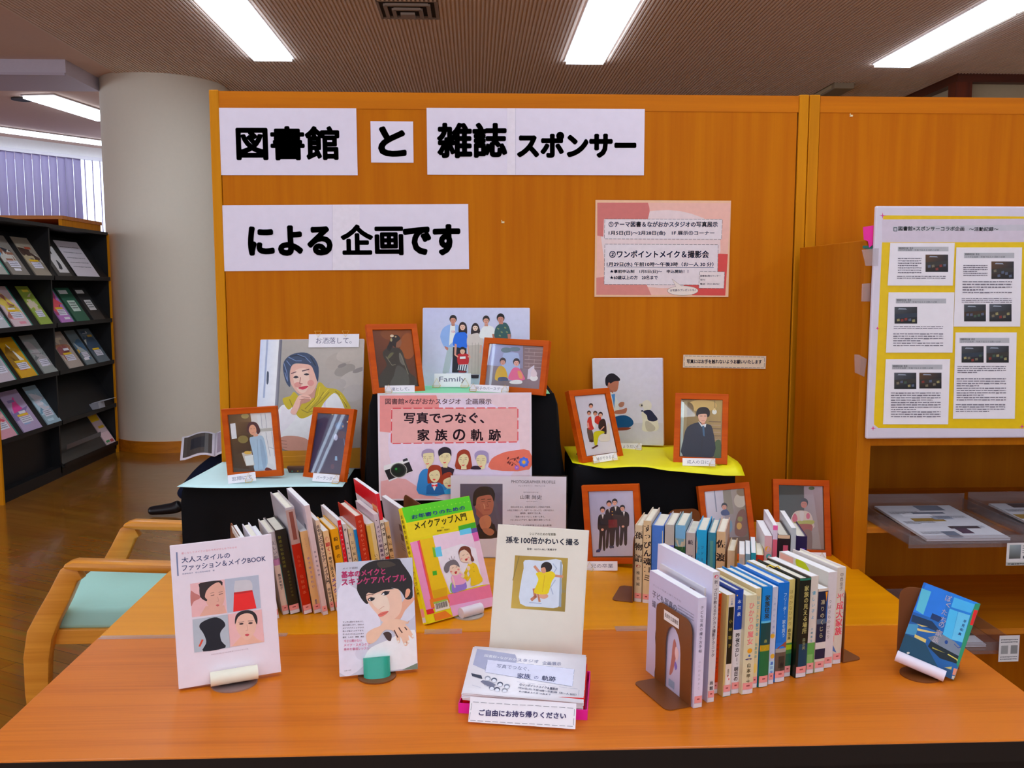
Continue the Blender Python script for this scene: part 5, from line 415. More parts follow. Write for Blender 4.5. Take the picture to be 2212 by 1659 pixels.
# round column
co = empty('column', (-2.73, 8.33, 0), kind='structure')
MB().cyl((0, 0, 0), .53, 3.2, 64).build('shaft', COLM, co, smooth=True)
MB().cyl((0, 0, 0), .545, .10, 64).build('base_moulding', BASEW, co, smooth=True)
# diagonal window wall at the far left: vertical blinds in front of a window
A, B = Vector((-11.5, 4.2)), Vector((-4.0, 13.1)); d = (B - A).normalized(); nrm = Vector((d.y, -d.x)); ang = math.atan2(d.y, d.x); Lw = (B - A).length
ww = empty('wall_diagonal', (A.x, A.y, 0), (0, 0, ang), kind='structure')
bx('sill_wall', WALLM, (0, Lw, 0, .15, 0, .9), ww); bx('solid_wall', WALLM, (0, 6.0, 0, .14, .9, 3.06), ww); bx('window_head', WALLM, (0, Lw, 0, .15, 3.06, 3.2), ww)
wi = empty('window_1', (A.x, A.y, 0), (0, 0, ang), kind='structure')
FR = mat('707078', .4, .5, .6)
for k in range(5): bx('frame_post', FR, (6.02 + k * 1.3, 6.08 + k * 1.3, .04, .1, .9, 3.06), wi)
bx('frame_rail', FR, (6, Lw, .04, .1, 1.5, 1.54), wi); bx('glass', pane_mat('window_glass'), (6.05, Lw - .05, .065, .07, .9, 3.06), wi)
vb = empty('vertical_blind', (A.x, A.y, 0), (0, 0, ang), 'lavender grey vertical blind with tall slats hanging over the far window', 'blind')
mS = bpy.data.materials.new('blind_fabric'); mS.use_nodes = True; N = mS.node_tree.nodes; L = mS.node_tree.links; pb = N['Principled BSDF']; pb.inputs['Base Color'].default_value = alb('a49cbc'); pb.inputs['Roughness'].default_value = .8
tr = N.new('ShaderNodeBsdfTranslucent'); tr.inputs[0].default_value = (.62, .58, .70, 1); mx = N.new('ShaderNodeMixShader'); mx.inputs[0].default_value = .45; L.new(pb.outputs[0], mx.inputs[1]); L.new(tr.outputs[0], mx.inputs[2]); L.new(mx.outputs[0], N['Material Output'].inputs[0])
bx('head_rail', mat('c0bcc4', .4), (6.0, Lw - .1, -.13, -.07, 3.02, 3.06), vb)
n = int((Lw - 6.2) / .1); sl0 = None
for k in range(n):
    xx = 6.1 + k * .1; open_ = (xx > 10.06)
    a = radians(14 if not open_ else 58)
    if sl0 is None:
        sm = MB()
        pr = [(-.056 + .112 * i / 6, .007 * sin(pi * i / 6)) for i in range(7)]
        v = []; 
        for z in (1.0, 3.02):
            for p in pr: v.append((p[0], p[1], z))
        for z in (1.0, 3.02):
            for p in pr: v.append((p[0], p[1] + .0012, z))
        f = [(i, i + 1, 8 + i, 7 + i) for i in range(6)] + [(14 + i, 21 + i, 22 + i, 15 + i) for i in range(6)] + [(0, 7, 21, 14), (6, 20, 27, 13)]
        sm.add(v, f); sl0 = sm.build('slat', mS, vb, smooth=True); s = sl0
    else: s = sl0.copy(); COL.objects.link(s); s.parent = vb
    s.location = (xx, -.1, 0); s.rotation_euler = (0, 0, a)
# right: dark timber corner of an inner room
bw = mat('9c8c70', .8)
struct('wall_right', bw, (4.1, 7.0, 7.65, 12.9, 0, 3.2)).name = 'wall_inner'
struct('trim_2', DARKW, (4.02, 7.0, 7.57, 7.66, 3.12, 3.2)); struct('trim_3', wood('dark_timber_y', '301004', '4a1c0a', 'Y', 1, .4), (4.02, 4.11, 7.66, 12.9, 3.12, 3.2))
struct('trim_4', wood('dark_timber_post', '3c1204', '5a2008', 'Z', 1, .4), (4.0, 4.14, 7.56, 7.68, 0, 3.12))
# ceiling lights: rows of recessed fluorescent troffers
DIFF = emis_mat('fluorescent_diffuser', (.87, .99, 1.14), LAMP); HOUS = mat('c8c4c8', .4); DIV = mat('9aa0a8', .4)
def light(x, y0, y1, label, group, wd=.29, z=3.2, ang=0, xc=None):
    e = empty('ceiling_light', (x, (y0 + y1) / 2, z), (0, 0, ang), label, 'ceiling light', group); h = (y1 - y0) / 2
    m = MB(); w2 = wd / 2
    m.box(-w2 - .015, -w2, -h, h, -.014, 0).box(w2, w2 + .015, -h, h, -.014, 0).box(-w2, w2, -h, -h + .012, -.014, 0).box(-w2, w2, h - .012, h, -.014, 0)
    m.build('housing', HOUS, e)
    bx('diffuser', DIFF, (-w2, w2, -h + .012, h - .012, -.036, -.004), e)
    return e
rows = {-1.55: 'left row', .87: 'middle row', 3.33: 'right row'}
for lx, nm in rows.items():
    for k in range(7):
        y1 = 7.3 - k * 1.45; y0 = y1 - 1.44
        if k == 0: lb = 'long white ceiling light at the far end of the ' + nm
        elif k == 1: lb = 'white ceiling light cut off by the top of the picture, second in the ' + nm.split(',')[0]
        else: lb = ('third', 'fourth', 'fifth', 'sixth', 'seventh')[k - 2] + ' ceiling light from the far end of the ' + nm.split(',')[0]
        light(lx, y0, y1, lb, 'recessed ceiling lights in the ' + nm.split(',')[0])
light(-3.93, 8.75, 9.95, 'short ceiling light left of the round column, beyond the ceiling beam', None, .30, 3.2, radians(-10))
for k in range(3):
    c0 = Vector((-6.45, 9.45)).lerp(Vector((-4.45, 11.95)), (k + .5) / 3)
    light(c0.x + .18, c0.y - .79, c0.y + .73, ('leftmost narrow ceiling light along the blinds', 'middle narrow ceiling light along the blinds', 'narrow ceiling light along the blinds, nearest the column')[k], 'line of ceiling lights along the blinds', .22, 3.2, radians(-39))
# slim batten lights over the left part of the hall, seen only as reflections in the picture glass
TUBE = emis_mat('fluorescent_tube', (.80, .97, 1.2), 9)
for i, (a, b, lb) in enumerate((((-6.6, 1.04), (-8.5, .57), 'slim batten light on the left ceiling, nearer the reading area'), ((-8.55, .56), (-10.6, .05), 'slim batten light on the left ceiling, farther from the reading area'), ((-6.3, -.47), (-9.2, -1.95), 'slim batten light on the left ceiling behind the viewer'))):
    a, b = Vector(a), Vector(b); d2 = (b - a).normalized(); L2 = (b - a).length; e = empty('batten_light', ((a.x + b.x) / 2, (a.y + b.y) / 2, 3.2), (0, 0, math.atan2(d2.y, d2.x)), lb, 'ceiling light')
    bx('housing', HOUS, (-L2 / 2, L2 / 2, -.2, .2, -.04, 0), e)
    for y in ((-.13, .10, .17) if i < 2 else (-.03, .06)): MB().cyl((-L2 / 2, y, -.058), .016, L2, 12, ax='X').build('tube', TUBE, e, smooth=True)
# air diffuser in the ceiling
v = empty('ceiling_vent', ((VENT[0] + VENT[1]) / 2, 6.03, 3.2), None, 'square louvred air diffuser in the ribbed ceiling at the top edge', 'vent')
VM = mat('8c7868', .5)
for i, r in enumerate((.185, .135, .085)):
    z = -.012 - .012 * i; m = MB()
    for s in (-1, 1): m.box(-r, r, s * r - .012, s * r + .012, z, z + .014); m.box(s * r - .012, s * r + .012, -r, r, z, z + .014)
    m.build('louvre_ring', VM, v)
bx('core_plate', VM, (-.045, .045, -.045, .045, -.05, -.036), v); bx('throat', mat('2c2420', .8), (-.175, .175, -.175, .175, -.003, 0.0), v)
# small ceiling unit seen above the right panel, downlight hole at the left
e = empty('emergency_light', (3.22, 8.2, 3.2), None, 'small flat box on the ceiling above the right part of the panel', 'ceiling fitting')
bx('casing', mat('807058', .5), (-.09, .09, -.25, .25, -.06, 0), e, bevel=.01); bx('lens', mat('a09070', .3), (-.095, -.089, -.2, .2, -.05, -.02), e)
o = MB().cyl((-4.28, 8.98, 3.185), .09, .014, 24).build('ceiling_speaker', mat('2c2420', .7)); tag(o, 'small dark round ceiling opening between the two left ceiling lights', 'ceiling fitting')
# the wooden partition behind the display
pt = empty('wall_partition', (0, 0, 0), kind='structure')
bx('panel', WALLW, (-.745, .975, 2.757, 2.79, .05, 1.955), pt); bx('panel', WALLW, (1.045, 2.2, 2.757, 2.79, .05, 1.955), pt)
bx('top_rail', TRIMH, (-.747, .978, 2.7555, 2.792, 1.955, 2.003), pt); bx('top_rail', TRIMH, (1.044, 2.2, 2.7555, 2.792, 1.955, 2.003), pt)
bx('edge_post', TRIMW, (-.775, -.747, 2.753, 2.795, .0, 2.006), pt, bevel=.003); bx('edge_post', TRIMW, (.979, 1.0085, 2.752, 2.795, .0, 2.0065), pt, bevel=.003); bx('edge_post', TRIMW, (1.0105, 1.043, 2.752, 2.795, .0, 2.0065), pt, bevel=.003)
bx('bottom_rail', TRIMH, (-.747, .978, 2.7555, 2.792, 0, .05), pt)
for x, z in ((.0859, 1.626), (1.1395, 1.9465)):
    m = MB().box(x - .004, x + .005, 2.754, 2.757, z - .003, z + .002).box(x - .004, x - .002, 2.754, 2.757, z, z + .006); m.build('paint_chip', mat('e8c898', .5), pt)
# ================================================================== FURNITURE
# tables
BLK = mat('140c08', .5, .4)
def table(y0, y1, top, label):
    e = empty('table', (.102, (y0 + y1) / 2, 0), None, label, 'table'); h = (y1 - y0) / 2; X = .897
    m = MB().box(-X, X, -h, h, .668, .7); m.build('table_top', top, e, bevel=.003)
    m = MB(); 
    m.box(-X - .0006, X + .0006, -h - .0012, -h + .002, .664, .6975); m.build('front_edge_band', BLK if y0 < 1.5 else EDGEW, e)
    m = MB().box(-X + .06, X - .06, -h + .05, -h + .07, .60, .668).box(-X + .06, X - .06, h - .07, h - .05, .60, .668).box(-X + .06, -X + .08, -h + .07, h - .07, .60, .668).box(X - .08, X - .06, -h + .07, h - .07, .60, .668)
    m.build('apron', BLK, e)
    for sx in (-1, 1):
        for sy in (-1, 1): MB().cyl((sx * (X - .09), sy * (h - .08), 0), .016, .668, 16).build('leg', mat('302c2c', .4, .5, .6), e, smooth=True)
    return e
table(1.363, 1.8635, TABF, 'reddish oak table at the front with black edge, under the standing books')
table(1.8665, 2.735, TABR, 'yellowish wood table behind the oak one, under the black display risers')
# strips of clear tape and pale edge line where the two tables meet
for x0, x1, t in ((-.11, -.03, 'short clear tape strip on the table joint left of the cream book'), (.30, .42, 'clear tape strip on the table joint left of the front book row'), (-.79, -.40, 'long pale tape along the table joint behind the white fashion book')):
    o = bx('tape_strip', pane_mat('clear_tape', (1, .98, .95), 1.5, .2, .13), (x0, x1, 1.852, 1.872 if x0 < -.5 else 1.88, .7002, .7007)); tag(o, t, 'tape')
# lounge chair behind the partition
def chair(loc, rz, label, arms=True):
    e = empty('lounge_chair', loc, (0, 0, rz), label, 'chair')   # local: faces -x, width along y
    CW = CHAIRW; MINT = mat('9cc8bc', .7, .3, noise=.02)
    for s, nm in ((-1, 'n'), (1, 'f')):
        y = s * .25
        P = [(-.27, y, .515), (-.30, y, .50), (-.335, y, .43), (-.375, y, .36), (-.405, y, .30), (-.42, y, .22), (-.425, y, .10), (-.42, y, 0)]
        m = MB(); vs = []; 
        Wd = [.03, .034, .036, .038, .042, .042, .038, .034]
        for (px, py, pz), wd in zip(P, Wd):
            i = P.index((px, py, pz)); a = P[max(i - 1, 0)]; b = P[min(i + 1, 7)]; dx, dz = b[0] - a[0], b[2] - a[2]; l = math.hypot(dx, dz); nx, nz = -dz / l, dx / l
            for sy in (-.02, .02):
                vs.append((px + nx * wd, py + sy, pz + nz * wd)); vs.append((px - nx * wd, py + sy, pz - nz * wd))
        fs = []
        for i in range(7):
            a = i * 4; b = a + 4; fs += [(a, a + 1, b + 1, b), (a + 2, b + 2, b + 3, a + 3), (a, b, b + 2, a + 2), (a + 1, a + 3, b + 3, b + 1)]
        fs += [(0, 2, 3, 1), (28, 29, 31, 30)]
        m.add(vs, fs); m.build('front_leg', CW, e, bevel=.006, smooth=True)
        m = MB().prism([(-.315, .525), (-.31, .54), (-.28, .548), (.0, .535), (.28, .525), (.33, .52), (.33, .495), (0, .505), (-.27, .517)], y - .03, y + .03, ax='Y'); m.build('armrest', CW, e, bevel=.008, smooth=True)
        m = MB().prism([(.24, 0), (.28, 0), (.36, .5), (.40, .82), (.36, .82), (.32, .5)], y - .018, y + .018, ax='Y'); m.build('rear_leg', CW, e, bevel=.004)
    MB().box(-.42, -.385, -.23, .23, .255, .305).box(.27, .30, -.23, .23, .255, .305).box(-.385, .27, -.235, -.21, .255, .305).box(-.385, .27, .21, .235, .255, .305).build('seat_frame', CW, e, bevel=.003)
    m = MB().box(-.43, .30, -.225, .225, .30, .375); m.build('seat_cushion', MINT, e, bevel=.018, seg=3, smooth=True)
    m = MB(); m.M = Matrix.Rotation(radians(14), 4, 'Y') ; m.M = Matrix.Translation((.30, 0, .36)) @ Matrix.Rotation(radians(13), 4, 'Y'); m.box(-.03, .03, -.225, .225, .02, .46); m.build('back_cushion', MINT, e, bevel=.018, seg=3, smooth=True)
    return e
chair((-1.02, 3.17, 0), 0, 'lounge chair with mint seat and curved light wood arms left of the tables')
# cabinet at the right
cb = empty('cabinet', (.98, 2.25, 0), None, 'wooden shelf cabinet standing at the right against the panel', 'cabinet')
D = .46; W_ = 1.15
bx('side_panel', CABW, (0, .036, .0, D, 0, 1.549), cb, bevel=.0015); bx('side_panel', CABW, (W_ - .036, W_, 0, D, 0, 1.549), cb, bevel=.0015)
bx('back_panel', CABW, (.036, W_ - .036, D - .012, D - .002, .05, 1.52), cb); bx('top_panel', CABW, (.036, W_ - .036, .001, D - .012, 1.525, 1.549), cb)
bx('header', CABW, (.036, W_ - .036, .002, .022, 1.026, 1.525), cb); bx('shelf', wood('shelf_wood', 'a85c08', 'c0740c', 'X', 1, .4), (.036, W_ - .036, .006, D - .012, .795, .811), cb)
bx('shelf', bpy.data.materials['shelf_wood'], (.036, W_ - .036, .006, D - .012, .515, .531), cb); bx('shelf', bpy.data.materials['shelf_wood'], (.036, W_ - .036, .006, D - .012, .05, .07), cb); bx('plinth', BLK, (.036, W_ - .036, .03, .05, 0, .05), cb)
# acrylic trays with magazines on the cabinet shelves
ACR = pane_mat('clear_acrylic', (.86, .84, .85), 1.49, .04, .07)
def tray(x, y, z, label):
    e = empty('acrylic_tray', (x, y, z), None, label, 'tray'); w2, dd = .155, .32
    m = MB(); t = .003
    m.box(-w2, w2, 0, dd, 0, t).box(-w2, -w2 + t, 0, dd, t, .035).box(w2 - t, w2, 0, dd, t, .035).box(-w2, w2, dd - t, dd, t, .05)
    m.build('tray_body', ACR, e); m = MB().box(-w2, w2, -.002, .001, -.008, .022); m.build('front_lip', ACR, e)
    return e
def mag(name, W, H, T, label, ops, loc=None, rot=None, mtx=None, cover='c8c8cc', group=None, cat='magazine'):
    """flat bound item; local x right, y up the cover, z out of the cover; origin bottom centre"""
    e = empty(name, loc or (0, 0, 0), rot, label, cat, group, mtx)
    MB().box(-W / 2 + .001, W / 2 - .001, .001, H - .001, -T + .0004, -.0004).build('pages', WHITEP, e)
    MB().box(-W / 2, W / 2, 0, H, -.0006, 0).box(-W / 2, W / 2, 0, H, -T, -T + .0006).box(-W / 2, -W / 2 + .0008, 0, H, -T, 0).build('cover', mat(cover, .3, .5), e)
    p = Print((-W / 2, 0, W / 2, H), .00015)
    ops(p); p.build('print', PRINTG, e)
    return e
def newsop(seed):
    def f(p):
        r = random.Random(seed); W, H = p.rect[2] * 2, p.rect[3]
        p.rect_('b8b8c0', -W / 2, 0, W / 2, H)
        for _ in range(9):
            x, y = r.uniform(-W / 2, W / 3), r.uniform(0, H * .9); p.rect_(r.choice(['3c3438', '5c4c40', '8c7038', '606878', 'd0d0d8', '4c3c4c', '8890a0']), x, y, x + r.uniform(.02, .09), y + r.uniform(.01, .05))
        for k in range(5): p.greek((-W / 2 + .01 + (k % 2) * W / 2, H * (.2 + .15 * k)), (-W / 2 + .01 + (k % 2) * W / 2 + .08, H * (.2 + .15 * k)), (-W / 2 + .01 + (k % 2) * W / 2, H * (.12 + .15 * k)), 4, '50505c', .8)
    return f
for i, (x, y, z, lb, lm) in enumerate(((1.20, 2.085, .813, 'clear acrylic tray of papers at the left end of the upper cabinet shelf', 'newsletter pages lying in the left acrylic tray on the upper shelf'),
        (1.53, 2.10, .813, 'clear acrylic tray cut off by the right picture edge, upper cabinet shelf', 'magazine with dark photo lying in the right acrylic tray'),
        (1.17, 2.11, .533, 'clear acrylic tray on the lower cabinet shelf, behind the blue paperback', 'pale papers in the tray on the lower cabinet shelf'))):
    tray(x, y, z, lb)
    mag('magazine', .21, .29, .006, lm, newsop(i + 3), (x, y + .012, z + .0105), (radians(2), 0, 0), cat='magazine')
def cardop(kind):
    def f(p):
        W, H = p.rect[2] * 2, p.rect[3]; p.rect_('c8c4c4', -W / 2, 0, W / 2, H)
        if kind == 0:
            p.grad([(-W * .42, H * .92), (-W * .05, H * .92), (-W * .05, H * .3), (-W * .42, H * .3)], ('8c9898', '7c8890', '50504c', '3c3c3c')); p.greek((.0, H * .9), (W * .42, H * .9), (0, H * .5), 4, '5c5c60', .8)
            for k in range(3): p.rect_('44444c', .002 + k * .011, H * .3, .010 + k * .011, H * .42)
            p.rect_('a0a09c', -W / 2, 0, W / 2, H * .15); p.greek((-W * .45, H * .13), (W * .45, H * .13), (-W * .45, 0), 1, '3c3c3c', .8)
        else:
            p.greek((-W * .42, H * .88), (W * .42, H * .88), (-W * .42, H * .7), 2, '5c5c60', .8)
            p.rect_('8c8c8c', -W * .4, H * .3, -W * .05, H * .62); p.rect_('7c7c7c', W * .08, H * .3, W * .42, H * .62); p.greek((-W * .42, H * .22), (W * .42, H * .22), (-W * .42, H * .05), 2, '6c6c70', .8)
    return f
def card(name, W, H, label, op, mtx=None, loc=None, rot=None, T=.0006, cat='label', m=PRINT, group=None):
    e = empty(name, loc or (0, 0, 0), rot, label, cat, group, mtx); MB().box(-W / 2, W / 2, 0, H, -T, 0).build('card', WHITEP, e)
    p = Print((-W / 2, 0, W / 2, H), .0001); op(p); p.build('lettering', m, e); return e
card('shelf_card', .079, .056, 'small printed card hanging from the upper cabinet shelf edge', cardop(0), loc=(1.321, 2.074, .762), rot=(pi / 2, 0, radians(2)))
card('shelf_card', .052, .067, 'small printed card below, beside the blue paperback, lower shelf', cardop(1), loc=(1.318, 2.098, .509), rot=(pi / 2, 0, radians(2)))
# white notice board fixed to the cabinet front
bd = empty('notice_board', mtx=pose_mtx(POSE['BD']), label='large white notice board with yellow backing and printed sheets on the cabinet', cat='notice board')
Wb, Hb = POSE['BD'][6], POSE['BD'][7]
MB().box(-Wb / 2, Wb / 2, 0, Hb, -.012, 0).build('board', mat('c8c0cc', .3, .6), bd, bevel=.004)
p = Print((-Wb / 2, 0, Wb / 2, Hb), .0002); p.ops(ART['BD']); p.build('backing_paper', PRINTG, bd)
for k in '12345':
    L_ = ART['BDS' + k]; q = L_[0][2]; P = [(q[i] * 1e-4, q[i + 1] * 1e-4) for i in range(0, 8, 2)]
    P = clip(P, -Wb / 2, 0, Wb / 2, Hb)
    s_ = MB().prism(P[::-1], .0016, .0021).build('sheet', WHITEP, bd)
    p = Print((min(a for a, b in P), min(b for a, b in P), max(a for a, b in P), max(b for a, b in P)), .0022); p.ops(L_[1:]); p.build('print', PRINTG, s_)
def note(pts, y, col, label, name='sticky_note', m=None, t=.0006):
    o = MB().prism(pts, y, y + t, ax='Y').build(name, m or mat(col, .6)); return tag(o, label, 'sticky note' if name == 'sticky_note' else 'tape')
note([(.970, 1.581), (.9965, 1.585), (.9965, 1.537), (.988, 1.53), (.984, 1.546), (.9735, 1.55)], 2.2455, 'd8208c', 'bright pink sticky note peeking out at the upper left of the notice board')
note([(.972, 1.535), (.9965, 1.535), (.9965, 1.527), (.972, 1.528)], 2.2463, '1c5c50', 'thin dark green paper tab under the pink note')
TP = pane_mat('frosted_tape', (.98, .95, .95), 1.5, .2, .16)
note([(.963, 1.524), (.9965, 1.528), (1.006, 1.528), (1.006, 1.485), (.974, 1.485), (.970, 1.50)], 2.247 - .0165, '', 'pale curled piece of tape at the upper left edge of the notice board', 'tape_piece', TP)
note([(.974, 1.44), (.9965, 1.442), (.9965, 1.396), (.974, 1.396)], 2.2466, '', 'pale rectangle of tape halfway up the board edge', 'tape_piece', TP)
note([(.962, 1.262), (.972, 1.262), (.995, 1.25), (.99, 1.205), (.965, 1.216)], 2.2466, '', 'faint clear tape at the lower left of the notice board', 'tape_piece', TP)
# black magazine rack at the left
rk = empty('magazine_rack', (-3.1, 5.97, 0), None, 'tall black magazine rack with wooden ends in front of the column', 'rack')
RB = mat('0c0c0e', .5, .4, noise=.2); RG = mat('2a2826', .35, .5); LR = 1.9
bx('end_panel', TRIMW, (-.45, .0, -.022, 0, 0, 1.872), rk); bx('end_panel', TRIMW, (-.45, .0, LR, LR + .022, 0, 1.872), rk)
bx('side_liner', RB, (-.42, -.012, 0, .004, .03, 1.86), rk); bx('side_liner', RB, (-.42, -.012, LR - .004, LR, .03, 1.86), rk); bx('back_panel', RB, (-.44, -.42, 0, LR, .03, 1.86), rk); bx('divider', RB, (-.42, -.02, .86, .88, .03, 1.86), rk); bx('top_panel', RB, (-.45, .0, 0, LR, 1.86, 1.885), rk); bx('plinth', RB, (-.42, -.02, 0, LR, 0, .08), rk)
LV = (1.49, 1.14, .785, .41, .08)
for i, z in enumerate(LV):
    for (a, b) in ((.0, .86), (.88, LR)):
        if i == 4 and a == 0: 
            bx('kick_panel', RB, (-.1, -.09, a, b, .08, .38), rk); continue
        m = MB().prism([(-.0, z), (-.012, z), (-.012, z + .012), (-.20, z + .325), (-.21, z + .32), (-.02, z), (-.4, z), (-.4, z - .012), (0, z - .012)], a, b, ax='Y')
        m.build('display_shelf', RB if i < 3 else (RG if i == 4 else RB), rk); 
        bx('front_lip', RB, (-.002, .004, a, b, z - .012, z + .02), rk)
def rmag(z, y0, y1, col, label, op, hh=.325, T=.008, off=0, cat='magazine', wmax=.27):
    W = min(y1 - y0, wmax) ; yc = (y0 + y1) / 2
    M = Matrix.Translation((-3.1 - .013 + .008 + off * .5, yc, z + .014 + .003)) @ Matrix(((0, -.532, .847, 0), (1, 0, 0, 0), (0, .847, .532, 0), (0, 0, 0, 1)))
    return mag('magazine', W, hh, T, label, op, mtx=M, cover=col, cat=cat)
def mop(seed, base, acc, strip=True):
    def f(p):
        r = random.Random(seed); W, H = p.rect[2] * 2, p.rect[3]; p.rect_(base, -W / 2, 0, W / 2 - (.018 if strip else 0), H)
        if strip: p.rect_('1c7c68', W / 2 - .018, 0, W / 2, H)
        for _ in range(5): p.poly(spline([(r.uniform(-W / 2, W / 3) + .05 * cos(t), r.uniform(.1, H * .7) + .05 * sin(t)) for t in (0, 1.3, 2.6, 3.9, 5.2)]), r.choice(acc))
        for _ in range(3): x, y = r.uniform(-W * .4, 0), r.uniform(H * .05, H * .9); p.rect_(r.choice(acc + ['d8d4dc']), x, y, x + .09, y + .02)
        p.rect_('d0ccd8', -W * .28, H * .2, W * .3, H * .36); p.greek((-W * .25, H * .35), (W * .25, H * .35), (-W * .25, H * .22), 3, '7c7884', .8)
        if seed % 2: p.rect_('d8b020', -W * .3, H * .37, W * .25, H * .42)
    return f
RM = [(1.49, 6.01, 6.22, '9c9890', ['c8c4bc', '50584c', '3c3c44'], 'grey and white magazine at the left end, top rack level'),
 (1.49, 6.26, 6.50, '787068', ['2c3038', 'b8b4ac', '8c5c48', '4c88b0'], 'magazine with silvery dark cover, second on the top rack level'),
 (1.49, 6.59, 6.83, '8c8070', ['4c3830', 'c0b8b0', '944430', 'a89878'], 'brown and grey magazine beside the divider, top rack level'),
 (1.14, 6.01, 6.20, 'b0b0b4', ['8c8c94', 'c4a0a8', '3c5450'], 'pale magazine at the left end, second rack level'),
 (1.14, 6.25, 6.50, 'c8b0b4', ['d08090', 'd4b850', 'b8a8c8', 'a06058'], 'pink and white women magazine on the second rack level'),
 (1.14, 6.62, 6.80, '8ca040', ['8c9c34', 'c8b8a0', 'd8c040'], 'narrow olive green magazine beside the divider, second rack level'),
 (1.14, 6.95, 7.17, 'b070b4', ['c484c4', 'a03c6c', 'd04c58'], 'magenta magazine first right of the divider, second rack level'),
 (.785, 6.01, 6.23, 'b8a8b0', ['d4b850', 'a0a0a8', '886878'], 'grey lilac magazine at the left end, third rack level'),
 (.785, 6.30, 6.54, 'c89410', ['c8a030', 'd8d4cc', 'b83040', '8c6410'], 'golden yellow magazine in plastic cover, third rack level'),
 (.785, 6.63, 6.84, '8c908c', ['6c7070', 'c8c0c8', 'a8a0a0'], 'grey magazine with white text block beside the divider, third rack level'),
 (.785, 7.04, 7.29, 'a8988c', ['c8b8a0', 'a06c50', '8c4c50', 'd0c8b8'], 'beige magazine in plastic first right of the divider, third rack level'),
 (.785, 7.35, 7.53, '687478', ['40607c', 'c09838', '98a0a0'], 'blue grey magazine in the middle of the right bay, third rack level'),
 (.785, 7.58, 7.81, '5c6870', ['b08c38', '3c4c60', '8c4c30', 'c0c0b8'], 'dark magazine with yellow title at the right end, third rack level'),
 (.41, 5.99, 6.21, 'c88c98', ['d04c64', 'e0a8a0', '5c3840'], 'pink magazine with a face at the left end, fourth rack level'),
 (.41, 6.29, 6.55, 'a894b4', ['7c6c9c', 'd83c8c', 'd8b078', '88a0c0'], 'purple and yellow magazine on the fourth rack level'),
 (.41, 6.64, 6.85, '90a8b4', ['6c98b0', 'c8c4cc', 'b0c8d4'], 'light blue magazine beside the divider, fourth rack level')]
for i, (z, a, b, base, acc, lb) in enumerate(RM): rmag(z, a, b, base, lb, mop(i * 7 + 1, base, acc, i in (0, 3, 4, 7, 8, 13, 6)))
def o_(p): W, H = p.rect[2] * 2, p.rect[3]; p.rect_('b8a0a4', -W / 2, 0, W / 2, H); p.rect_('d0a818', -W / 2, H * .7, W * .4, H * .88); p.rect_('d8b030', -W * .2, H * .48, W * .4, H * .55); p.rect_('d0b0b4', -W / 2, .02, W / 2, H * .35); p.rect_('a03c48', W * .05, H * .04, W * .4, H * .12); p.rect_('3c8050', -W * .4, H * .06, 0, H * .12)
rmag(.08, 7.66, 7.84, 'b8a0a4', 'magazine with yellow bands leaning alone at the bottom right of the rack', o_)
def gop(p): W, H = p.rect[2] * 2, p.rect[3]; p.rect_('3a3836', -W / 2, 0, W / 2, H); p.rect_('c4c0c0', -W * .25, H * .1, W * .45, H * .82); p.poly(spline([(.0, H * .78), (.03, H * .7), (.02, H * .6), (-.01, H * .65)]), '14141c'); p.poly(spline([(.02, H * .45), (.05, H * .35), (.03, H * .2), (-.02, H * .2), (0, H * .3)]), '2c3038')
rmag(1.49, 6.93, 7.17, '3a3836', 'grey folder with a small picture card, top rack level', gop, .33)
def pop(p): W, H = p.rect[2] * 2, p.rect[3]; p.rect_('c8c0c8', -W / 2, 0, W / 2, H); [p.greek((-W * .4, H * y), (W * .4, H * y), (-W * .4, H * (y - .05)), 1, '6c6870', .8) for y in (.85, .7, .55, .42, .3)]
rmag(1.49, 7.26, 7.68, 'c8c0c8', 'large white sheet of text at the right end, top rack level', pop, .335, .002, cat='notice', wmax=.42)
def bop(col):
    def f(p): W, H = p.rect[2] * 2, p.rect[3]; p.rect_(col, -W / 2, 0, W / 2, H); p.rect_('c8c8c8', -W * .4, H * .82, W * .2, H * .93); p.rect_('b8c8bc' if col != '2c2c2c' else 'c8c4c4', -W * .25, H * .3, W * .3, H * .62); p.greek((-W * .2, H * .58), (W * .25, H * .58), (-W * .2, H * .36), 3, '4c5450', .8)
    return f
rmag(1.14, 7.21, 7.45, '2c5c48', 'dark green plastic file box front with a white label, right bay of the rack', bop('2c5c48'), .31, cat='file')
rmag(1.14, 7.52, 7.75, '2c2c2c', 'dark file front with two white labels at the right end of the rack', bop('2c2c2c'), .31, cat='file')
o = bx('leaflet_pile', mat('6c6c70', .5), (-3.2, -3.06, 7.28, 7.42, .425, .475), rot=None) if False else None
lf = empty('leaflet_stack', (-3.11, 7.5, .43), (0, radians(-12), 0), 'small stack of grey leaflets on the empty rack shelf at the lower right', 'leaflets')
bx('leaflets', mat('8c8c94', .5), (-.08, .05, -.07, .05, .0, .05), lf); bx('top_sheet', mat('b8b8c0', .4), (-.06, .09, -.02, .2, .051, .053), lf)
bx('steel_strip', mat('54545a', .3, .5, .5), (.001, .004, .92, 1.55, .20, .235), rk)
# second, taller wooden unit behind the rack
r2 = empty('bookcase', (-3.62, 8.3, 0), None, 'wooden bookcase whose top shows above the black rack', 'bookcase')
bx('side_panel', TRIMW, (-.42, -.39, -.35, .45, 0, 2.015), r2); bx('side_panel', TRIMW, (.08, .11, -.35, .45, 0, 2.0), r2); bx('top_panel', BASEW, (-.44, .12, -.36, .46, 2.0, 2.03), r2); bx('back_panel', RB, (-.39, .08, .42, .44, 0, 2.0), r2)
for k in range(4): bx('shelf', BASEW, (-.39, .08, -.33, .42, .35 + k * .42, .37 + k * .42), r2)
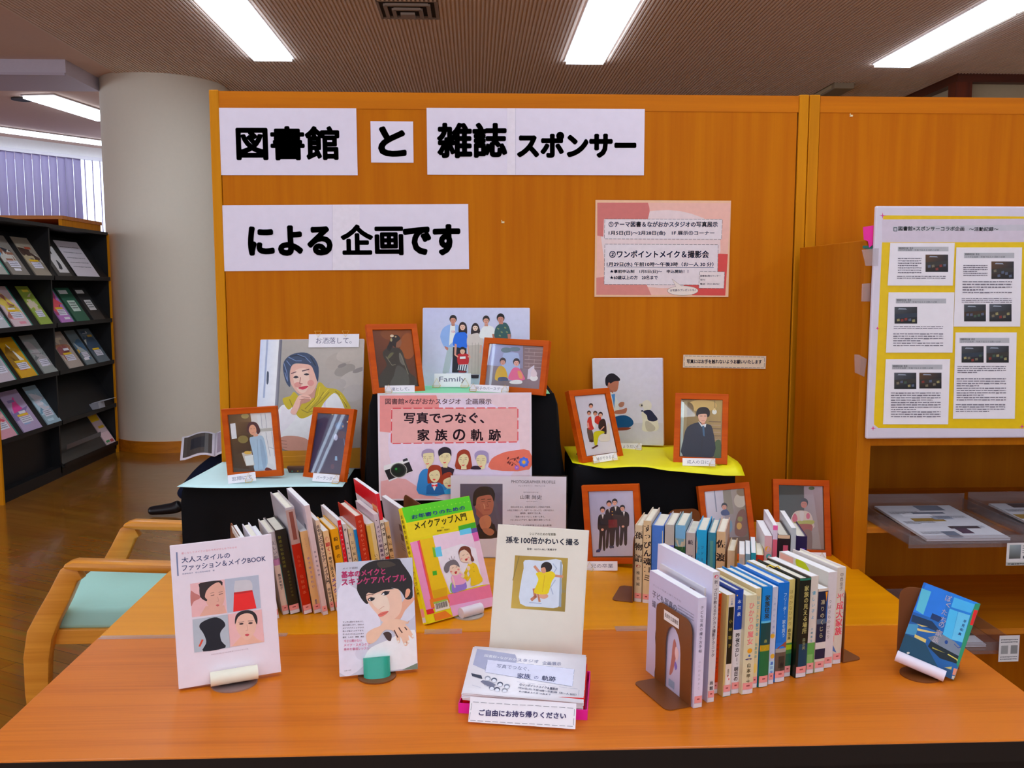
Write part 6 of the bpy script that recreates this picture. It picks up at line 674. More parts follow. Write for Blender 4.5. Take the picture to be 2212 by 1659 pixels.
# ================================================================== THE DISPLAY
# --- posters on the partition
def poster(k, label, cat='poster', m=PRINT, T=.0004, base='d4ccdc', split=None, bend=0):
    po = POSE[k]; W, H = po[6], po[7]; e = empty(cat.replace(' ', '_'), mtx=pose_mtx(po), label=label, cat=cat)
    bm_ = mat(base, .5); n = 10
    for (a, b, zz) in (split or [(-W / 2, W / 2, 0)]):
        mb = MB(); vs = []
        for i in range(n + 1):
            x = a + (b - a) * i / n; z = zz + bend * sin(i * 1.9) * .5
            vs += [(x, 0, z), (x, H, z)]
        vs += [(x, y, z - T) for x, y, z in vs]; q = 2 * (n + 1)
        fs = [(2 * i, 2 * i + 2, 2 * i + 3, 2 * i + 1) for i in range(n)] + [(q + 2 * i, q + 2 * i + 1, q + 2 * i + 3, q + 2 * i + 2) for i in range(n)] + [(0, 1, q + 1, q), (2 * n, q + 2 * n, q + 2 * n + 1, 2 * n + 1)]
        fs += [(2 * i, q + 2 * i, q + 2 * i + 2, 2 * i + 2) for i in range(n)] + [(2 * i + 1, 2 * i + 3, q + 2 * i + 3, q + 2 * i + 1) for i in range(n)]
        mb.add(vs, fs); mb.build('paper_sheet', bm_, e)
    p = Print((-W / 2, 0, W / 2, H), .0012 if split else .0003); p.ops(ART.get(k, [])); p.build('lettering', m, e); return e
poster('P1', 'white paper sign 図書館 in heavy dark letters at the upper left of the panel')
poster('P2', 'small square white sign with the single letter と')
poster('P3', 'wide white sign 雑誌 スポンサー made of two joined sheets, top of the panel', split=[(-.3255, -.058, 0), (-.075, .3255, .0006)])
poster('P4', 'long white sign による 企画です on the second line of the panel', split=[(-.366, -.03, 0), (-.045, .366, .0006)])
poster('P5', 'pink laminated event notice with two dashed text boxes on the panel', m=PRINTG, base='e8b08c')
poster('P6', 'thin white strip with a dashed border asking not to touch the photos', 'sign', base='e0c8b0')
# --- draped risers
def riser(x0, x1, y0, y1, z1, flare, seed, label):
    e = empty('display_riser', ((x0 + x1) / 2, (y0 + y1) / 2, ZT), None, label, 'display riser'); X, Y, H = (x1 - x0) / 2, (y1 - y0) / 2, z1 - ZT
    bx('box', mat('4a3c30', .7), (-X + .012, X - .012, -Y + .012, Y - .012, 0, H - .004), e)
    nS, nZ = 26, 14; rr = random.Random(seed); P = []
    side = [(-X, -Y, X, -Y), (X, -Y, X, Y), (X, Y, -X, Y), (-X, Y, -X, -Y)]; per = []
    for a, b, c_, d_ in side:
        for i in range(nS): t = i / nS; per.append((a + (c_ - a) * t, b + (d_ - b) * t))
    M_ = len(per); ph = [rr.uniform(0, 6) for _ in range(6)]
    vs = []
    for j in range(nZ + 1):
        f = j / nZ; z = H * (1 - f)
        if j == 0: z = H
        for i, (px, py) in enumerate(per):
            s = i / M_ * 2 * pi; l = math.hypot(px / X, py / Y)
            nx, ny = px / X, py / Y; m_ = max(abs(nx), abs(ny)); nx, ny = (nx if abs(nx) > .985 * m_ else 0), (ny if abs(ny) > .985 * m_ else 0)
            q = math.hypot(nx, ny) or 1; nx /= q; ny /= q
            o = -.006 if j == 0 else flare * f ** .7 + (.0045 + .006 * f) * sin(s * 7 + ph[0] + f) * f ** .5 + .004 * f * sin(s * 17 + ph[1]) + .002 * sin(f * 9 + s * 4 + ph[2])
            if ny > .5: o = min(o, .004)
            if ny < -.5: o = min(o, .004)
            vs.append((px + nx * o, py + ny * o, max(z, .001)))
    fs = [(j * M_ + i, j * M_ + (i + 1) % M_, (j + 1) * M_ + (i + 1) % M_, (j + 1) * M_ + i) for j in range(nZ) for i in range(M_)]
    fs.append(tuple(range(M_))); MB().add(vs, fs).build('black_cloth', BLACKC, e, smooth=True); return e
riser(-.787, -.352, 2.412, 2.74, .9, .006, 1, 'low riser under black cloth at the left, carrying the pale blue paper')
riser(-.285, .222, 2.468, 2.735, 1.14, .038, 2, 'tallest black cloth riser in the centre behind the pink exhibition poster')
riser(.275, .705, 2.393, 2.70, .948, .018, 3, 'black cloth riser at the right carrying the yellow paper')
def sheet(name, col, x0, x1, y0, y1, zf, label, nx=24, ny=10, warp=lambda u, v: (0, 0)):
    vs = []
    for j in range(ny + 1):
        for i in range(nx + 1):
            u, v = i / nx, j / ny; dx, dy = warp(u, v); vs.append((x0 + (x1 - x0) * u + dx, y0 + (y1 - y0) * v + dy, zf(u, v)))
    fs = [(j * (nx + 1) + i, j * (nx + 1) + i + 1, (j + 1) * (nx + 1) + i + 1, (j + 1) * (nx + 1) + i) for j in range(ny) for i in range(nx)]
    o = MB().add(vs, fs).build(name, mat(col, .55), smooth=True); s = o.modifiers.new('thickness', 'SOLIDIFY'); s.thickness = .0006; s.offset = 1; return tag(o, label, 'paper')
sheet('paper_sheet', 'b8e4e4', -.789, -.354, 2.378, 2.742, lambda u, v: .9015 + .005 * (1 - v) * (1 - u) ** 2 - .002 * (1 - v) * sin(u * 6), 'pale blue paper covering the left low riser', warp=lambda u, v: (.02 * v * (1 - u), 0))
sheet('paper_sheet', '7cd8a4', -.262, .205, 2.452, 2.73, lambda u, v: 1.1412, 'light green paper on top of the tall centre riser')
sheet('paper_sheet', 'f0d400', .268, .722, 2.352, 2.70, lambda u, v: .9498 + .006 * max(0, sin((u - .15) * 8.5)) * (1 - .5 * v) - max(0, u - .42) * .045 * max(0, 1 - v / .14) ** 1.2, 'bright yellow paper with a wavy front edge on the right riser', warp=lambda u, v: (0, .09 * max(0, .18 - u) * 5.5 * (1 - v)))
o = MB().prism([(.655, 2.40), (.722, 2.385), (.728, 2.41), (.70, 2.44)], .9435, .944).build('paper_corner', mat('e08818', .5)); tag(o, 'small orange paper corner showing under the right end of the yellow paper', 'paper')
# --- framed photographs
def frame(k, label, b=.0165, tall=True, depth=.016, art=None):
    po = POSE[k]; W, H = po[6], po[7]; e = empty('photo_frame', mtx=pose_mtx(po), label=label, cat='photo frame')
    o_, i_ = [(-W / 2, 0), (W / 2, 0), (W / 2, H), (-W / 2, H)], [(-W / 2 + b, b), (W / 2 - b, b), (W / 2 - b, H - b), (-W / 2 + b, H - b)]
    m = MB(); vs = [(x, y, 0) for x, y in o_] + [(x, y, -.001) for x, y in i_] + [(x, y, -.007) for x, y in i_] + [(x, y, -depth) for x, y in o_]
    fs = []
    for i in range(4): j = (i + 1) % 4; fs += [(i, j, 4 + j, 4 + i), (4 + i, 4 + j, 8 + j, 8 + i), (i, 12 + i, 12 + j, j), (8 + i, 8 + j, 12 + j, 12 + i)]
    m.add(vs, fs).build('moulding', FRAMEW, e, bevel=.001, seg=1)
    bx('back_board', mat('5a3c24', .7), (-W / 2 + b - .004, W / 2 - b + .004, b - .004, H - b + .004, -.011, -.0065), e)
    p = Print((-W / 2 + b, b, W / 2 - b, H - b), -.0062); p.ls = 4.5e-5; PG[0] = 1.4; p.ops(ART[k]); PG[0] = 1; p.build('photo', PHOTO, e)
    bx('glass', GLASS, (-W / 2 + b, W / 2 - b, b, H - b, -.0032, -.0026), e)
    # strut: from the back down to the ground
    al = po[4]; zb = Vector((0, cos(al), -sin(al)))
    if True:
        hh = H * .62
        m = MB(); m.M = Matrix.Translation((0, hh, -depth)) @ Matrix.Rotation(al + .30, 4, 'X'); ll = (hh * cos(al) - depth * sin(al)) / cos(.30) * .98; m.box(-.02, .02, -ll, 0, -.002, 0); m.build('strut', mat('3c2c1c', .7), e)
    return e
GLASS = pane_mat('frame_glass', (1, 1, 1), 1.36, .012)
frame('F1', 'wooden frame with a dark portrait of a girl in black, on the top riser')
frame('F2', 'landscape wooden frame showing two small children sitting, right on the top riser')
frame('F3', 'wooden frame with a woman in grey standing by a window, left on the blue paper')
frame('F4', 'wooden frame with a very dark bar photo, turned to the left, on the blue paper')
frame('F5', 'turned wooden frame with a family of four around a chair, left on the yellow paper', depth=.02)
frame('F6', 'wooden frame with a young man in a dark suit, right on the yellow paper')
frame('F7', 'wooden frame with four students in dark uniforms standing on the table')
frame('F8', 'tilted wooden frame behind the small paperbacks showing a seated child by a curtain')
frame('F9', 'wooden frame with a person in a kimono at the right end of the table')
# --- frameless canvases
def canvas(k, label, T=.02):
    po = POSE[k]; W, H = po[6], po[7]; e = empty('canvas_photo', mtx=pose_mtx(po), label=label, cat='photo print')
    MB().box(-W / 2, W / 2, 0, H, -T, 0).build('canvas_block', mat('d8d0dc', .5), e, bevel=.003)
    p = Print((-W / 2 + .0015, .0015, W / 2 - .0015, H - .0015), .0002); PG[0] = 1.22; p.ops(ART[k]); PG[0] = 1; p.build('photo', PRINTG, e)
    hh = H * .6; al = po[4]
    if al > .02:
        m = MB(); m.M = Matrix.Translation((0, hh, -T)) @ Matrix.Rotation(al + .06, 4, 'X'); m.box(-.03, .03, -hh * cos(al) * .95, 0, -.004, 0); m.build('strut', mat('4a3828', .7), e)
    return e
canvas('C1', 'large frameless portrait of an older woman with a yellow scarf, left riser', .012)
canvas('C2', 'frameless white family group photo at the back of the top riser')
canvas('C3', 'frameless photo of a boy facing a small dog, back of the right riser')
# small dark case in front of the portrait
e = empty('small_case', (-.512, 2.575, .903), None, 'tiny dark case with colourful dots behind the bar photo frame', 'case')
MB().prism([(-.022, 0), (.022, 0), (.026, .012), (-.026, .012)], -.008, .008, ax='Y').build('body', mat('4c2c20', .4), e, bevel=.001); bx('lid', mat('5c3828', .4), (-.027, .027, -.009, .009, .012, .017), e)
for i, (x, c_) in enumerate(((-.012, '2c8c6c'), (.004, 'c8a020'), (.014, '3c6c2c'))): bx('dot', mat(c_, .4), (x - .002, x + .002, -.0096, -.0088, .003, .006), e)
# --- name cards on little wire easels
NC = {
'n1': ((-.6312, 2.4310, .906, .100, .292, .100, .0731, .0235), '窓際にて', 'white name card under the window portrait frame', [.5]),
'n2': ((-.4063, 2.4236, .906, -.109, .321, -.061, .0730, .0222), 'バーテンダー', 'white name card under the dark bar photo frame', [.8]),
'n3': ((-.2052, 2.4591, 1.1452, .083, .301, 0, .0812, .0199), '凜として。', 'white name card under the girl in black portrait', [-.75]),
'n4': ((-.0656, 2.5908, 1.1452, -.187, .286, .021, .1076, .0398), 'Family', 'larger white card reading Family in front of the group photo', [-.85, .7]),
'n5': ((.0392, 2.4581, 1.1460, -.029, .303, -.048, .1061, .0190), '双子のバースデー', 'white name card under the frame of two small children', [-.85, .8]),
'n6': ((.3583, 2.4290, .9558, -.020, .298, .149, .0670, .0200), '妹ができるよ', 'white name card under the family of four frame', [-.85, .85]),
'n7': ((.4550, 2.6300, .9505, -.304, .296, .031, .0780, .0199), 'ちょうだい！', 'white name card in front of the boy and dog photo', [.8]),
'n8': ((.6052, 2.3850, .9500, -.202, .298, .012, .0871, .0209), '成人の日に。', 'white name card under the young man in a suit', [.85]),
'n9': ((.3270, 2.2620, .7015, -.256, .307, .065, .0803, .0237), '兄の卒業', 'white name card under the four students frame', [-.8]),
'n10': ((.9060, 2.3250, .7015, -.171, .318, .010, .0678, .0215), '七五三', 'white name card at the foot of the kimono frame', [.7]),
'n11': ((-.4279, 2.7134, 1.2414, .146, .297, -.020, .1493, .0415), 'お洒落して。', 'white card お洒落して。clipped to the top edge of the large portrait', [-.55, .5]),
}
def tri_wire(e, x, s=.016, up=False):
    y0 = .004 if not up else .050
    sg = 1 if not up else -1
    P = [(x - s * .62, y0, .0022), (x, y0 + sg * s * 1.1, .0022), (x + s * .62, y0, .0022)]
    MB().tube(P, .0007, 6, closed=True).build('wire_easel', BRASS, e)
    if not up: MB().tube([(x - s * .62, y0, .002), (x - s * .5, -.003, .012), (x + s * .5, -.003, .012), (x + s * .62, y0, .002)], .0008, 6).build('wire_foot', BRASS, e)
for k, (po, t, lb, wires) in NC.items():
    W, H = po[6], po[7]
    if k == 'n11': po = list(po); 
    def op(p, t=t, W=W, H=H, k=k): p.greek((-W * .2, H * .62), (W * .1, H * .62), (-W * .2, H * .3), 1, '7c80a0', .8) if k == 'n10' else p.text(t, -W * (.36 if k != 'n3' else .28), H * .27, 0, W * (.72 if k not in ('n3',) else .6), H * .46 if t != 'Family' else H * .5, '54506c', 0, 2)
    if k == 'n11':
        M = pose_mtx(POSE['C1']) @ Matrix.Translation((.0665, .3655, .0035)); e = card('name_card', .152, .041, lb, op, mtx=M, T=.0008)
        tri_wire(e, -.048, .017, True); tri_wire(e, .035, .017, True); continue
    e = card('name_card', W, H, lb, op, mtx=pose_mtx(po), T=.0008)
    for x in wires: tri_wire(e, x * W / 2, .016 if k != 'n4' else .019)
# --- exhibition poster and profile stand
def flat_board(k, name, label, cat, T, base, m=PRINTG):
    po = POSE[k]; W, H = po[6], po[7]; e = empty(name, mtx=pose_mtx(po), label=label, cat=cat)
    MB().box(-W / 2, W / 2, 0, H, -T, 0).build('sheet', mat(base, .4), e); p = Print((-W / 2, 0, W / 2, H), .0003); p.dl = .028; PG[0] = 1.25; p.ops(ART[k]); PG[0] = 1; p.build('print', m, e); return e
flat_board('A3', 'exhibition_poster', 'pink exhibition poster with cartoon family and camera on the centre riser', 'poster', .001, 'd8ccd4')
e = flat_board('PR', 'profile_stand', 'white photographer profile sheet in a clear acrylic stand behind the green book', 'sign stand', .0008, 'd4d0e0', PRINT)
W, H = POSE['PR'][6:8]; bx('acrylic_front', GLASS, (-W / 2 - .003, W / 2 + .003, -.001, H + .003, .0025, .004), e); bx('acrylic_back', GLASS, (-W / 2 - .003, W / 2 + .003, -.001, H + .003, -.004, -.0025), e)
bx('acrylic_foot', pane_mat('acrylic_edge', (.95, .95, .95), 1.5, .05, .08), (-W / 2, W / 2, -.001, .002, -.07, .004), e)
# --- books standing face-on
def face_book(k, T, label, cover, spine_side=0, spinecol=None, name='book', pages='d8d0c0'):
    po = POSE[k]; W, H = po[6], po[7]; e = empty(name, mtx=pose_mtx(po), label=label, cat='book')
    MB().box(-W / 2 + .002, W / 2 - .002, .0015, H - .0015, -T + .0012, -.0012).build('pages', mat(pages, .7, noise=.1), e)
    m = MB().box(-W / 2, W / 2, 0, H, -.0012, 0).box(-W / 2, W / 2, 0, H, -T, -T + .0012)
    s = spine_side; x0, x1 = (-W / 2 - .0004, -W / 2 + .001) if s < 0 else (W / 2 - .001, W / 2 + .0004)
    m.build('cover', mat(cover, .3), e, bevel=.0005, seg=1); bx('spine', mat(spinecol or cover, .35), (x0, x1, 0, H, -T, 0), e)
    p = Print((-W / 2, 0, W / 2, H), .0002); p.ops(ART[k]); p.build('cover_print', PRINTG, e)
    xl = x1 if s > 0 else x0; xa, xb = (xl, xl + .0003) if s > 0 else (xl - .0003, xl)
    bx('call_number_label', mat('d88c90', .4), (xa, xb, .016, .034, -T * .9, -T * .08), e); bx('call_number_label', mat('c8c8d0', .4), (xa, xb, .004, .015, -T * .9, -T * .08), e)
    return e
face_book('B1', .012, 'white fashion and makeup book with four cover pictures, front left of the table', 'd8ccd4', 1)
face_book('B2', .010, 'book with a short-haired woman resting her chin on her hand, in the green holder', 'c8c6d2', 1, 'c04c88')
e = face_book('B3', .016, 'green, yellow and pink book with two cartoon women, leaning at an angle', 'd8c400', -1, 'e0cc00')
p = Print(None, .0002); p.vtext('お年寄りのためのメイクアップ入門', 0, .245, .06, .009, '3c3420', 1)
p.build('spine_lettering', PRINTG, e, loc=(-.0920 - .0003, 0, -.008), rot=(0, -pi / 2, 0))
face_book('B4', .012, 'cream book with a sleeping baby in yellow on its cover, centre of the table', 'd4ccbc', 1)
p = None
face_book('B5', .010, 'small blue paperback with a red and green spine, alone at the right', '1470c0', 1, '20785c')
# --- holders
def holder(k, lipx, lipw, lipr, lipcol, basecol, label, dx=0, curved=False, lipmat=None, lift=.012, br=.04):
    po = POSE[k]; M = pose_mtx(po); O = M @ Vector((lipx, 0, -.004)); T = {'B1': .012, 'B2': .010, 'B3': .016, 'B4': .012, 'B5': .010}[k]
    Rz = Matrix.Rotation(po[3], 4, 'Z'); G = Matrix.Translation((O.x, O.y, ZT)) @ Rz
    e = empty('book_stand', mtx=G, label=label, cat='book stand'); L_ = G.inverted() @ M @ Matrix.Translation((lipx, 0, 0))
    MB().cyl((0, -.004, 0), br, .0025, 32).build('base_disc', basecol, e, smooth=True)
    m = MB(); m.M = L_; m.box(-lipw * .32, lipw * .32, -.0025, .10, -T - .0025, -T - .0005); m.build('back_rest', BROWNM, e)
    m = MB(); m.M = L_; m.box(-lipw * .3, lipw * .3, -.0028, -.0008, -T - .0025, .006); m.build('shelf_lip', BROWNM, e)
    lm = lipmat or mat(lipcol, .45)
    m = MB(); m.M = L_
    if curved:
        n = 12; vs = []
        for i in range(n + 1):
            t = -1 + 2 * i / n; x = t * lipw / 2; z = .004 + .012 * (1 - t * t) ** .5
            for y in (-.012, lipr): vs.append((x, y, z)); vs.append((x, y, z - .0012))
        fs = []
        for i in range(n): a = 4 * i; b = a + 4; fs += [(a, b, b + 2, a + 2), (a + 1, a + 3, b + 3, b + 1), (a, a + 1, b + 1, b), (a + 2, b + 2, b + 3, a + 3)]
        m.add(vs, fs)
        m.box(-lipw / 2, lipw / 2, lipr - .001, lipr, .0, .006)
    else: m.cyl((-lipw / 2, lift - .004, .0015 + lipr), lipr, lipw, 20, ax='X')
    m.build('rolled_lip', lm, e, smooth=True); return e
CLR = pane_mat('clear_disc', (.85, .8, .78), 1.5, .05, .25)
holder('B1', .006, .084, .013, 'dcd8c4', CLR, 'ivory paper roll holder under the white fashion book', lift=.015, br=.042)
holder('B2', -.004, .05, .030, '1c9c84', BROWNM, 'shiny green curved holder in front of the woman portrait book', curved=True, lipmat=mat('1c9c84', .18, .6), br=.036)
holder('B3', .018, .055, .012, 'd0ccd4', mat('a8a098', .3), 'white rolled holder under the cartoon women book', lift=.008, br=.035)
holder('B4', .0, .08, .008, 'e88818', BROWNM, 'orange lipped holder under the cream baby book', lift=.008, br=.03)
holder('B5', -.008, .088, .0105, 'd4ccd8', BROWNM, 'white printed paper roll holder under the blue paperback', lift=.004, br=.036)
# --- bookends
def bookend(loc, yaw, sgn, label, w_=.12, h=.155, foot=.048, sticker=False, hole=True):
    """upright stands in the local YZ plane from y=0 back; foot goes to the sgn side"""
    e = empty('bookend', (loc[0], loc[1], ZT), (0, 0, yaw), label, 'bookend'); r = .022; t = .0016
    out = [(0, .002)] + [(0 + r - r * cos(a), h - r + r * sin(a)) for a in [pi / 2 * i / 5 for i in range(6)]] + [(w_ - r + r * sin(a), h - r + r * cos(a)) for a in [pi / 2 * i / 5 for i in range(6)]] + [(w_, .002)]
    m = MB()
    if hole:
        hw = .026; c_ = w_ * .5; top = h * .70
        arch = [(c_ + hw, .002)] + [(c_ + hw * cos(a), top - hw + hw * 1.6 * sin(a)) for a in [pi * i / 10 for i in range(11)]] + [(c_ - hw, .002)]
        poly = out + arch
        vs = [(0, a, b) for a, b in poly] + [(sgn * t, a, b) for a, b in poly]; n = len(poly); 
        bm = bmesh.new(); V = [bm.verts.new(v) for v in vs[:n]]; f = bm.faces.new(V); f.normal_update(); bmesh.ops.triangulate(bm, faces=[f]); tris = [tuple(v.index for v in ff.verts) for ff in bm.faces] if not bm.verts.index_update() else None
        bm.verts.ensure_lookup_table(); tris = [tuple(v.index for v in ff.verts) for ff in bm.faces]; bm.free()
        m.add(vs, tris + [tuple(n + i for i in reversed(q)) for q in tris] + [(i, (i + 1) % n, n + (i + 1) % n, n + i) for i in range(n)])
    else: m.prism(out, 0, sgn * t, ax='X')
    m.build('upright', BROWNM, e)
    fo = [(0, 0)] + [(foot - .012 + .012 * sin(a), .012 - .012 * cos(a)) for a in [pi / 2 * i / 4 for i in range(5)]] + [(foot - .012 + .012 * cos(a), w_ - .012 + .012 * sin(a)) for a in [pi / 2 * i / 4 for i in range(5)]] + [(0, w_)]
    MB().prism([(sgn * a, b) for a, b in fo], .0004, .002).build('foot', BROWNM, e)
    if sticker:
        p = Print(None, .0002); p.rect_('d8d0cc', -.026, 0, .026, .019); p.text('長岡市立図書館', -.023, .006, 0, .046, .008, '5c4438', 1)
        o = p.build('sticker', PRINTG, e); o.matrix_local = Matrix(((0, 0, -1, sgn * t - .0002), (-1, 0, 0, .067), (0, 1, 0, .127), (0, 0, 0, 1)))
    return e
R_YAW, L_YAW, K_YAW = radians(18.5), radians(23), radians(-20)
def off(p, yaw, u, v): return (p[0] + cos(yaw) * u - sin(yaw) * v, p[1] + sin(yaw) * u + cos(yaw) * v)
bookend(off((.3789, 1.4943), R_YAW, -.0012, .006), R_YAW, -1, 'brown metal bookend with arch hole and sticker at the left end of the front row', w_=.122, sticker=True)
bookend(off((.6954, 1.6645), R_YAW, .0235, -.001), R_YAW, 1, 'brown metal bookend at the right end of the front book row', hole=False)
bookend(off((.3703, 2.0349), K_YAW, -.0012, -.012), K_YAW, -1, 'brown bookend at the left end of the back book row', w_=.11, foot=.05, hole=False)
bookend((-.512, 1.945), L_YAW, -1, 'brown bookend at the left end of the makeup book row', w_=.15, h=.19, hole=False)
bookend((-.128, 2.17), L_YAW, 1, 'brown bookend behind the green book at the end of the makeup row', w_=.15, h=.20, foot=.05, hole=False)
bookend((.50, 2.285), radians(-82), 1, 'brown bookend standing crosswise behind the back book row', w_=.09, h=.155, foot=.04, hole=False)
bookend((.930, 1.633), radians(61.3), 1, 'brown bookend standing behind the small blue paperback', w_=.112, h=.15, foot=.05, hole=False)
# --- flyer box
FY = -.16
e = empty('flyer_box', (.0787, 1.4765, ZT), (0, 0, FY), 'pink box lid holding a red patterned box of flyers at the front centre', 'box')
PK = mat('f01c98', .4); RD = mat('c80c10', .35)
def open_box(name, m, w_, d_, z0, z1, y0, t=.0015, front=None):
    q = MB().box(-w_ / 2, w_ / 2, y0, y0 + d_, z0, z0 + t).box(-w_ / 2, -w_ / 2 + t, y0, y0 + d_, z0 + t, z1).box(w_ / 2 - t, w_ / 2, y0, y0 + d_, z0 + t, z1).box(-w_ / 2 + t, w_ / 2 - t, y0, y0 + t, z0 + t, front or z1).box(-w_ / 2 + t, w_ / 2 - t, y0 + d_ - t, y0 + d_, z0 + t, z1)
    return q.build(name, m, e)
open_box('pink_lid', PK, .2225, .158, 0, .018, 0); open_box('red_box', RD, .211, .142, .0018, .034, .010, front=.034)
p = Print((-.105, 0, .105, .034), .0002)
for i in range(5): x = -.068 + i * .039; p.poly(spline([(x - .003, .022), (x, .0275), (x + .003, .022), (x + .003, .0195), (x, .018), (x - .003, .0195)]), 'd8b418'); p.poly(spline([(x - .0215, .011), (x - .0185, .0165), (x - .0155, .011), (x - .0155, .0085), (x - .0185, .007), (x - .0215, .0085)]), 'd8b418')
p.build('seed_pattern', PRINTG, e, loc=(0, .0098, 0), rot=(pi / 2, 0, 0))
po = POSE['FL']; W, H = po[6], po[7]; M = pose_mtx(po)
for i in range(7):
    rr = random.Random(i); e = empty('flyer', mtx=M @ Matrix.Translation((rr.uniform(-.0015, .0015), -.01 + rr.uniform(-.001, .001), -.0022 * i)) @ Matrix.Rotation(rr.uniform(-.008, .008), 4, 'Z'),
        label='topmost white flyer with dark print in the red box' if i == 0 else 'white flyer in the stack in the red box, lying under the printed top one', cat='flyer', group=None if i == 0 else 'flyers stacked in the red box')
    n = 8; vs = []
    for j in range(n + 1):
        y = (H + .01) * j / n; z = 0
        vs += [(-W / 2, y, z), (W / 2, y, z)]
    fs = [(2 * j, 2 * j + 1, 2 * j + 3, 2 * j + 2) for j in range(n)]; o = MB().add(vs, fs).build('sheet', WHITEP, e, smooth=True); s = o.modifiers.new('t', 'SOLIDIFY'); s.thickness = .0012; s.offset = -1
    if i == 0:
        p = Print((-W / 2, 0, W / 2, H + .01), .0004); p.dl = .016
        p.ops([(a if a[0] in 'T' else a) for a in ART['FL']]); q = p.build('print', PRINTG, e, warp=lambda v: (v[0], v[1] + .01, v[2] + .0002))
po = POSE['SG']; W, H = po[6], po[7]; e = empty('sign_strip', mtx=pose_mtx(po), label='white strip sign with dashed border taped to the front of the flyer box', cat='sign')
n = 16; vs = []
def wv(x): return .0016 * sin(x * 60) + .001 * sin(x * 130)
for j in range(n + 1): x = -W / 2 + W * j / n; vs += [(x, 0, wv(x)), (x, H, wv(x))]
o = MB().add(vs, [(2 * j, 2 * j + 2, 2 * j + 3, 2 * j + 1) for j in range(n)]).build('paper', WHITEP, e, smooth=True)
p = Print((-W / 2, 0, W / 2, H), .0005); p.ops(ART['SG']); p.build('lettering', PRINT, e, warp=lambda v: (v[0], v[1], v[2] + wv(v[0])))
# ================================================================== ROWS OF BOOKS
PAGES = mat('dcd4c4', .75, noise=.12); PAGEW = mat('e0dce0', .7, noise=.06)
def book(A, yaw, phi, t, h, w_, col, hc, ops, label, side=None, tops=None, group=None, sticker=True, rcol=None, z0=ZT, bk=None):
    M = Matrix.Translation((A[0], A[1], z0)) @ Matrix.Rotation(yaw, 4, 'Z') @ Matrix.Rotation(-phi, 4, 'Y')
    if phi < 0: M = M @ Matrix.Translation((0, 0, t * sin(-phi)))
    e = empty('book', mtx=M, label=label, cat='book', group=group)
    tc = .0024 if hc and t > .009 else .0007; ov = .003 if hc else .0004; blg = .0015 if hc else .0003
    n = 6; arc = [(t * i / n, -blg * (1 - ((2 * i / n) - 1) ** 2) + .0) for i in range(n + 1)]; arci = [(tc + (t - 2 * tc) * i / n, tc - blg * (1 - ((2 * i / n) - 1) ** 2)) for i in range(n + 1)]
    poly = [(0, w_)] + arc + [(t, w_), (t - tc, w_)] + arci[::-1] + [(tc, w_)]
    N_ = len(poly); m = MB(); vs = [(a, b, 0) for a, b in poly] + [(a, b, h) for a, b in poly]
    # strips between outer and inner path (both ends), keeps the shell manifold
    outer = [0] + list(range(1, n + 2)) + [n + 2]; inner = [N_ - 1] + list(range(N_ - 2, n + 3, -1)) + [n + 3]
    fs = []
    for i in range(len(outer) - 1):
        a, b, c_, d_ = outer[i], outer[i + 1], inner[i + 1], inner[i]
        fs += [(a, b, c_, d_), (N_ + a, N_ + d_, N_ + c_, N_ + b), (a, N_ + a, N_ + b, b), (d_, c_, N_ + c_, N_ + d_)]
    fs += [(outer[0], inner[0], N_ + inner[0], N_ + outer[0]), (outer[-1], N_ + outer[-1], N_ + inner[-1], inner[-1])]
    m.add(vs, fs); m.build('cover', mat(col, .32, .5, noise=.03), e, smooth=True)
    MB().box(tc, t - tc, tc - blg * .2, w_ - (.004 if hc else .0006), ov, h - ov - (.0005 if hc else 0)).build('pages', bk or (PAGES if hc else PAGEW), e)
    p = Print((0, 0, t, h), .0004 if hc else .0001)
    def band(c_, za, zb, xa=0, xb=1):
        k = 6; p.k += 1
        for i in range(k): u0, u1 = xa + (xb - xa) * i / k, xa + (xb - xa) * (i + 1) / k; p.face([(u0 * t, za * h), (u1 * t, za * h), (u1 * t, zb * h), (u0 * t, zb * h)], alb(c_))
    for o in ops:
        if o[0] == 'b': band(o[3], o[1], o[2], *(o[4:6] or (0, 1)))
        elif o[0] == 'v': p.vtext(o[1], (o[7] if len(o) > 7 else .5) * t, o[2] * h, o[3] * h, o[4] * t, o[5], o[6])
        elif o[0] == 'e': p.poly(spline([(o[1] * t + o[3] * t * cos(a), o[2] * h + o[4] * h * sin(a)) for a in [pi * i / 4 for i in range(8)]]), o[5])
        elif o[0] == 'p': p.poly([(o[2][i] * t, o[2][i + 1] * h) for i in range(0, len(o[2]), 2)], o[1])
    wf = lambda v: (v[0], v[1], v[2] + blg * (1 - ((2 * v[0] / t) - 1) ** 2))
    p.build('spine_print', PRINTG, e, warp=wf, rot=(pi / 2, 0, 0))
    if sticker:
        q = Print((0, 0, t, h), (.0007 if hc else .0004) + p.k * 2.5e-5)
        for c_, za, zb in (('d88c88', .0090, .0215), ('b8a8b8', .0080, .0090), ('ccc8cc', .0008, .0080), ('8c4040', .0145, .0170)):
            k = 5; q.k += 1; xa, xb = (.06, .94) if c_ != '8c4040' else (.35, .65)
            for i in range(k): u0, u1 = xa + (xb - xa) * i / k, xa + (xb - xa) * (i + 1) / k; q.face([(u0 * t, za), (u1 * t, za), (u1 * t, zb), (u0 * t, zb)], alb(c_))
        q.build('call_number_label', PRINTG, e, warp=wf, rot=(pi / 2, 0, 0))
    if side:
        p = Print((0, 0, w_, h), .0001); side(p, w_, h); o = p.build('cover_print', PRINTG, e)
        if o: o.matrix_local = Matrix(((0, 0, -1, 0), (-1, 0, 0, w_), (0, 1, 0, 0), (0, 0, 0, 1)))
    if tops: tops(e, t, h, w_)
    return e
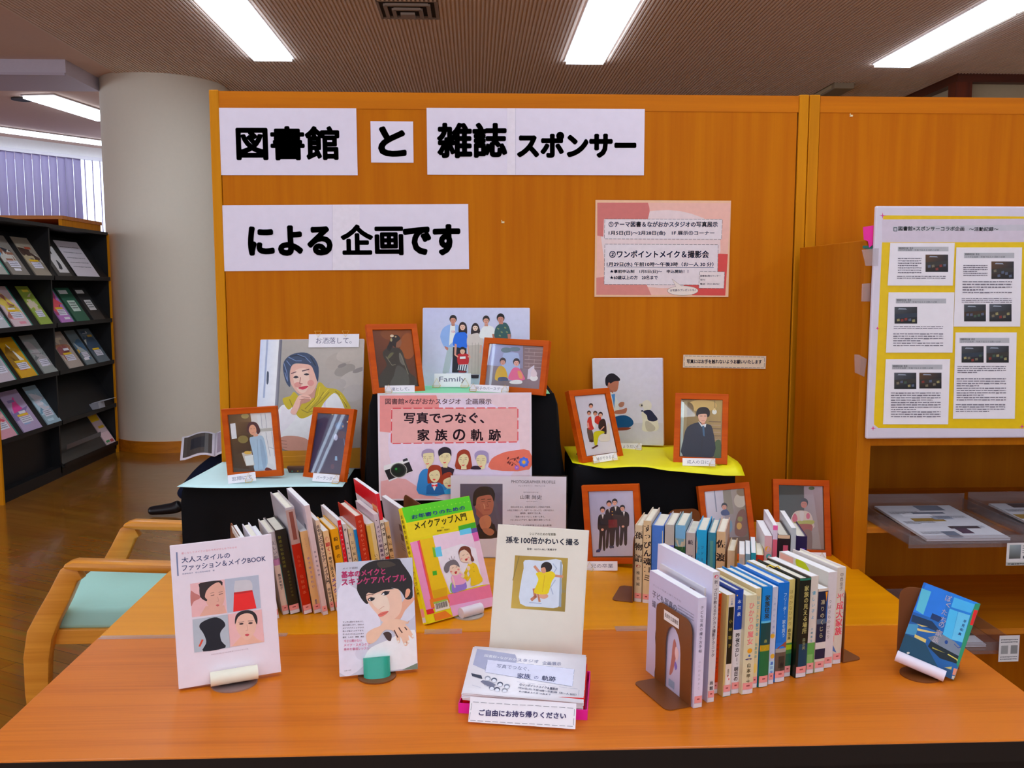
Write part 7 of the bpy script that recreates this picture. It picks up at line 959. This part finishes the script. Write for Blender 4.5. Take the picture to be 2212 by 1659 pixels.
V = lambda s, a, b, sz, c, bo=0, xf=.5: ('v', s, a, b, sz, c, bo, xf)
Bd = lambda a, b, c, *x: ('b', a, b, c, *x)
# ---- left row: makeup books, all leaning to the left
def s_barcode(p, w, h):
    p.rect_('c4c0c8', w * .78, h * .74, w * .90, h * .82); p.rect_('5c5c68', w * .79, h * .75, w * .89, h * .81); p.rect_('6c6c78', w * .82, h * .62, w * .92, h * .70)
def s_red(p, w, h):
    p.rect_('d8d0d0', 0, 0, w, h); p.rect_('cc1420', 0, h * .86, w, h); p.text('ビューティ', w * .25, h * .77, 0, w * .32, h * .035, '8c5c60', 1); p.text('メイク', w * .1, h * .56, 0, w * .55, h * .14, 'c01c30', 2); p.rect_('e8a050', w * .76, h * .55, w * .97, h * .88); p.rect_('e06818', w * .78, h * .60, w * .95, h * .86); p.text('心', w * .81, h * .68, 0, w * .1, h * .08, 'f0d8c0', 2)
def s_q(p, w, h):
    p.rect_('6c5c60', w * .82, h * .70, w * .97, h * .78); p.rect_('6c5c60', w * .84, h * .58, w * .98, h * .66); p.greek((w * .8, h * .54), (w * .98, h * .54), (w * .8, h * .44), 3, '8c8088', .8); p.poly(spline([(w * .8, h * .02), (w * .82, h * .12), (w * .92, h * .24), (w, h * .22), (w, 0)]), 'b06030')
def s_h(p, w, h): p.rect_('d0c8cc', 0, 0, w, h); p.rect_('7c7c98', w * .74, h * .74, w * .9, h * .84)
def s_red2(p, w, h): p.greek((w * .2, h * .8), (w * .8, h * .8), (w * .2, h * .6), 3, 'd89088', .8)
def s_n(p, w, h): p.greek((w * .1, h * .9), (w * .9, h * .9), (w * .1, h * .86), 1, 'c8a8b8', .8)
LROW = [
 (-.4838, 1.9366, .0114, .190, .132, 'd8d4d0', 0, [Bd(0, 1, 'd8d4d0'), Bd(.5, .98, 'c82018')], 'thin white book with a red spine band at the far left end of the makeup row', None),
 (-.4621, 1.9461, .0160, .192, .129, 'd4d0dc', 1, [], 'white hardcover second from the left in the makeup row', None),
 (-.4446, 1.9548, .0085, .186, .121, 'ccccd8', 0, [], 'thin pale book third from the left in the makeup row', None),
 (-.4335, 1.9803, .0146, .194, .129, 'c8c0bc', 1, [Bd(.0, 1, 'ccb8a8'), Bd(0, .62, '40b0b0', .9, 1), Bd(.62, 1, 'b0a8a8'), Bd(.6, .68, 'b078a0'), V('美しい肌', .9, .66, .6, '5c5464', 1), V('藤原美智子', .5, .3, .45, '54484c', 1)], 'beige and pink patterned spine with a turquoise edge in the makeup row', None),
 (-.4185, 1.9817, .0239, .198, .129, '10140c', 1, [V('魅惑の化粧品技術', .94, .55, .28, '6c6c24', 1, .3), V('香粧品科学研究会', .52, .2, .22, '5c5c2c', 1, .55)], 'thick black hardcover with faint yellow spine lettering', None),
 (-.3872, 1.9803, .0198, .250, .175, 'a8a0a4', 1, [Bd(0, .66, 'a81c04'), Bd(.66, .98, 'a88c84'), Bd(.7, .96, '7c4438', .3, .75), V('日本女', .56, .44, .35, 'c05030', 1), V('化粧読本', .38, .18, .4, 'c86040', 1)], 'tall grey and red hardcover with a plastic wrapped spine', None),
 (-.3644, 1.9833, .0172, .194, .130, 'd0b080', 0, [Bd(0, 1, 'd0a870'), V('ビューティ・', .92, .78, .3, 'b08060', 0), V('ゆうゆうきれい', .7, .3, .38, '8c6cb0', 1), V('藤原美', .17, .1, .35, '6c5c8c', 1)], 'cream spine with small lilac lettering beside the red book', None),
 (-.3421, 1.9725, .0112, .257, .195, 'ccc0c8', 0, [Bd(0, 1, 'c8b4b4'), V('美容家佐伯流', .6, .35, .4, '5c4c64', 1)], 'very tall white book with two barcode boxes on its side', s_barcode),
 (-.3295, 1.9985, .0090, .216, .130, 'd8c8b0', 0, [Bd(0, 1, 'd8c0a0'), V('佐伯チズのスキンケア・メイク入門', .95, .3, .95, '3c2c38', 2), V('佐伯チズ', .26, .1, .8, '3c2c30', 1)], 'cream spine with bold dark lettering right of the very tall white book', None),
 (-.3175, 1.9996, .0125, .190, .130, 'd8bc90', 0, [Bd(0, 1, 'd8b480'), ('e', .5, .9, .3, .03, 'c88868'), V('願く・', .86, .68, .8, 'c83038', 2), V('幸せに見える', .68, .42, .7, '2c2420', 2), V('メイク', .42, .22, .85, '5038a0', 2), V('かづき', .2, .1, .5, '4c3830', 1)], 'cream spine with red, black and purple lettering', None),
 (-.3027, 2.0098, .0175, .191, .127, 'd89c08', 1, [Bd(0, 1, 'd89808'), V('綺麗の法則', .93, .4, .55, '5c3c08', 2)], 'golden yellow hardcover spine in the middle of the makeup row', None),
 (-.2842, 2.0152, .0075, .213, .156, 'd0c8cc', 0, [Bd(.0, .99, 'cc0c20'), V('個人スタンダードメイク', .95, .4, .6, 'e8c0c0', 1)], 'thin bright red spine right of the golden yellow book', s_h),
 (-.2754, 2.0221, .0082, .200, .130, 'ccc4c8', 0, [Bd(0, 1, 'c8bcb4'), ('e', .5, .93, .25, .015, '3c2c28'), V('黒髪を磨く', .8, .5, .5, '3c3430', 1)], 'thin white spine with small black lettering beside the red one', None),
 (-.2661, 2.0264, .0113, .187, .110, 'c8b890', 1, [Bd(0, 1, 'c4b088'), ('e', .5, .93, .3, .02, '4c48a8'), V('江戸美人の化粧', .86, .36, .6, '3c3c38', 2)], 'tan spine with green-black lettering and a small blue oval', None),
 (-.2537, 2.0278, .0068, .187, .126, 'd0ccd0', 0, [Bd(.4, .99, '0878b8'), Bd(0, .4, '88a8a8'), ('e', .5, .52, .3, .012, 'c8d8e0'), V('素肌美', .46, .3, .5, '3c5c64', 1)], 'thin blue spine between the tan and the red hardcover', None),
 (-.2461, 2.0285, .0185, .217, .151, 'b83c28', 1, [Bd(0, 1, 'b02c14'), V('かづきれいこのメイク入門', .96, .35, .38, 'd88868', 1)], 'thick brick red hardcover in the right half of the makeup row', s_red2),
 (-.2262, 2.0435, .0190, .193, .130, 'd8c898', 0, [Bd(0, 1, 'd4c08c'), Bd(.0, .98, 'd0b048', 0, .5), V('いちばんここにい', .62, .25, .4, '5c5038', 1, .62)], 'pale yellow spine right of the brick red hardcover', None),
 (-.2065, 2.0506, .0110, .215, .153, 'ccc4d0', 0, [Bd(0, 1, 'c0b4bc'), ('e', .4, .93, .12, .006, '3c2430'), V('メイクの超基本テクニック', .88, .25, .68, '544468', 2)], 'white book with purple-grey lettering, メイクの超基本 on its spine', s_n),
 (-.1949, 2.0562, .0085, .263, .189, 'd8d0d0', 0, [Bd(0, 1, 'd0c8b8'), Bd(.76, 1, 'c81c2c'), V('かづき・メイク', .74, .42, .98, '181014', 3), Bd(.22, .42, 'c02018'), V('心とほかほか', .4, .24, .6, 'e8c0a0', 1)], 'tallest book of the makeup row, with a red top band on its cover', s_red),
 (-.1855, 2.0628, .0098, .193, .130, 'd4b888', 0, [Bd(0, 1, 'ccb080'), ('e', .5, .9, .4, .04, 'd89048'), V('私元気にする', .85, .35, .85, '2c1c14', 2), Bd(.2, .34, 'c85c20')], 'thin ochre spine with heavy brown lettering beside the tallest book', None),
 (-.1570, 2.1520, .0120, .203, .148, 'b8acb4', 0, [Bd(0, 1, 'b0a4a8')], 'white book with barcodes on its side, at the right end behind the green book', s_q),
]
for i, r in enumerate(LROW):
    book((r[0], r[1]), L_YAW, .14, r[2], r[3], r[4], r[5], r[6], r[7], r[8], r[9])
# ---- right front row
def s_a(p, w, h):
    p.text('子どもの写真の撮り方手帖', w * .08, h * .87, 0, w * .6, h * .018, '8c8498', 0); p.text('子ども写真の', w * .08, h * .76, 0, w * .52, h * .065, '7c7488', 1); p.text('撮り方手帖', w * .08, h * .665, 0, w * .44, h * .065, '7c7488', 1)
    p.poly(spline([(w * .18, h * .38), (w * .2, h * .5), (w * .28, h * .54), (w * .36, h * .46), (w * .34, h * .36), (w * .3, h * .33), (w * .34, h * .12), (w * .34, 0), (w * .2, 0), (w * .22, h * .2)]), '2c2830')
    p.poly(spline([(w * .55, h * .42), (w * .58, h * .50), (w * .63, h * .44), (w * .62, h * .32), (w * .57, h * .18), (w * .51, h * .14), (w * .54, h * .3)]), 'a86860'); p.poly(spline([(w * .62, h * .44), (w * .60, h * .37), (w * .65, h * .31), (w * .68, h * .40)]), 'd8b4b4'); p.poly(spline([(w * .62, h * .3), (w * .6, h * .26), (w * .63, h * .22), (w * .66, h * .26)]), '7868b0'); p.rect_('8c98b0', w * .50, h * .03, w * .62, h * .1)
    p.greek((w * .62, h * .84), (w * .94, h * .84), (w * .62, h * .74), 4, '8c8498', .8)
def s_b(p, w, h): p.rect_('6c4820', w * .70, h * .86, w * .82, h * .94)
def s_c(p, w, h):
    p.rect_('ccc8d4', w * .66, h * .68, w * .92, h * .80)
    for k in range(18): p.rect_('3c3844', w * (.67 + k * .0135), h * .69, w * (.67 + k * .0135 + (.004 + .004 * (k % 3 == 0))), h * .80)
    p.greek((w * .42, h * .86), (w * .62, h * .86), (w * .42, h * .80), 2, '6c6878', .8); p.text('定価（本体1,600円＋税）', w * .42, h * .745, 0, w * .2, h * .014, '4c4858', 0)
RROW = [
 (.3789, 1.4943, .0172, .198, .168, 'b8b0c8', 0, [Bd(0, 1, 'ccc4d8'), V('子ども写真の撮り方手帖', .93, .5, .36, '6c6478', 1), V('ふじわらひろこ', .44, .16, .28, '8c8498', 0)], 'white photography book with a woman cover behind the arched bookend', s_a),
 (.3990, 1.5318, .0075, .203, .154, 'ccc8cc', 0, [Bd(0, 1, 'ccc4bc'), V('写真術', .95, .7, .6, '4c4438', 1)], 'short white book with a brown patch on its cover, between two taller white books', s_b),
 (.4085, 1.5148, .0139, .237, .190, 'c8c4d8', 0, [Bd(0, 1, 'c8c0c0'), ('e', .5, .965, .3, .014, 'c84058'), V('新・プロが教えるデジカメ撮影テクニック', .94, .35, .62, '5c4c54', 1), V('尚館', .17, .09, .5, '2c2428', 1)], 'tall white book with a barcode, third from the left in the front row', s_c),
 (.4272, 1.5483, .0099, .187, .130, 'b8b0a0', 0, [Bd(0, 1, 'c83c04'), V('心満足のヒーリング・カラーセラピー', .95, .2, .5, '6c1c08', 1)], 'bright orange-red spine beside the tall white book', None),
 (.4415, 1.5357, .0171, .188, .130, 'c0a868', 0, [Bd(0, 1, 'ccc0b0'), Bd(0, 1, 'b8a060', 0, .22), Bd(.32, .88, '14180c', .26, .92), V('小林聡子', .78, .46, .4, 'a8983c', 1, .58), ('e', .62, .16, .26, .07, 'd8d0cc'), ('e', .55, .2, .06, .012, 'd04848'), ('e', .7, .17, .06, .012, 'd04848'), V('原田ひ香', .27, .2, .3, '3c3428', 1, .58), Bd(0, .06, '0c8c84', .1, 1), V('この店', .97, .9, .5, '4870b0', 1, .6)], 'white and ochre spine with a black box and painter palette drawing', None),
 (.4597, 1.5474, .0170, .193, .130, '1c3c8c', 1, [Bd(.62, 1, '0c3c98'), Bd(0, .62, 'ccc8c8'), ('e', .2, .95, .06, .008, 'd8a818'), V('木皿泉', .92, .74, .42, 'c8d0d8', 2), V('昨夜のカレー、明日の', .59, .12, .56, '181418', 2)], 'blue and white hardcover 昨夜のカレー、明日の with bold black lettering', None),
 (.4783, 1.5434, .0240, .184, .130, 'd0c8a8', 1, [Bd(0, 1, 'c8c09c'), V('ひかりの魔女', .93, .5, .5, 'e07878', 2), ('e', .52, .44, .22, .025, 'e89820'), ('e', .5, .39, .1, .012, '3868a8'), ('e', .45, .355, .3, .008, '3c3468'), V('山本甲士', .32, .1, .34, '4c4428', 2, .5)], 'thick cream hardcover with pink lettering and an orange dot on the spine', None),
 (.5040, 1.5684, .0120, .188, .130, 'd4c090', 0, [Bd(0, 1, 'd0c090'), V('住友ビートで育てる', .93, .52, .6, '3898b0', 1), V('光原百合', .46, .3, .45, '60a8a8', 1), ('e', .5, .2, .3, .05, 'dcc060')], 'cream spine with turquoise lettering right of the thick cream book', None),
 (.5172, 1.5712, .0213, .190, .130, '087cc0', 1, [Bd(.66, 1, '0c7cc8'), Bd(.64, .66, '58b0d0'), Bd(.42, .64, '0c4040'), Bd(.36, .42, 'a8901c'), ('e', .25, .39, .3, .02, 'c88c18'), Bd(0, .36, '1c6438'), V('家族往来', .92, .68, .5, '2c3428', 2), V('森', .49, .43, .3, 'a8a858', 1)], 'blue, dark green and green hardcover 家族往来', None),
 (.5398, 1.5829, .0118, .185, .130, 'b8bcc8', 0, [Bd(0, 1, 'b4b8c8'), V('しあわせの黄色', .92, .5, .45, '8898b8', 1), ('e', .4, .5, .4, .025, 'd0a030'), ('e', .6, .29, .4, .025, 'd0a030'), Bd(.1, .24, 'a8d0e8'), V('瀬川深', .24, .1, .55, '4870c8', 2)], 'pale blue patterned spine with small orange spots', None),
 (.5533, 1.5907, .0236, .190, .130, '0870c8', 1, [Bd(.4, 1, '0868c0'), ('p', '8c4838', [0, .33, .3, .36, .6, .38, 1, .41, 1, .34, 0, .30]), Bd(.3, .34, '98948c'), Bd(.08, .3, '5c4c40'), Bd(.14, .26, '343028', .3, .9), V('フリーター、家を買う', .9, .45, .36, 'a8c8e8', 1, .62), V('有川', .2, .09, .4, '1c1c1c', 1, .62)], 'bright blue hardcover with white title フリーター、家を買う on the spine', None),
 (.5794, 1.6126, .0150, .189, .130, 'd4cc98', 0, [Bd(.35, 1, 'd0c070'), Bd(.24, .35, '3c7c3c'), Bd(.28, .33, 'a0b818', 0, 1), Bd(0, .24, '1c5840'), Bd(.06, .11, '48b818'), V('ほのかなひかり', .9, .52, .55, 'a89048', 1), V('森浩美', .5, .38, .5, '5c5430', 1)], 'yellow and green spine beside the bright blue hardcover', None),
 (.5990, 1.6080, .0255, .192, .130, '0c140c', 1, [Bd(0, 1, '0c140c'), Bd(.0, .34, '043850', .2, 1), Bd(.98, 1, '207058'), V('家族の見える場所', .93, .44, .42, 'a8a060', 2, .6), V('森浩美', .40, .28, .28, '889068', 1, .6)], 'thick black hardcover 家族の見える場所 with pale yellow lettering', None),
 (.6257, 1.6234, .0176, .191, .130, 'ccc4c0', 0, [Bd(0, 1, 'c8c0b4'), Bd(0, .32, '589848'), Bd(.05, .2, '78a860', .1, .8), V('優しい子よ', .86, .55, .42, '489cb8', 1), V('大崎善生', .48, .32, .28, '68a0b0', 1)], 'white spine with blue lettering and a green lower part', None),
 (.6438, 1.6290, .0234, .164, .116, 'c8b8a8', 0, [Bd(.36, .97, '101c38'), Bd(.58, .64, '4c5c6c'), Bd(.6, .96, '1c4c88', .85, 1), ('p', 'd88820', [.7, .96, .95, .96, .85, .84]), Bd(.28, .36, 'c8c0b8'), Bd(.16, .28, '181c38'), V('凍りのくじら', .88, .4, .42, 'b8b088', 1, .5), Bd(0, .13, '98a878')], 'shorter dark navy paperback 凍りのくじら', None),
 (.6690, 1.6480, .0208, .190, .149, 'c8c4bc', 0, [Bd(0, 1, 'c8c0c0'), V('つばさものがたり', .72, .3, .36, '6c645c', 0, .35)], 'thick white book with small grey lettering and a green splash on its cover', lambda p, w, h: (p.poly(spline([(w * .35, h * .99), (w * .55, h * .99), (w * .7, h * .86), (w * .6, h * .8), (w * .42, h * .88)]), 'b8c414'), p.rect_('e0a898', w * .02, h * .93, w * .3, h * .99))),
 (.6934, 1.6665, .0209, .193, .134, 'd4ccc8', 1, [Bd(0, 1, 'c8bcac'), V('中島京子', .95, .76, .38, '5c4c48', 1), V('平成大家族', .74, .3, .78, 'd84858', 2), ('p', 'd87868', [0, .24, 1, .10, 1, .15, 0, .30]), ('p', '4868a0', [0, .14, .4, .12, 0, .2])], 'white hardcover 平成大家族 with large red lettering at the right end of the row', None),
]
for i, r in enumerate(RROW): book((r[0], r[1]), R_YAW, -.026, r[2], r[3], r[4], r[5], r[6], r[7], r[8], r[9])
# ribbon bookmark lying over the front row
o = MB().tube([(.567, 1.690, ZT + .1905), (.572, 1.686, ZT + .195), (.578, 1.679, ZT + .1925), (.584, 1.676, ZT + .196), (.587, 1.672, ZT + .1915)], .0022, 8, flat=.4).build('ribbon_bookmark', mat('c8a818', .4)); tag(o, 'small golden ribbon lying across the tops of the front row books', 'bookmark')
# ---- back row, three groups
KROW = [
 (.3703, 2.0349, .0176, .183, .124, 'c8b89c', 1, [Bd(0, 1, 'c4b494'), V('孫物語', .95, .50, 1.0, '1c1418', 2), ('e', .5, .47, .3, .02, 'a04038'), V('椎名誠', .42, .2, .45, '4c4438', 1)], 'beige hardcover 孫物語 with dark brush lettering at the left end of the back row'),
 (.3880, 2.0261, .0178, .196, .135, 'c8bca8', 1, [Bd(0, 1, 'c8b088'), V('すっぴん魂コミ', .96, .26, .95, '14101c', 2, .55)], 'beige hardcover すっぴん魂 with heavy brush lettering'),
 (.4074, 2.0220, .0275, .186, .127, '4c78c0', 1, [Bd(0, 1, '4070c0'), Bd(0, .45, '3864c0'), ('p', 'c8c098', [.86, .94, .92, .94, .92, .55, .86, .55]), ('p', '3c4c80', [.1, 0, .3, .35, .4, .2, .6, .3, .8, 0])], 'thick cornflower blue hardcover in the back row'),
 (.4352, 2.0112, .0210, .190, .131, 'a8a8a8', 1, [Bd(.75, 1, 'a8a49c'), Bd(0, .75, '4c58a8'), Bd(.6, .75, '5c60b0'), ('e', .5, .66, .2, .01, '9ca4d0'), ('e', .7, .6, .15, .008, '9ca4d0'), Bd(.2, .5, '8c84a8', .6, .9)], 'grey topped book with violet-blue sea picture on the spine'),
 (.4574, 2.0023, .0226, .191, .134, '6c94a0', 1, [Bd(.84, 1, '6ca4c8'), ('p', 'a8a088', [0, .84, 1, .84, 1, .76, .5, .72, 0, .8]), Bd(0, .74, '1c4c28'), ('p', 'b0a890', [.1, .82, .8, .8, .7, .7, .3, .74]), ('e', .5, .1, .5, .1, '2c5c30'), V('家', .55, .40, .75, 'd0d0a0', 2)], 'green and sky blue hardcover with a large letter 家'),
 (.4807, 1.9961, .0210, .175, .124, 'b8b0b8', 1, [Bd(0, 1, 'a8a09c'), V('続', .93, .82, .5, '2c2438', 2), V('家族のあしあと', .72, .15, .5, '3c3048', 2)], 'grey hardcover 続 家族のあしあと in the back row'),
 (.5025, 1.9862, .0226, .184, .132, '2c98c8', 1, [Bd(0, 1, '1c98c8'), ('p', 'b8a890', [1, .62, .6, .52, .3, .46, .4, .4, .8, .44, 1, .48]), ('p', 'b8a890', [0, .3, .5, .34, .6, .24, .2, .18, 0, .2]), ('p', 'a89c90', [0, .92, .12, .84, .08, .7, 0, .7]), V('ファミリーツリー', .82, .2, .34, '2c5c94', 1, .6), V('小川糸', .8, .6, .25, '3c6c98', 1, .22)], 'light blue book with cloud-like beige patches, ファミリーツリー'),
 (.5263, 1.9765, .0172, .180, .134, '4888a0', 1, [Bd(0, 1, '2c7890'), Bd(.3, .9, '4c8880', .3, .7)], 'plain teal blue spine with a white top, left of the 佐渡 book'),
 (.5441, 1.9697, .0194, .184, .136, 'c0a898', 1, [Bd(0, 1, 'c0a078'), V('佐渡の三人', .93, .1, .95, '241818', 3)], 'beige hardcover 佐渡の三人 with bold brush lettering'),
 (.5652, 1.9534, .0155, .145, .107, 'c8b898', 1, [Bd(.0, 1, 'b8a080'), Bd(.1, .72, '7c2c7c', .1, .9), V('ママは', .68, .2, .5, 'd8a8c0', 1)], 'small book with a purple spine panel'),
]
for r in KROW: book((r[0], r[1]), K_YAW, 0, r[2], r[3], r[4], r[5], r[6], r[7], r[8])
K2Y = radians(-16.5)
for r in [
 (.5745, 1.8960, .0120, .153, .108, 'c8b8ac', 0, [Bd(0, 1, 'b8a494'), Bd(.5, .95, 'a8a098', .15, .7), V('母性', .9, .6, .6, '5c504c', 1)], 'small beige paperback right of the purple spine'),
 (.5872, 1.8921, .0104, .155, .109, '7c94a0', 0, [Bd(0, 1, '7090a0')], 'small grey-blue paperback spine'),
 (.5984, 1.8887, .0103, .158, .132, '3c98a8', 0, [Bd(0, 1, '1c8898')], 'small turquoise paperback with a deeper page block'),
 (.6090, 1.8880, .0160, .154, .111, 'c8b890', 1, [Bd(.9, 1, 'b02c14'), Bd(0, .9, 'd89808')], 'small orange-yellow book with a red spine top')]:
    book((r[0], r[1]), K2Y, 0, r[2], r[3], r[4], r[5], r[6], r[7], r[8])
K3Y = radians(-10)
for r in [
 (.6374, 1.9190, .0160, .187, .137, 'ccc4c4', 0, [Bd(0, 1, 'c89ca0'), ('e', .45, .84, .36, .035, 'd8a020'), ('e', .6, .75, .36, .035, '489ca0'), ('e', .4, .66, .36, .035, 'd8a020'), ('e', .55, .57, .36, .035, '489ca0')], 'white book with pink spine and yellow and teal dots'),
 (.6545, 1.9161, .0098, .211, .147, 'd0c8d0', 0, [Bd(0, 1, 'c8586c'), Bd(.95, 1, 'd85894'), Bd(.85, .95, 'c8b8c8')], 'tall white book with a pink spine'),
 (.6651, 1.9150, .0262, .190, .129, '1c1420', 1, [Bd(.96, 1, 'c8a888'), Bd(0, .96, '1c1018'), Bd(.4, .88, 'b84c64', .45, .85), V('猫女房', .84, .5, .36, '4c1c28', 2, .66)], 'black hardcover spine with a pink title panel'),
 (.6925, 1.9090, .0105, .207, .158, 'c4ccd0', 0, [Bd(0, 1, 'a8b0b4'), V('北大路', .8, .5, .5, '4c5458', 1)], 'tall pale grey-white book between the two dark hardcovers'),
 (.7040, 1.9100, .0238, .188, .128, '241c50', 1, [Bd(0, 1, '1c1440'), Bd(.3, .86, '4c2c98', .45, .85), V('紫の', .8, .5, .3, '6848b0', 1, .66)], 'navy hardcover with a violet title panel at the right end of the back row')]:
    book((r[0], r[1]), K3Y, 0, r[2], r[3], r[4], r[5], r[6], r[7], r[8])
# ================================================================== THE READER BEHIND THE PARTITION
def skinned(name, pts, edges, rad, m, parent, sub=2, root=0):
    me = bpy.data.meshes.new(name); me.from_pydata(pts, edges, []); o = bpy.data.objects.new(name, me); COL.objects.link(o); me.materials.append(m)
    sk = o.modifiers.new('skin', 'SKIN'); 
    if not me.skin_vertices: bpy.context.view_layer.objects.active = o
    for i, r in enumerate(rad):
        d_ = me.skin_vertices[0].data[i]; d_.radius = (r, r) if not isinstance(r, tuple) else r; d_.use_root = (i == root)
    s = o.modifiers.new('sub', 'SUBSURF'); s.levels = s.render_levels = sub
    for p in me.polygons: p.use_smooth = True
    sk.use_smooth_shade = True; o.parent = parent; return o
NAVY = mat('101830', .8, .2, g=1.2); SKINM = mat('c0907c', .5); SHIRT = mat('2c3038', .8)
pe = empty('person', (-1.08, 5.75, 0), None, 'seated person in dark trousers and black shoes reading, mostly hidden behind the panel', 'person')
# local: faces -x.  hips at x=0, knees at x=-.43, feet at x=-.72 (left leg) / crossed right leg
body = [(0, 0, .44), (.03, 0, .62), (.05, 0, .82), (.05, 0, .96), (.03, 0, 1.04), (.01, 0, 1.10), (-.0, 0, 1.19),
        (.03, -.17, .93), (-.02, -.21, .70), (-.24, -.14, .60), (.03, .17, .93), (-.02, .21, .70), (-.24, .14, .60)]
be = [(0, 1), (1, 2), (2, 3), (3, 4), (4, 5), (5, 6), (3, 7), (7, 8), (8, 9), (3, 10), (10, 11), (11, 12)]
skinned('body', body, be, [(.13, .15), (.12, .14), (.12, .16), (.09, .14), .05, .05, .06, .055, .045, .035, .055, .045, .035], SHIRT, pe)
for s in (-1, 1):
    y = s * .10; kx = -.44; fx = -.80 if s < 0 else -.64
    skinned('trouser_leg', [(0, y, .44), (-.22, y * 1.1, .45), (kx, y * 1.2, .40), ((kx + fx) / 2 - .01, y * 1.2, .27), (fx + .03, y * 1.2, .11)], [(0, 1), (1, 2), (2, 3), (3, 4)], [.095, .085, .066, .055, .048], NAVY, pe)
    skinned('shoe', [(fx + .04, y * 1.2, .075), (fx, y * 1.2, .05), (fx - .08, y * 1.25, .042), (fx - .17, y * 1.3, .034)], [(0, 1), (1, 2), (2, 3)], [(.045, .045), (.045, .04), (.042, .034), (.036, .028)], mat('0c0c12', .35, .5), pe)
    hnd = [(-.24, s * .14, .60), (-.31, s * .13, .57), (-.34, s * .125, .565)]
    pts = list(hnd); ed = [(0, 1), (1, 2)]; rd = [.032, .034, .03]
    for k in range(4):
        b = len(pts); yy = s * (.10 + k * .017); pts += [(-.355, yy, .565), (-.39, yy, .55), (-.40, yy, .528)]; ed += [(2, b), (b, b + 1), (b + 1, b + 2)]; rd += [.010, .009, .0075]
    b = len(pts); pts += [(-.32, s * .09, .58), (-.35, s * .075, .592)]; ed += [(1, b), (b, b + 1)]; rd += [.012, .009]
    skinned('hand', pts, ed, rd, SKINM, pe, 1)
hd = bmesh.new(); bmesh.ops.create_uvsphere(hd, u_segments=24, v_segments=16, radius=1)
for v_ in hd.verts:
    x, y, z = v_.co; f = 1 + (.10 if x < -.6 and abs(y) < .25 and -.25 < z < .1 else 0); v_.co = Vector((x * .095 * f, y * .075 * (1 - .15 * max(0, -z)), z * .115))
me = bpy.data.meshes.new('head'); hd.to_mesh(me); hd.free(); me.materials.append(SKINM); ho = bpy.data.objects.new('head', me); COL.objects.link(ho); ho.parent = pe; ho.location = (-.02, 0, 1.27)
for p_ in me.polygons: p_.use_smooth = True
for s in (-1, 1):
    o = MB().cyl((-.108, s * .03, 1.285), .008, .006, 10, ax='X').build('eye', mat('14100c', .2), pe); o = MB().cyl((-.01, s * .073, 1.265), .02, .01, 10, ax='Y').build('ear', SKINM, pe)
hr = bmesh.new(); bmesh.ops.create_uvsphere(hr, u_segments=20, v_segments=14, radius=1); bmesh.ops.delete(hr, geom=[v_ for v_ in hr.verts if v_.co.z < -.15 or (v_.co.x < -.75 and v_.co.z < .45)], context='VERTS')
for v_ in hr.verts: v_.co = Vector((v_.co.x * .104, v_.co.y * .085, v_.co.z * .125))
me = bpy.data.meshes.new('hair'); hr.to_mesh(me); hr.free(); me.materials.append(mat('14100e', .6)); ho = bpy.data.objects.new('hair', me); COL.objects.link(ho); ho.parent = pe; ho.location = (-.01, 0, 1.28)
# magazine open on the lap
mg = empty('open_magazine', (-1.62, 5.62, .45), (radians(24), radians(-4), radians(12)), 'open magazine held on the lap of the hidden reader', 'magazine')
for s in (-1, 1):
    vs = []; n = 8
    for i in range(n + 1):
        x = s * .20 * i / n; z = .03 * sin(pi * min(1, i / n * 1.2)) * (1 - i / n * .5)
        vs += [(x, -.13, z), (x, .13, z)]
    o = MB().add(vs, [(2 * i, 2 * i + 2, 2 * i + 3, 2 * i + 1) for i in range(n)]).build('page', mat('c8c0c8', .4), mg, smooth=True); q = o.modifiers.new('t', 'SOLIDIFY'); q.thickness = .003; q.offset = 0
    p = Print((-.2, -.13, .2, .13), .0022); a, b = (.015, .185) if s > 0 else (-.185, -.015); p.rect_('443830' if s < 0 else '9c8c98', a, -.11, b, .11); p.rect_('b8889c' if s > 0 else '2c2c34', a + .02, -.05, b - .04, .06)
        # page print subdivided by building narrow strips that follow the page curve
    st = Print(None, .0048)
    for k in range(8):
        u0, u1 = a + (b - a) * k / 8, a + (b - a) * (k + 1) / 8
        st.k = 0; st.face([(u0, -.11), (u1, -.11), (u1, .11), (u0, .11)], alb('3c3430' if s < 0 else '8c7c88')); 
        if 1 < k < 6: st.k = 4; st.face([(u0, -.05), (u1, -.05), (u1, .07), (u0, .07)], alb('1c1c24' if s < 0 else 'c090a0'))
    st.build('page_print', PRINTG, mg, warp=lambda v: (v[0], v[1], v[2] + .03 * sin(pi * min(1, abs(v[0]) / .2 * 1.2)) * (1 - abs(v[0]) / .2 * .5)))
c2 = chair((-1.04, 5.75, 0), 0, 'second lounge chair of the same kind under the reader, hidden by the panel')
